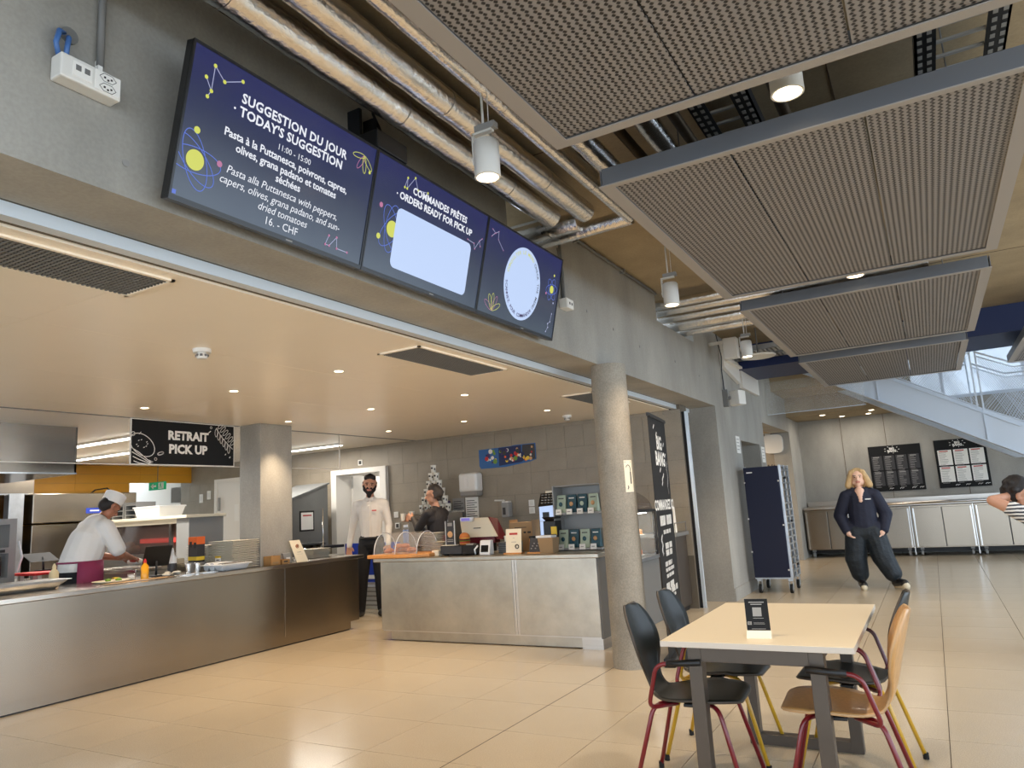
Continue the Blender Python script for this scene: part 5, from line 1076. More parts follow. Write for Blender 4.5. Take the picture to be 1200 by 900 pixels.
for k in range(9):
    z = Z+.0165*k; lab = 'white saucer in the lower stack beside the tall plates'
    if k == 0: pw2 = thing('saucer', lab, 'saucer', (-4.95,6.97,z), group='saucer stack'); ob('dish', MB().hexa([(-.06,-.06,0),(.06,-.06,0),(.06,.06,0),(-.06,.06,0)],[(-.085,-.085,.013),(.085,-.085,.013),(.085,.085,.013),(-.085,.085,.013)]), 'plate_white', pw2, local=True, bev=.006); ob('well', MB().cyl((0,0),.03,.013,.015,14), 'card_cream', pw2, local=True)
    else: dup(pw2, (-4.95+random.uniform(-.004,.004),6.97,z), rz=random.uniform(-.15,.15))
nb = thing('napkin_block', 'small cream block of napkins left of the till', 'napkins', (-4.85,6.78,Z)); ob('block', MB().box(-4.90,-4.81,6.72,6.80,Z,Z+.06), 'card_cream', nb, bev=.004); ob('fold_lines', MB().box(-4.9005,-4.8095,6.7195,6.8005,Z+.02,Z+.022).box(-4.9005,-4.8095,6.7195,6.8005,Z+.04,Z+.042), 'print_grey', nb)
td = thing('cash_drawer', 'black cash drawer under the till screen', 'cash drawer', (-4.5,6.95,Z)); ob('case', MB().box(-4.78,-4.30,6.72,7.12,Z+.012,Z+.105), 'black_matte', td, bev=.004); ob('drawer_front', MB().box(-4.765,-4.50,6.712,6.72,Z+.02,Z+.095), 'sheet_dark', td); ob('foot', MB().box(-4.75,-4.71,6.74,6.78,Z,Z+.012).box(-4.37,-4.33,6.74,6.78,Z,Z+.012).box(-4.75,-4.71,7.06,7.1,Z,Z+.012).box(-4.37,-4.33,7.06,7.1,Z,Z+.012), 'rubber', td)
ps = thing('till_terminal', 'cream till terminal with slanted back panel and red side', 'till', (-4.5,7.05,Z+.105)); ob('back_panel', MB().hexa([(-4.66,6.98,1.06),(-4.20,6.98,1.06),(-4.20,7.0,1.06),(-4.66,7.0,1.06)],[(-4.74,7.06,1.27),(-4.36,7.06,1.27),(-4.36,7.08,1.27),(-4.74,7.08,1.27)]), 'card_cream', ps, bev=.006)
ob('screen_edge', MB().hexa([(-4.22,6.99,1.03),(-4.19,6.99,1.03),(-4.17,7.14,1.02),(-4.20,7.14,1.02)],[(-4.37,7.07,1.275),(-4.345,7.07,1.275),(-4.28,7.14,1.25),(-4.30,7.14,1.25)]), 'maroon', ps); ob('base', MB().box(-4.58,-4.25,7.0,7.12,.99,1.06), 'maroon', ps, bev=.006); ob('customer_display', MB().box(-4.66,-4.50,6.95,6.99,1.235,1.285), 'plastic_white', ps, bev=.004); ob('display_glass', MB().box(-4.645,-4.53,6.946,6.95,1.245,1.275), 'pos_screen', ps); ob('name_mark', MB().box(-4.52,-4.43,7.0,7.012,1.155,1.163), 'print_dark', ps)
ms = thing('picture_stand', 'clear stand with a dark burger leaflet on the cash drawer', 'stand', (-4.68,6.78,Z+.105)); ob('leaflet', MB().box(-4.735,-4.625,6.772,6.778,1.0,1.25), 'sheet_dark', ms); ob('holder', MB().box(-4.742,-4.735,6.768,6.782,.995,1.255).box(-4.625,-4.618,6.768,6.782,.995,1.255).box(-4.77,-4.59,6.74,6.80,.99,.998), 'plastic_white', ms); ob('burger_print', MB().ell((-4.68,6.77,1.11),(.035,.003,.035),12,6), 'food_tan', ms); ob('text_print', MB().box(-4.72,-4.64,6.77,6.772,1.03,1.04).box(-4.72,-4.64,6.77,6.772,1.05,1.056).box(-4.71,-4.65,6.77,6.772,1.2,1.235), 'print_grey', ms)
bg_ = thing('display_burger', 'burger model on the cash drawer', 'burger', (-4.53,6.83,Z+.105)); z = .99
ob('bottom_bun', MB().lathe([(.0001,z),(.05,z),(.058,z+.012),(.055,z+.025),(.0001,z+.025)],(-4.53,6.83),20), 'bun', bg_, smooth=True); ob('tomato', MB().cyl((-4.53,6.83),.058,z+.025,z+.040,20), 'food_red', bg_, smooth=True); ob('lettuce', MB().lathe([(.0001,z+.040),(.062,z+.040),(.064,z+.046),(.0001,z+.050)],(-4.53,6.83),16), 'lettuce', bg_); ob('patty', MB().cyl((-4.53,6.83),.056,z+.05,z+.068,20), 'maroon', bg_, smooth=True); ob('cheese', MB().cyl((-4.53,6.83),.060,z+.068,z+.076,8), 'yellow', bg_); ob('top_bun', MB().ell((-4.53,6.83,z+.075),(.060,.060,.058),20,8,0.,1.), 'bun', bg_, smooth=True)
pw_ = thing('price_flyer', 'cream flyer lying on the cash drawer', 'flyer', (-4.66,6.75,.99)); ob('sheet', MB().box(-4.77,-4.60,6.722,6.82,.991,.998), 'card_cream', pw_); ob('fold', MB().box(-4.45,-4.36,6.73,6.80,.991,1.004), 'print_grey', pw_)
ce = thing('card_terminal', 'white card payment terminal with black screen right of the till', 'card terminal', (-4.28,6.76,Z)); ob('body', MB().hexa([(-4.27,6.70,Z),(-4.14,6.70,Z),(-4.14,6.80,Z),(-4.27,6.80,Z)],[(-4.27,6.73,Z+.15),(-4.14,6.73,Z+.15),(-4.14,6.79,Z+.15),(-4.27,6.79,Z+.15)]), 'plastic_white', ce, bev=.008); ob('screen', MB().hexa([(-4.25,6.702,Z+.03),(-4.16,6.702,Z+.03),(-4.16,6.71,Z+.03),(-4.25,6.71,Z+.03)],[(-4.25,6.718,Z+.10),(-4.16,6.718,Z+.10),(-4.16,6.726,Z+.10),(-4.25,6.726,Z+.10)]), 'black_gloss', ce); ob('cable', MB().tube([(-4.28,6.7,Z+.1),(-4.31,6.68,Z+.06),(-4.30,6.68,Z+.01)],.010,6), 'plastic_white', ce, smooth=True)
pr_ = thing('receipt_printer', 'dark slotted receipt printer behind the cream card', 'printer', (-4.05,6.95,Z)); ob('case', MB().box(-4.12,-3.92,6.86,7.04,Z,Z+.12), 'grey_mid', pr_, bev=.006); m = MB()
for q in range(6): m.box(-4.122,-4.02,6.855,6.862,Z+.01+.019*q,Z+.018+.019*q)
ob('slot', m, 'black', pr_); ob('paper_cup', MB().cyl((-4.06,6.95),.03,Z+.12,Z+.18,14,.036), 'plate_white', pr_)
cc = thing('counter_card', 'cream upright card with red heading in a holder on the till counter', 'card', (-3.86,6.74,Z)); ob('card', MB().hexa([(-3.955,6.73,Z+.012),(-3.77,6.73,Z+.012),(-3.77,6.736,Z+.012),(-3.955,6.736,Z+.012)],[(-3.955,6.75,Z+.255),(-3.77,6.75,Z+.255),(-3.77,6.756,Z+.255),(-3.955,6.756,Z+.255)]), 'card_cream', cc); ob('heading', MB().box(-3.91,-3.815,6.742,6.7455,Z+.195,Z+.215), 'print_red', cc); ob('holder', MB().box(-3.97,-3.76,6.70,6.78,Z,Z+.014), 'board_wood', cc); ob('emblem', MB().tube([(-3.82+.02*math.cos(a),6.731,Z+.075+.02*math.sin(a)) for a in [2*PI*i/10 for i in range(10)]],.005,5,closed=True), 'print_dark', cc); ob('print', MB().box(-3.89,-3.83,6.738,6.741,Z+.12,Z+.124).box(-3.87,-3.85,6.74,6.744,Z+.16,Z+.163), 'print_grey', cc)
kb = thing('kraft_box', 'brown printed box behind the cream card', 'box', (-4.0,7.2,Z)); ob('carton', MB().box(-4.15,-3.86,7.16,7.34,Z,Z+.31), 'kraft', kb, bev=.003); ob('print', MB().box(-4.08,-3.93,7.158,7.16,Z+.25,Z+.257).box(-3.97,-3.94,7.158,7.16,Z+.19,Z+.21).box(-3.92,-3.88,7.158,7.16,Z+.19,Z+.21), 'print_dark', kb); ob('flap', MB().box(-4.15,-4.14,7.16,7.34,Z+.31,Z+.34), 'kraft', kb); ob('flap', MB().box(-3.87,-3.86,7.16,7.34,Z+.31,Z+.33), 'kraft', kb)
jr = thing('spice_jar', 'amber jar next to the brown printed box', 'jar', (-3.78,7.0,Z)); ob('glass', MB().cyl((-3.78,7.0),.035,Z,Z+.14,16), 'board_wood', jr, smooth=True); ob('lid', MB().cyl((-3.78,7.0),.036,Z+.14,Z+.165,16), 'black', jr)
s2 = thing('counter_sign', 'small dark photo sign in a wooden foot on the till counter', 'sign', (-3.62,6.76,Z)); ob('print', MB().hexa([(-3.685,6.74,Z+.012),(-3.565,6.74,Z+.012),(-3.565,6.746,Z+.012),(-3.685,6.746,Z+.012)],[(-3.685,6.77,Z+.155),(-3.565,6.77,Z+.155),(-3.565,6.776,Z+.155),(-3.685,6.776,Z+.155)]), 'sheet_dark', s2); ob('foot', MB().box(-3.70,-3.55,6.72,6.80,Z,Z+.014), 'board_wood', s2); m = MB()
for q in range(6): m.cbox((-3.66+.016*q,6.744+.004*(q%3),Z+.05+.025*(q%3)),(.014,.004,.012))
ob('picture', m, 'print_grey', s2)
cu_ = thing('cup_sleeve_box', 'brown open cup box beside the coffee bags', 'box', (-3.50,6.80,Z)); ob('walls', MB().hexa([(-3.545,6.72,Z),(-3.40,6.72,Z),(-3.40,6.84,Z),(-3.545,6.84,Z)],[(-3.56,6.70,Z+.15),(-3.39,6.70,Z+.15),(-3.39,6.86,Z+.15),(-3.56,6.86,Z+.15)]), 'kraft', cu_); ob('lid', MB().box(-3.60,-3.42,6.74,6.86,Z+.152,Z+.175), 'plastic_white', cu_, bev=.003)
tt = thing('menu_totem', 'white glossy menu panel standing behind the till counter', 'menu panel', (-3.72,7.25,Z)); ob('panel', MB().box(-3.80,-3.64,7.24,7.26,1.0,1.37), 'scr_white', tt); ob('stand', MB().box(-3.76,-3.68,7.2,7.3,Z,1.0), 'plastic_white', tt); ob('picture', MB().box(-3.76,-3.68,7.236,7.24,1.22,1.29), 'sheet_dark', tt); ob('divider', MB().box(-3.80,-3.64,7.238,7.24,1.19,1.195), 'print_grey', tt)
tbt = thing('order_tablet', 'black order tablet tilted on a stand beside the coffee bags', 'tablet', (-3.62,7.2,Z)); ob('screen', MB().hexa([(-3.75,7.12,1.35),(-3.56,7.14,1.36),(-3.56,7.155,1.36),(-3.75,7.135,1.35)],[(-3.73,7.16,1.49),(-3.53,7.18,1.50),(-3.53,7.195,1.50),(-3.73,7.175,1.49)]), 'black_gloss', tbt); m = MB()
for q in range(4):
    for p in range(4): m.cbox((-3.70+.04*p,7.125+.009*q,1.39+.028*q),(.026,.006,.012))
ob('tiles', m, 'print_grey', tbt); ob('pole', MB().tube([(-3.58,7.22,Z),(-3.58,7.20,1.40)],.016,8), 'dark_metal', tbt, smooth=True); ob('foot', MB().cyl((-3.58,7.22),.055,Z,Z+.01,18), 'dark_metal', tbt)
gr = thing('coffee_grinder', 'black coffee grinder between the menu panel and the bag shelf', 'grinder', (-3.55,7.05,Z)); ob('body', MB().box(-3.62,-3.48,6.96,7.12,Z,1.20), 'black', gr, bev=.01); ob('hopper', MB().hexa([(-3.60,6.98,1.20),(-3.50,6.98,1.20),(-3.50,7.1,1.20),(-3.60,7.1,1.20)],[(-3.63,6.96,1.24),(-3.47,6.96,1.24),(-3.47,7.12,1.24),(-3.63,7.12,1.24)]), 'black_gloss', gr); ob('price_note', MB().box(-3.52,-3.455,6.94,6.95,1.05,1.14), 'yellow', gr)
ma = thing('coffee_canister', 'bright steel canister in front of the coffee grinder', 'canister', (-3.46,6.9,Z)); ob('body', MB().cyl((-3.46,6.88),.026,Z,Z+.16,16), 'steel_bright', ma, smooth=True); ob('lid', MB().cyl((-3.46,6.88),.028,Z+.16,Z+.18,16), 'black', ma)
# shelf with coffee bags
rk = thing('bag_shelf', 'grey metal display shelf holding coffee bags beside the column', 'shelf', (-3.25,7.1,Z)); ob('back_panel', MB().box(-3.50,-3.00,7.20,7.215,Z,1.56), 'grey_plastic', rk, bev=.004)
for z in (Z+.008,1.255): ob('shelf', MB().box(-3.48,-2.98,6.98,7.2,z,z+.018), 'grey_plastic', rk)
ob('side_panel', MB().box(-3.50,-3.485,6.98,7.2,Z,1.56), 'grey_plastic', rk, bev=.004); ob('top_panel', MB().box(-3.5,-3.0,7.0,7.2,1.545,1.56), 'grey_plastic', rk, bev=.004)
kinds = (('mint_bag','teal_bag','teal_bag','mint_bag'),('mint_bag','teal_bag','mint_bag','teal_bag'))
for r in range(2):
    z0 = (1.273, Z+.028)[r]
    for k in range(4):
        x = -3.43+.122*k; mt_ = kinds[r][k]; pos = ('first','second','third','fourth')[k]; colr = 'mint' if mt_ == 'mint_bag' else 'dark teal'
        t = thing('coffee_bag', '%s coffee bag, %s from the left on the %s shelf by the column' % (colr,pos,('upper','lower')[r]), 'coffee bag', (x,7.06,z0), group='coffee bags on the shelf')
        ob('pouch', MB().hexa([(x-.054,7.02,z0),(x+.054,7.02,z0),(x+.054,7.10,z0),(x-.054,7.10,z0)],[(x-.052,7.055,z0+.185),(x+.052,7.055,z0+.185),(x+.052,7.068,z0+.185),(x-.052,7.068,z0+.185)]), mt_, t, bev=.006); ob('emblem', MB().ell((x,7.028,z0+.09),(.022,.008,.024),12,6), 'food_tan' if k % 2 else ('teal_bag' if mt_ == 'mint_bag' else 'mint_bag'), t, smooth=True); ob('print', MB().box(x-.03,x+.03,7.042,7.046,z0+.145,z0+.155), 'ink_white' if mt_ == 'teal_bag' else 'print_dark', t)
        tg = thing('price_tag', 'white price tag, %s from the left on the %s coffee shelf' % (pos,('upper','lower')[r]), 'price tag', (x,6.97,z0-.02), group='price tags on the coffee shelf'); ob('card', MB().box(x-.035,x+.03,6.968,6.976,z0-.016,z0+.04), 'card_white', tg); ob('print', MB().box(x-.02,x+.012,6.966,6.968,z0+.008,z0+.016), 'print_grey', tg)
cpb = thing('cup_stack', 'white paper cups stacked behind the order tablet', 'cups', (-3.68,7.3,1.37)); ob('cups', MB().cyl((-3.70,7.3),.03,1.37,1.52,14,.036).cyl((-3.60,7.34),.034,1.37,1.48,14,.04), 'plate_white', cpb, smooth=True); ob('shelf_post', MB().box(-3.75,-3.55,7.27,7.38,1.35,1.37).box(-3.72,-3.70,7.3,7.32,Z,1.35), 'grey_mid', cpb)
# ================================================================== things on the tiled wall
def abstract_poster():
    t = frame('wall_poster', 'long colourful sticker poster on the tiled wall', 'poster', (-5.77,9.186,1.95), (1,0,.0), (0,0,1)); W_, H_ = .95, .30
    ob('sheet', MB().prism([(.03,0),(.45,0),(.86,.045),(W_,.07),(W_,H_),(.6,H_),(.55,H_-.01),(0,H_-.02),(0,.04)],-.008,0,'z'), 'blue_poster', t, local=True)
    random.seed(9); cols = ['orange','plate_white','yellow','violet','food_tan','red','navy','lettuce','plate_white','sheet_dark']
    ob('dark_field', MB().prism([(.72,.07),(.94,.075),(.94,H_-.01),(.74,H_-.01)],0,.0015,'z'), 'sheet_dark', t, local=True); ob('navy_field', MB().prism([(.34,.02),(.72,.05),(.72,H_-.01),(.34,H_-.02)],0,.0012,'z'), 'navy', t, local=True)
    for c in range(10):
        m = MB()
        for q in range(5):
            u = random.uniform(.06,.90); v = random.uniform(.08,.25); r_ = random.uniform(.014,.036); disc(m, u, v, r_, 10, .002+.0004*c+.00005*q)
        ob('blot', m, cols[c], t, local=True)
abstract_poster()
pt = thing('towel_dispenser', 'white rounded paper towel dispenser on the tiled wall', 'dispenser', (-5.88,9.1,1.55)); ob('cover', MB().box(-6.04,-5.72,9.0,9.19,1.62,1.90), 'white_plastic', pt, bev=.04, seg=4); ob('base', MB().box(-6.03,-5.73,9.01,9.19,1.56,1.66), 'print_grey', pt, bev=.03, seg=4); ob('window', MB().box(-5.93,-5.87,8.996,9.0,1.68,1.84), 'print_white', pt)
for k, (x0, x1, lab) in enumerate(((-6.28,-6.07,'left printed notice below the towel dispenser'),(-6.05,-5.83,'right printed notice below the towel dispenser'))):
    t = thing('wall_notice', lab, 'notice', (x0,9.19,1.25), group='notices on the tiled wall'); ob('sheet', MB().box(x0,x1,9.19,9.199,1.24,1.55), 'print_grey' if k == 0 else 'card_white', t); m = MB()
    for q in range(8): m.box(x0+.02,x1-.02-.04*(q%2),9.188,9.19,1.27+.032*q,1.28+.032*q)
    ob('print', m, 'print_dark', t)
pn = thing('notice_folder', 'violet folder leaning behind the barista', 'folder', (-6.33,9.15,1.2)); ob('cover', MB().box(-6.40,-6.30,9.1,9.16,1.2,1.52), 'violet', pn); ob('spine', MB().box(-6.405,-6.40,9.1,9.16,1.2,1.52), 'navy', pn)
sd = thing('soap_dispenser', 'grey wall soap dispenser with lever on the tiled wall', 'dispenser', (-5.31,9.12,1.23)); ob('body', MB().box(-5.37,-5.25,9.07,9.19,1.23,1.44), 'grey_plastic', sd, bev=.012); ob('window', MB().box(-5.345,-5.30,9.066,9.07,1.27,1.37), 'sheet_dark', sd); ob('lever', MB().tube([(-5.31,9.1,1.44),(-5.31,9.06,1.47),(-5.42,8.98,1.475)],.010,6), 'white_plastic', sd, smooth=True); ob('cap', MB().box(-5.365,-5.255,9.08,9.18,1.40,1.46), 'white_plastic', sd, bev=.01)
for (x, z, lab) in ((-4.94,1.41,'upper of two white square switches right of the soap dispenser'),(-4.94,1.31,'lower of two white square switches right of the soap dispenser'),(-4.70,1.22,'single socket plate behind the menu panel'),(-7.34,1.19,'black and white thermostat plate left of the barista'),(-7.36,1.36,'plain white switch above the thermostat plate'),(-8.07,2.235,'small white sensor plate above the scullery door frame')):
    t = thing('switch_plate', lab, 'switch', (x,9.19,z)); ob('plate', MB().box(x-.045,x+.045,9.188,9.2,z-.045,z+.045), 'card_white', t, bev=.004); ob('rocker', MB().box(x-.024,x+.024,9.184,9.188,z-.028,z+.028), 'black' if 'black' in lab or 'sensor' in lab else 'white_plastic', t)
# back bench, cup pyramid
bb = thing('back_bench', 'steel back bench below the tiled wall', 'bench', (-5.0,8.95,0)); ob('carcass', MB().box(-6.9,-3.35,8.75,9.19,0,.86), 'steel', bb); ob('worktop', MB().box(-6.92,-3.34,8.7,9.19,.86,.90), 'steel_top', bb, bev=.004)
cm = thing('coffee_machine', 'steel coffee machine on the back bench under the cup pyramid', 'coffee machine', (-6.42,8.95,.90)); ob('body', MB().box(-6.78,-6.08,8.75,9.15,.90,1.34), 'steel', cm, bev=.01); ob('cup_tray', MB().box(-6.8,-6.06,8.72,9.16,1.34,1.37), 'steel_bright', cm); ob('group_head', MB().cyl((-6.5,8.72),.03,1.05,1.15,12), 'black', cm)
cp0 = None
for r in range(6):
    n_ = 6-r
    for k in range(n_):
        x = -6.42+(k-(n_-1)/2)*.095; z = 1.37+.115*r; row = ('lowest','second','third','fourth','fifth','top')[r]
        lab = 'white patterned cup in the %s row of the cup pyramid' % row
        if cp0 is None:
            cp0 = thing('paper_cup', lab, 'cup', (x,8.93,z), group='cups of the pyramid'); ob('wall', MB().lathe([(.0001,0),(.034,0),(.044,.11),(.040,.11),(.032,.004),(.0001,.004)],(0,0),16), 'plate_white', cp0, smooth=True, local=True, auto=50); ob('logo', MB().cbox((.0,-.041,.065),(.026,.01,.026)).cbox((.034,-.02,.05),(.012,.012,.03)), 'print_dark', cp0, local=True)
        else: dup(cp0, (x,8.93,z), label=lab)
# pastry display and lectern right of the column
pd = thing('pastry_display', 'glass pastry display with curved top right of the column', 'display case', (-2.95,8.0,0)); ob('base', MB().box(-3.5,-2.86,7.55,8.35,0,.70), 'grey_mid', pd, bev=.004); ob('ledge', MB().box(-3.52,-2.82,7.52,8.37,.70,.735), 'galvanised', pd, bev=.004); ob('frame', MB().box(-2.88,-2.85,7.55,7.59,.735,1.24).box(-2.88,-2.85,8.30,8.34,.735,1.24).box(-3.5,-2.85,7.55,8.34,1.22,1.25), 'black', pd); ob('side_glass', MB().box(-2.872,-2.866,7.59,8.30,.735,1.22), 'glass', pd); ob('inner_light', MB().box(-3.45,-2.95,7.6,8.3,1.205,1.215), 'led', pd); ob('inner_back', MB().box(-3.5,-3.48,7.55,8.34,.735,1.22), 'card_cream', pd); ob('shelf', MB().box(-3.45,-2.92,7.6,8.3,.96,.965), 'glass', pd)
P = []
for i in range(9): a = PI/2*i/8; P.append([(-3.45+.57*math.sin(a), y, 1.25+.28*math.cos(a)) for y in (7.56,8.33)])
ob('curved_glass', MB().grid(P), 'oven_glass', pd, smooth=True)
for k, (y, z, mt_, lab) in enumerate(((7.75,.742,'food_tan','pale cake on the lower deck of the pastry display'),(8.05,.742,'bun','brown cake on the lower deck of the pastry display'),(7.8,.967,'yellow','lemon tart on the glass shelf of the pastry display'),(8.1,.967,'board_wood','nut tart on the glass shelf of the pastry display'))):
    t = thing('cake', lab, 'cake', (-3.05,y,z), group='cakes in the pastry display'); ob('cake_body', MB().cyl((-3.05,y),.10,z+.008,z+.06,20), mt_, t, smooth=True, bev=.008); ob('cake_plate', MB().cyl((-3.05,y),.12,z,z+.008,20), 'plate_white', t)
for k, (y, mt_, lab) in enumerate(((7.75,'card_white','white carton behind the curved display glass'),(7.95,'food_red','red carton behind the curved display glass'),(8.15,'skin_tan','brown carton behind the curved display glass'))):
    t = thing('snack_carton', lab, 'carton', (-3.0,y,1.25), group='cartons on the pastry display'); ob('carton', MB().box(-3.12,-3.04,y-.06,y+.05,1.25,1.38+.02*k), mt_, t, bev=.003); ob('label', MB().box(-3.04,-3.039,y-.04,y+.03,1.29,1.33), 'print_white', t)
lt = thing('lectern_cabinet', 'dark cabinet with a white tilted notice beside the pier', 'cabinet', (-2.85,8.9,0)); ob('cabinet', MB().box(-3.25,-2.77,8.75,9.19,.06,.90), 'table_leg', lt, bev=.004); ob('worktop', MB().box(-3.3,-2.73,8.68,9.19,.90,.945), 'grey_mid', lt, bev=.004); ob('plinth', MB().box(-3.2,-2.8,8.8,9.15,0,.06), 'black', lt); ob('wire_guard', MB().tube([(-2.75,8.7,.945),(-2.75,8.7,1.06),(-2.75,9.15,1.06),(-2.75,9.15,.945)],.006,5), 'grey_mid', lt)
ln = thing('tilted_notice', 'white notice in a frame leaning on the dark cabinet', 'notice', (-2.9,8.85,.945)); ob('frame', MB().hexa([(-2.94,8.80,.947),(-2.76,8.80,.947),(-2.76,8.815,.947),(-2.94,8.815,.947)],[(-2.96,8.90,1.25),(-2.80,8.90,1.25),(-2.80,8.915,1.25),(-2.96,8.915,1.25)]), 'card_white', ln); ob('print', MB().hexa([(-2.92,8.812,1.0),(-2.80,8.812,1.0),(-2.80,8.816,1.0),(-2.92,8.816,1.0)],[(-2.935,8.872,1.2),(-2.815,8.872,1.2),(-2.815,8.876,1.2),(-2.935,8.876,1.2)]), 'print_grey', ln)
# ================================================================== people
def capsule(mb, p0, p1, r0, r1, fl=1.0, n=14):
    a = Vector(p0); b = Vector(p1); d = b-a; L = d.length
    t = d/L if L > 1e-6 else Vector((0,0,1))
    x = t.cross(Vector((0,1,0))); x = x.normalized() if x.length > 1e-3 else Vector((1,0,0)); y = t.cross(x)
    rings = []
    for i in range(1, 5): q = -PI/2+PI/2*i/5; rings.append((a+t*r0*math.sin(q), r0*math.cos(q)))
    m = 3
    for i in range(m+1): rings.append((a.lerp(b, i/m), r0+(r1-r0)*i/m))
    for i in range(1, 5): q = PI/2*i/5; rings.append((b+t*r1*math.sin(q), r1*math.cos(q)))
    vs = []; fs = []
    for (c, r) in rings:
        for k in range(n):
            an = 2*PI*k/n; p = c+(x*math.cos(an)+y*math.sin(an))*r
            if fl != 1: p = Vector((p.x, c.y+(p.y-c.y)*fl, p.z))
            vs.append(p)
    R = len(rings)
    for i in range(R-1):
        for k in range(n): k2 = (k+1) % n; fs.append((i*n+k, i*n+k2, (i+1)*n+k2, (i+1)*n+k))
    fs.append(tuple(range(n))[::-1]); fs.append(tuple(range((R-1)*n, R*n)))
    mb._add(vs, fs)
def grow(name, prims, parent, voxel=.0085, smooth=4):
    """one continuous skin over all the limbs; each face takes the cloth or skin of the limb it lies on"""
    prims = [(p if len(p) > 5 else (*p, 1.0)) for p in prims]
    mb = MB()
    for (p0, p1, r0, r1, mt, fl) in prims: capsule(mb, p0, p1, r0, r1, fl)
    me = bpy.data.meshes.new(name); me.from_pydata(mb.v, [], mb.f); o = bpy.data.objects.new(name, me); COL.objects.link(o)
    rm = o.modifiers.new('r','REMESH'); rm.mode = 'VOXEL'; rm.voxel_size = voxel; rm.use_smooth_shade = True
    sm = o.modifiers.new('s','SMOOTH'); sm.iterations = smooth; sm.factor = .5
    dg = bpy.context.evaluated_depsgraph_get(); ev = bpy.data.meshes.new_from_object(o.evaluated_get(dg)); o.modifiers.clear(); o.data = ev; bpy.data.meshes.remove(me); ev.name = name
    n = len(ev.polygons); C = np.zeros(n*3); ev.polygons.foreach_get('center', C); C = C.reshape(n,3)
    keys = []; best = np.full(n, 1e9); idx = np.zeros(n, dtype=np.int32)
    for (p0, p1, r0, r1, mt, fl) in prims:
        if mt not in keys: keys.append(mt)
        a = np.array(p0, float); b = np.array(p1, float); d = b-a; L2 = max(d@d, 1e-9)
        t = np.clip(((C-a)@d)/L2, 0, 1); q = C-(a+t[:,None]*d); q[:,1] /= fl
        dist = np.linalg.norm(q, axis=1)-(r0+(r1-r0)*t); m_ = dist < best; best[m_] = dist[m_]; idx[m_] = keys.index(mt)
    ev.materials.clear()
    for k in keys: ev.materials.append(M[k])
    ev.polygons.foreach_set('material_index', idx); ev.polygons.foreach_set('use_smooth', [True]*n); ev.update()
    o.parent = parent; return o
def xf(prims, mtx):
    out = []
    for p in prims:
        out.append((tuple(mtx @ Vector(p[0])), tuple(mtx @ Vector(p[1])), *p[2:])) 
    return out
def F(*p): return (p[0], -p[1], p[2])            # x, forward, z -> local axes (figures face -y)
def head_prims(skin, beard=None, s=1.0):
    P = [((0,.015,.045),(0,.03,.04),.090,.088,skin),((0,-.022,.03),(0,-.026,-.055),.070,.052,skin),((-.03,-.012,-.05),(.03,-.012,-.05),.05,.05,skin),((0,-.040,-.088),(0,-.046,-.088),.030,.030,skin),
         ((0,-.088,.015),(0,-.110,-.022),.009,.015,skin),((-.035,-.072,.032),(.035,-.072,.032),.020,.020,skin),((-.085,.012,.012),(-.085,.016,-.018),.018,.013,skin),((.085,.012,.012),(.085,.016,-.018),.018,.013,skin),
         ((-.018,-.080,-.050),(.018,-.080,-.050),.011,.011,'lips')]
    if beard: P += [((-.055,-.03,-.05),(0,-.058,-.092),.032,.034,beard),((.055,-.03,-.05),(0,-.058,-.092),.032,.034,beard),((0,-.05,-.10),(0,-.05,-.125),.038,.028,beard),((-.03,-.080,-.034),(.03,-.080,-.034),.011,.011,beard),((-.068,-.006,-.01),(-.062,-.02,-.05),.022,.026,beard),((.068,-.006,-.01),(.062,-.02,-.05),.022,.026,beard)]
    return P
EYES = [(-.032,-.086,.016),(.032,-.086,.016)]
def hand(w, d, nrm, side, skin, curl=.5, spread=.02):
    """palm, four fingers of different length and a thumb leaving the side of the palm"""
    w = Vector(w); d = Vector(d).normalized(); nrm = Vector(nrm); nrm = (nrm-d*nrm.dot(d)).normalized(); a = d.cross(nrm)*side
    P = [(tuple(w),tuple(w+d*.03),.026,.024,skin)]
    for k, o_ in enumerate((-.027,-.009,.009,.027)): P.append((tuple(w+d*.02+a*o_*.7),tuple(w+d*.085+a*o_),.016,.014,skin))
    for k, (o_, L_) in enumerate(((-.030,.062),(-.010,.074),(.010,.080),(.030,.070))):
        b = w+d*.088+a*o_*1.1; e = b+(d*math.cos(curl)+nrm*math.sin(curl)+a*spread*(k-1.5))*L_*.52; g = e+(d*math.cos(curl*2.2)+nrm*math.sin(curl*2.2)+a*spread*(k-1.5))*L_*.5
        P += [(tuple(b),tuple(e),.0100,.0092,skin),(tuple(e),tuple(g),.0092,.0078,skin)]
    b = w+d*.025+a*.03; e = b+(d*.6+a*.55+nrm*.35)*.042; g = e+(d*.75+a*.05+nrm*.5)*.034
    P += [(tuple(b),tuple(e),.014,.011,skin),(tuple(e),tuple(g),.011,.009,skin)]
    return P
def eyes(parent, mtx):
    for e in EYES:
        c = mtx @ Vector(e); ob('eye', MB().ell(c,(.0085,.0085,.0075),8,6), 'eye', parent, smooth=True, local=True)
def headmat(c, yaw=0, pitch=0, roll=0): return Matrix.Translation(F(*c)) @ Euler((0,0,yaw)).to_matrix().to_4x4() @ Euler((pitch,0,0)).to_matrix().to_4x4() @ Euler((0,roll,0)).to_matrix().to_4x4()
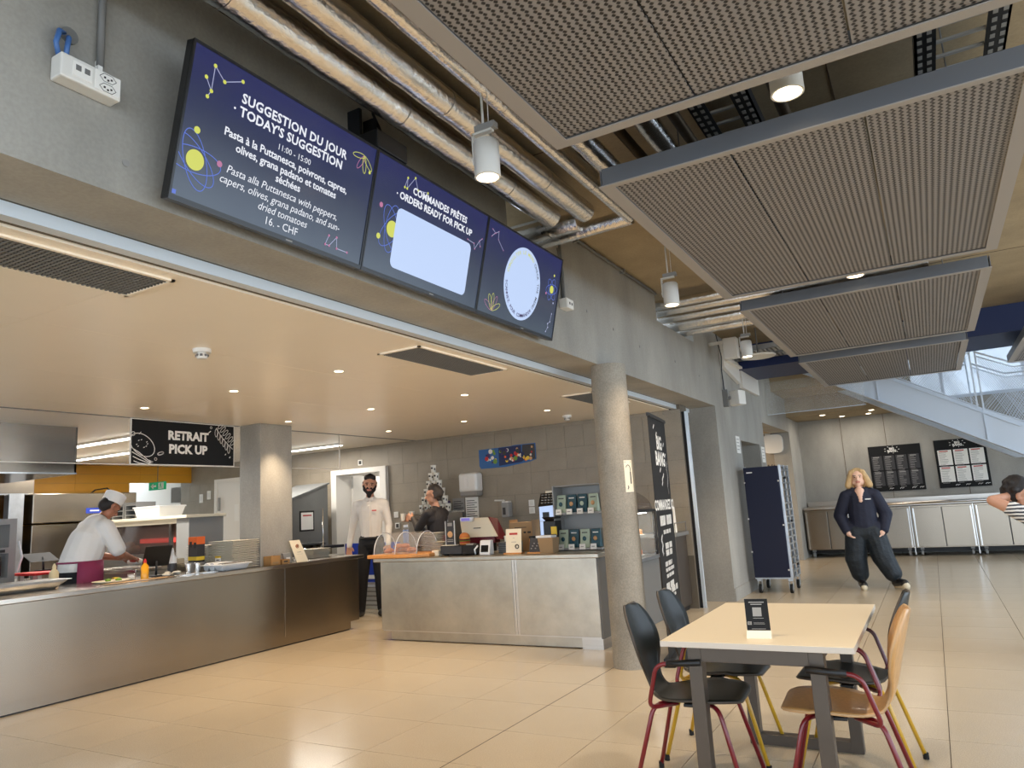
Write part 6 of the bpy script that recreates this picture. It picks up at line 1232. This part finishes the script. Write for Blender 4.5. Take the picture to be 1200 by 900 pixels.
# ---- cook
ck = thing('person', 'cook in white jacket, white cap and burgundy apron bending over the counter', 'person', (-7.66,4.42,0), PI)
sk_ = 'skin_tan'; hm = headmat((0,.315,1.615),0,.62)
B = [(F(0,0,1.05),F(0,.02,1.08),.190,.198,'chef_white',.9),(F(0,.02,1.08),F(0,.09,1.26),.202,.200,'chef_white',.9),(F(0,.09,1.26),F(0,.16,1.40),.198,.155,'chef_white',.85),(F(0,0,.96),F(0,0,.90),.180,.165,'trouser_black',.9),(F(-.15,.17,1.41),F(.15,.17,1.41),.085,.085,'chef_white'),
     (F(-.18,.17,1.41),F(-.235,.27,1.18),.085,.078,'chef_white'),(F(.18,.17,1.41),F(.235,.27,1.18),.085,.078,'chef_white'),
     (F(-.235,.27,1.17),F(-.24,.30,1.12),.055,.05,sk_),(F(.235,.27,1.17),F(.24,.30,1.12),.055,.05,sk_),(F(-.24,.30,1.12),F(-.10,.50,1.075),.050,.031,sk_),(F(.24,.30,1.12),F(.10,.52,1.075),.050,.031,sk_),
     (F(0,.20,1.46),F(0,.27,1.54),.06,.055,sk_),(F(0,.19,1.455),F(0,.215,1.485),.078,.07,'black'),
     (F(-.085,0,.90),F(-.10,.03,.50),.115,.09,'trouser_black'),(F(.085,0,.90),F(.10,-.02,.50),.115,.09,'trouser_black'),(F(-.10,.03,.50),F(-.10,0,.10),.088,.065,'trouser_black'),(F(.10,-.02,.50),F(.10,-.05,.10),.088,.065,'trouser_black'),
     (F(-.10,-.02,.05),F(-.10,.15,.045),.05,.045,'shoe_black'),(F(.10,-.07,.05),F(.10,.10,.045),.05,.045,'shoe_black')]
B += xf(head_prims(sk_), hm)+hand(F(-.10,.50,1.075),(.35,-1,-.15),(.3,0,-1),-1,sk_,.7)+hand(F(.10,.52,1.075),(-.35,-1,-.15),(-.3,0,-1),1,sk_,.7)
grow('body', B, ck); eyes(ck, hm)
grow('hair', xf([((0,.035,.03),(0,.05,.005),.090,.080,'hair_dark')], hm), ck, .008)
cap = MB(); cap.M = hm @ Matrix.Translation((0,.012,.065)) @ Euler((-.12,0,0)).to_matrix().to_4x4(); cap.lathe([(.100,-.025),(.104,-.025),(.110,.085),(.10,.092),(.0001,.088)],(0,0),24); co = ob('cap', cap, 'chef_white', ck, smooth=True, local=True, auto=50)
ap_ = []
for i in range(17):
    a = math.radians(-128+256*i/16); row = []
    for z in (.45,.6,.78,.95,1.075):
        r_ = .222+.02*(1-(z-.45)/.62)+.012*math.sin(i*1.9)*(1 if z < .9 else .2); row.append((r_*math.sin(a), -(r_*.92*math.cos(a)+.02), z))
    ap_.append(row)
apo = ob('apron', MB().grid(ap_), 'apron', ck, smooth=True, local=True); s_ = apo.modifiers.new('t','SOLIDIFY'); s_.thickness = .006
ob('apron_string', MB().tube([(.215*math.sin(a),-(.195*math.cos(a)+.02),1.075) for a in [2*PI*i/24 for i in range(24)]],.010,6,closed=True), 'apron', ck, smooth=True, local=True); ob('pocket_badge', MB().box(-.178,-.170,.02,.05,.80,.84), 'grey_plastic', ck, local=True)
wr = thing('wrapped_food', 'foil wrapped food held in the hands of the cook', 'food', (-7.62,5.02,1.02)); ob('foil', MB().ell((-7.64,5.03,1.02),(.10,.075,.045),12,7), 'plate_white', wr, smooth=True); ob('filling', MB().ell((-7.60,4.99,1.045),(.06,.045,.03),10,6), 'food_red', wr, smooth=True)
wbn = thing('prep_bench', 'steel prep bench under the hands of the cook', 'bench', (-7.75,5.3,0)); ob('frame', MB().box(-8.3,-7.36,4.86,6.3,.0,.92), 'steel', wbn); ob('top', MB().box(-8.32,-7.34,4.84,6.3,.92,.955), 'steel_top', wbn, bev=.004); ob('insert_pan', MB().box(-7.8,-7.45,5.2,5.5,.955,1.02), 'steel_bright', wbn, bev=.006); ob('rail', MB().box(-7.8,-7.45,4.86,4.95,.955,.975), 'steel_bright', wbn, bev=.006)
# ---- bearded man
mn = thing('person', 'bearded man in white shirt and black trousers standing between the counters', 'person', (-7.0,8.17,0), .52); mn.scale = (1.06,1.06,1.075)
sk_ = 'skin'; hm = headmat((0,.03,1.665),.15,.06,.08)
B = [(F(0,0,.93),F(0,.0,1.10),.140,.145,'shirt_white',.75),(F(0,0,1.10),F(0,.0,1.34),.150,.165,'shirt_white',.72),(F(-.15,0,1.425),F(.15,0,1.425),.072,.072,'shirt_white'),(F(-.10,0,1.36),F(.10,0,1.36),.10,.10,'shirt_white',.85),
     (F(-.185,0,1.42),F(-.25,-.02,1.14),.064,.052,'shirt_white'),(F(-.25,-.02,1.14),F(-.285,.05,.90),.050,.036,'shirt_white'),(F(.185,0,1.42),F(.235,-.02,1.14),.064,.052,'shirt_white'),(F(.235,-.02,1.14),F(.235,.06,.90),.050,.036,'shirt_white'),
     (F(0,0,1.47),F(0,.02,1.56),.056,.052,sk_),(F(-.04,.02,1.475),F(.04,.02,1.475),.050,.050,'shirt_white'),
     (F(-.03,.0,.93),F(.03,0,.93),.142,.142,'trouser_black',.8),(F(-.085,0,.88),F(-.115,.03,.50),.098,.072,'trouser_black'),(F(-.115,.03,.50),F(-.15,.02,.09),.070,.055,'trouser_black'),(F(.085,0,.88),F(.10,.02,.50),.098,.072,'trouser_black'),(F(.10,.02,.50),F(.11,.0,.09),.070,.055,'trouser_black'),
     (F(-.15,-.01,.045),F(-.19,.17,.04),.045,.040,'shoe_black'),(F(.11,-.03,.045),F(.13,.16,.04),.045,.040,'shoe_black')]
B += xf(head_prims(sk_,'beard'), hm)+hand(F(-.285,.05,.90),(-.04,-.1,-1),(.3,-1,0),-1,sk_,.35)+hand(F(.235,.06,.90),(.0,-.15,-1),(-.3,-1,0),1,sk_,.35)
grow('body', B, mn); eyes(mn, hm)
grow('hair', xf([((0,.02,.085),(0,.05,.05),.078,.085,'hair_dark'),((-.04,-.02,.105),(.04,-.02,.105),.042,.042,'hair_dark'),((0,-.01,.125),(0,.05,.12),.042,.042,'hair_dark'),((-.078,.02,.04),(-.076,.025,.0),.022,.02,'hair_dark'),((.078,.02,.04),(.076,.025,.0),.022,.02,'hair_dark')], hm), mn, .008)
ob('eyebrow', MB().tube([hm@Vector((-.052,-.088,.036)),hm@Vector((-.016,-.094,.038))],.006,5).tube([hm@Vector((.016,-.094,.038)),hm@Vector((.052,-.088,.036))],.006,5), 'hair_dark', mn, local=True)
ob('placket', MB().hexa([(-.012,-.128,1.0),(.012,-.128,1.0),(.012,-.112,1.0),(-.012,-.112,1.0)],[(-.012,-.128,1.40),(.012,-.128,1.40),(.012,-.10,1.42),(-.012,-.10,1.42)]), 'shirt_white', mn, local=True, bev=.003); ob('collar', MB().tube([(-.052,-.01,1.515),(-.05,-.055,1.50),(-.02,-.085,1.465)],.014,6).tube([(.052,-.01,1.515),(.05,-.055,1.50),(.02,-.085,1.465)],.014,6), 'shirt_white', mn, smooth=True, local=True)
ob('belt', MB().tube([(.150*math.cos(a),.115*math.sin(a),.985) for a in [2*PI*i/24 for i in range(24)]],.016,6,closed=True), 'black', mn, smooth=True, local=True); ob('name_badge', MB().box(.04,.10,-.128,-.122,1.33,1.345), 'print_red', mn, local=True)
# ---- barista
br = thing('person', 'barista in black shirt stretching both arms to the left behind the till counter', 'person', (-5.73,8.02,0), -PI/2-.05)
hm = headmat((.02,.04,1.575),.45,.05)
B = [(F(0,-.02,.90),F(0,0,1.06),.140,.15,'shirt_black',.8),(F(0,0,1.06),F(0,.02,1.26),.155,.165,'shirt_black',.75),(F(-.14,.02,1.345),F(.14,.02,1.345),.072,.072,'shirt_black'),(F(-.10,.02,1.28),F(.10,.02,1.28),.10,.10,'shirt_black',.85),
     (F(-.18,.03,1.34),F(-.21,.33,1.25),.064,.052,'shirt_black'),(F(-.21,.33,1.25),F(-.17,.60,1.285),.050,.036,'shirt_black'),(F(.18,.03,1.34),F(.20,.17,1.16),.066,.056,'shirt_black'),(F(.20,.17,1.16),F(.10,.33,1.29),.052,.038,'shirt_black'),
     (F(0,.02,1.39),F(.01,.03,1.48),.056,.052,'skin'),(F(-.04,.01,1.395),F(.04,.01,1.395),.052,.052,'shirt_black'),
     (F(-.085,-.02,.88),F(-.10,.0,.48),.10,.075,'trouser_black'),(F(-.10,0,.48),F(-.10,-.02,.09),.070,.055,'trouser_black'),(F(.085,-.02,.88),F(.10,0,.48),.10,.075,'trouser_black'),(F(.10,0,.48),F(.10,-.02,.09),.070,.055,'trouser_black'),(F(-.10,-.02,.045),F(-.10,.15,.04),.045,.04,'shoe_black'),(F(.10,-.02,.045),F(.10,.15,.04),.045,.04,'shoe_black')]
B += xf(head_prims('skin'), hm)+hand(F(-.17,.60,1.285),(.1,-1,.1),(1,0,.2),1,'skin',.55)+hand(F(.10,.33,1.29),(-.1,-1,.35),(-1,0,.2),-1,'skin',.45)
grow('body', B, br); eyes(br, hm)
grow('hair', xf([((0,.025,.075),(0,.05,.04),.086,.090,'hair_grey'),((-.03,-.015,.10),(.03,-.015,.10),.046,.046,'hair_grey'),((-.075,.03,.03),(-.07,.04,-.02),.026,.024,'hair_grey'),((.075,.03,.03),(.07,.04,-.02),.026,.024,'hair_grey'),((0,.075,.0),(0,.07,-.04),.045,.035,'hair_grey')], hm), br, .008)
ob('apron_back', MB().box(-.12,.12,.10,.125,.72,1.06), 'maroon', br, local=True, bev=.01)
def place_local(root, p):
    rz = root.rotation_euler[2]; c, s = math.cos(rz), math.sin(rz); return Vector((root.location.x+c*p[0]-s*p[1], root.location.y+s*p[0]+c*p[1], p[2]))
p = place_local(br, F(-.12,.70,1.30)); hc = thing('paper_cup', 'white paper cup held out in the hand of the barista', 'cup', p); ob('wall', MB().lathe([(.0001,p.z-.03),(.028,p.z-.03),(.036,p.z+.07),(.033,p.z+.07),(.026,p.z-.026),(.0001,p.z-.026)],(p.x,p.y),18), 'plate_white', hc, smooth=True, auto=50); ob('rim', MB().lathe([(.033,p.z+.068),(.038,p.z+.068),(.038,p.z+.072),(.033,p.z+.072)],(p.x,p.y),18), 'plate_white', hc)
p = place_local(br, F(.04,.41,1.33)); hc = thing('paper_cup', 'white paper cup in the raised near hand of the barista', 'cup', p); ob('wall', MB().lathe([(.0001,p.z-.03),(.028,p.z-.03),(.036,p.z+.06),(.033,p.z+.06),(.026,p.z-.026),(.0001,p.z-.026)],(p.x,p.y),18), 'plate_white', hc, smooth=True, auto=50); ob('rim', MB().lathe([(.033,p.z+.058),(.038,p.z+.058),(.038,p.z+.062),(.033,p.z+.062)],(p.x,p.y),18), 'plate_white', hc)
bc = thing('water_bottle', 'pale blue bottle standing in front of the barista', 'bottle', (-5.85,7.3,Z)); ob('body', MB().cyl((-5.72,7.32),.04,.885,1.20,16), 'scr_blue' if False else 'glass', bc, smooth=True); ob('water', MB().cyl((-5.72,7.32),.036,.89,1.17,16), 'blue_cable', bc, smooth=True); ob('cap', MB().cyl((-5.72,7.32),.03,1.20,1.23,14), 'plastic_white', bc); ob('stand', MB().box(-5.80,-5.62,7.2,7.45,.845,.885).box(-5.75,-5.67,7.25,7.4,0,.845), 'steel', bc)
# ---- walking woman
wm_ = thing('person', 'woman with blonde hair in navy sweater and dark baggy trousers walking in the hall', 'person', (-.89,11.22,0), .09)
hm = headmat((0,.02,1.475),-.05,-.05,.0); sk_ = 'skin_pale'
B = [(F(0,0,.84),F(0,0,1.20),.182,.166,'sweater',.78),(F(-.13,0,1.265),F(.13,0,1.265),.080,.080,'sweater'),(F(-.18,0,1.24),F(-.285,-.05,.98),.084,.088,'sweater'),(F(-.285,-.05,.98),F(-.225,.07,.775),.088,.062,'sweater'),(F(.18,0,1.24),F(.285,-.05,.98),.084,.088,'sweater'),(F(.285,-.05,.98),F(.235,.07,.775),.088,.062,'sweater'),
     (F(-.14,.01,.775),F(.14,.01,.775),.130,.130,'sweater',.85),(F(0,.0,1.29),F(0,.01,1.38),.05,.047,sk_),(F(0,.075,1.30),F(0,.118,1.17),.060,.022,sk_),(F(-.085,.04,1.34),F(-.032,.118,1.16),.022,.018,'sweater'),(F(.085,.04,1.34),F(.032,.118,1.16),.022,.018,'sweater'),
     (F(-.235,.07,.79),F(-.20,.11,.735),.034,.032,sk_),(F(.245,.07,.79),F(.205,.11,.735),.034,.032,sk_),
     (F(-.05,0,.76),F(.05,0,.76),.16,.16,'trouser_dark',.9),(F(-.11,0,.74),F(-.155,.0,.40),.145,.142,'trouser_dark'),(F(-.155,0,.40),F(-.13,-.02,.20),.142,.115,'trouser_dark'),(F(-.13,-.02,.20),F(-.125,-.02,.14),.10,.06,'trouser_dark'),(F(.11,0,.74),F(.175,.05,.42),.145,.142,'trouser_dark'),(F(.175,.05,.42),F(.265,.11,.21),.142,.115,'trouser_dark'),(F(.265,.11,.21),F(.28,.12,.15),.10,.06,'trouser_dark'),
     (F(-.12,-.04,.075),F(-.10,.18,.06),.056,.050,'shoe_black'),(F(-.12,-.07,.032),F(-.10,.21,.032),.040,.042,'shoe_cream'),(F(.29,.08,.085),F(.38,.27,.095),.058,.052,'shoe_black'),(F(.29,.05,.045),F(.395,.30,.06),.042,.046,'shoe_cream')]
B += xf(head_prims(sk_), hm)+hand(F(-.225,.07,.775),(.5,-.4,-1),(1,0,0),-1,sk_,.4)+hand(F(.235,.07,.775),(-.5,-.4,-1),(-1,0,0),1,sk_,.4)
grow('body', B, wm_); eyes(wm_, hm)
grow('hair', xf([((0,.03,.06),(0,.05,.03),.094,.094,'hair_blonde'),((-.05,-.035,.10),(-.02,.0,.108),.030,.042,'hair_blonde'),((.05,-.035,.10),(.02,.0,.108),.030,.042,'hair_blonde'),((-.075,-.03,.09),(-.098,-.01,.02),.032,.038,'hair_blonde'),((.075,-.03,.09),(.098,-.01,.02),.032,.038,'hair_blonde'),((-.098,.0,.02),(-.130,.0,-.09),.040,.046,'hair_blonde'),((.098,.0,.02),(.135,.0,-.09),.040,.046,'hair_blonde'),((-.07,.06,.0),(-.09,.06,-.12),.06,.05,'hair_blonde'),((.07,.06,.0),(.09,.06,-.12),.06,.05,'hair_blonde'),((0,.075,.0),(0,.075,-.11),.07,.05,'hair_blonde')], hm), wm_, .008)
ob('chest_print', MB().box(.055,.125,-.158,-.150,1.185,1.20), 'print_white', wm_, local=True); None
ob('eyebrow', MB().tube([hm@Vector((-.052,-.090,.036)),hm@Vector((-.018,-.095,.038))],.0045,5).tube([hm@Vector((.018,-.095,.038)),hm@Vector((.052,-.090,.036))],.0045,5), 'hair_grey', wm_, local=True)
# ---- seated person at the right edge
se = thing('person', 'seated person in striped shirt with one arm raised behind dark curly hair', 'person', (.99,7.28,0), PI/2-.2)
hm = headmat((-.01,-.37,1.205),-.1,.05)
B = [(F(0,0,.56),F(0,-.14,.80),.15,.15,'stripes',.85),(F(0,-.14,.80),F(0,-.27,.98),.155,.14,'stripes',.85),(F(-.14,-.30,1.02),F(.14,-.30,1.02),.072,.072,'stripes'),(F(-.17,-.31,1.03),F(-.21,-.43,1.11),.072,.064,'stripes'),(F(.18,-.29,1.02),F(.26,-.14,.80),.07,.06,'stripes'),
     (F(-.21,-.43,1.11),F(-.235,-.55,1.185),.050,.043,'skin'),(F(-.235,-.55,1.185),F(-.10,-.47,1.21),.042,.031,'skin'),(F(.26,-.14,.80),F(.18,.12,.68),.048,.034,'skin'),(F(0,-.31,1.06),F(-.01,-.35,1.12),.052,.05,'skin'),
     (F(-.09,.0,.54),F(-.11,.40,.53),.10,.075,'trouser_dark'),(F(.09,.0,.54),F(.11,.40,.53),.10,.075,'trouser_dark'),(F(-.11,.40,.53),F(-.11,.42,.09),.07,.055,'trouser_dark'),(F(.11,.40,.53),F(.11,.42,.09),.07,.055,'trouser_dark'),(F(-.11,.42,.045),F(-.11,.58,.04),.045,.04,'shoe_black'),(F(.11,.42,.045),F(.11,.58,.04),.045,.04,'shoe_black')]
B += xf(head_prims('skin'), hm)+hand(F(-.10,-.47,1.21),(1,-.5,.1),(0,-1,0),1,'skin',.4)+hand(F(.18,.12,.68),(-.2,-1,-.3),(0,0,-1),1,'skin',.4)
grow('body', B, se); eyes(se, hm)
random.seed(4); HP = [((0,.03,.075),(0,.055,.03),.10,.10,'hair_dark')]
for k in range(26):
    a = random.uniform(0,2*PI); e = random.uniform(-.1,1.5); c_ = Vector((.098*math.cos(a)*math.cos(e), .035+.098*abs(math.sin(a))*math.cos(e)*(1 if random.random() < .8 else -.5), .05+.10*math.sin(e))); HP.append((tuple(c_),tuple(c_+Vector((.01,0,.01))),.028,.022,'hair_dark'))
grow('hair', xf(HP, hm), se, .008, 2)
ch2 = chair((1.03,7.28,0), -.2, 'black shell chair under the seated person at the right picture edge', 'shell_black','frame_yellow','frame_yellow')

# fine print and scattered specks stay joined
for o in bpy.data.objects:
    if o.type == 'MESH' and o.parent is not None and 'kind' not in o.keys() and o.name.split('.')[0] in ('small_print','menu_print','print','doodle','star_dot','star_line','blot','tiles','cutlery','label_print','picture','text_print','rolls','salad','napkins','vent_slot','slot','port','data_port','socket_hole','cups','heading','french_text','english_text','banner_title','banner_text','lettering','board_title','hours','price','notice_print','caption','logo','panel_joint','cover_stud','skyline','bread','atom_orbit','petal','skirting_band'): o['kind'] = 'stuff'
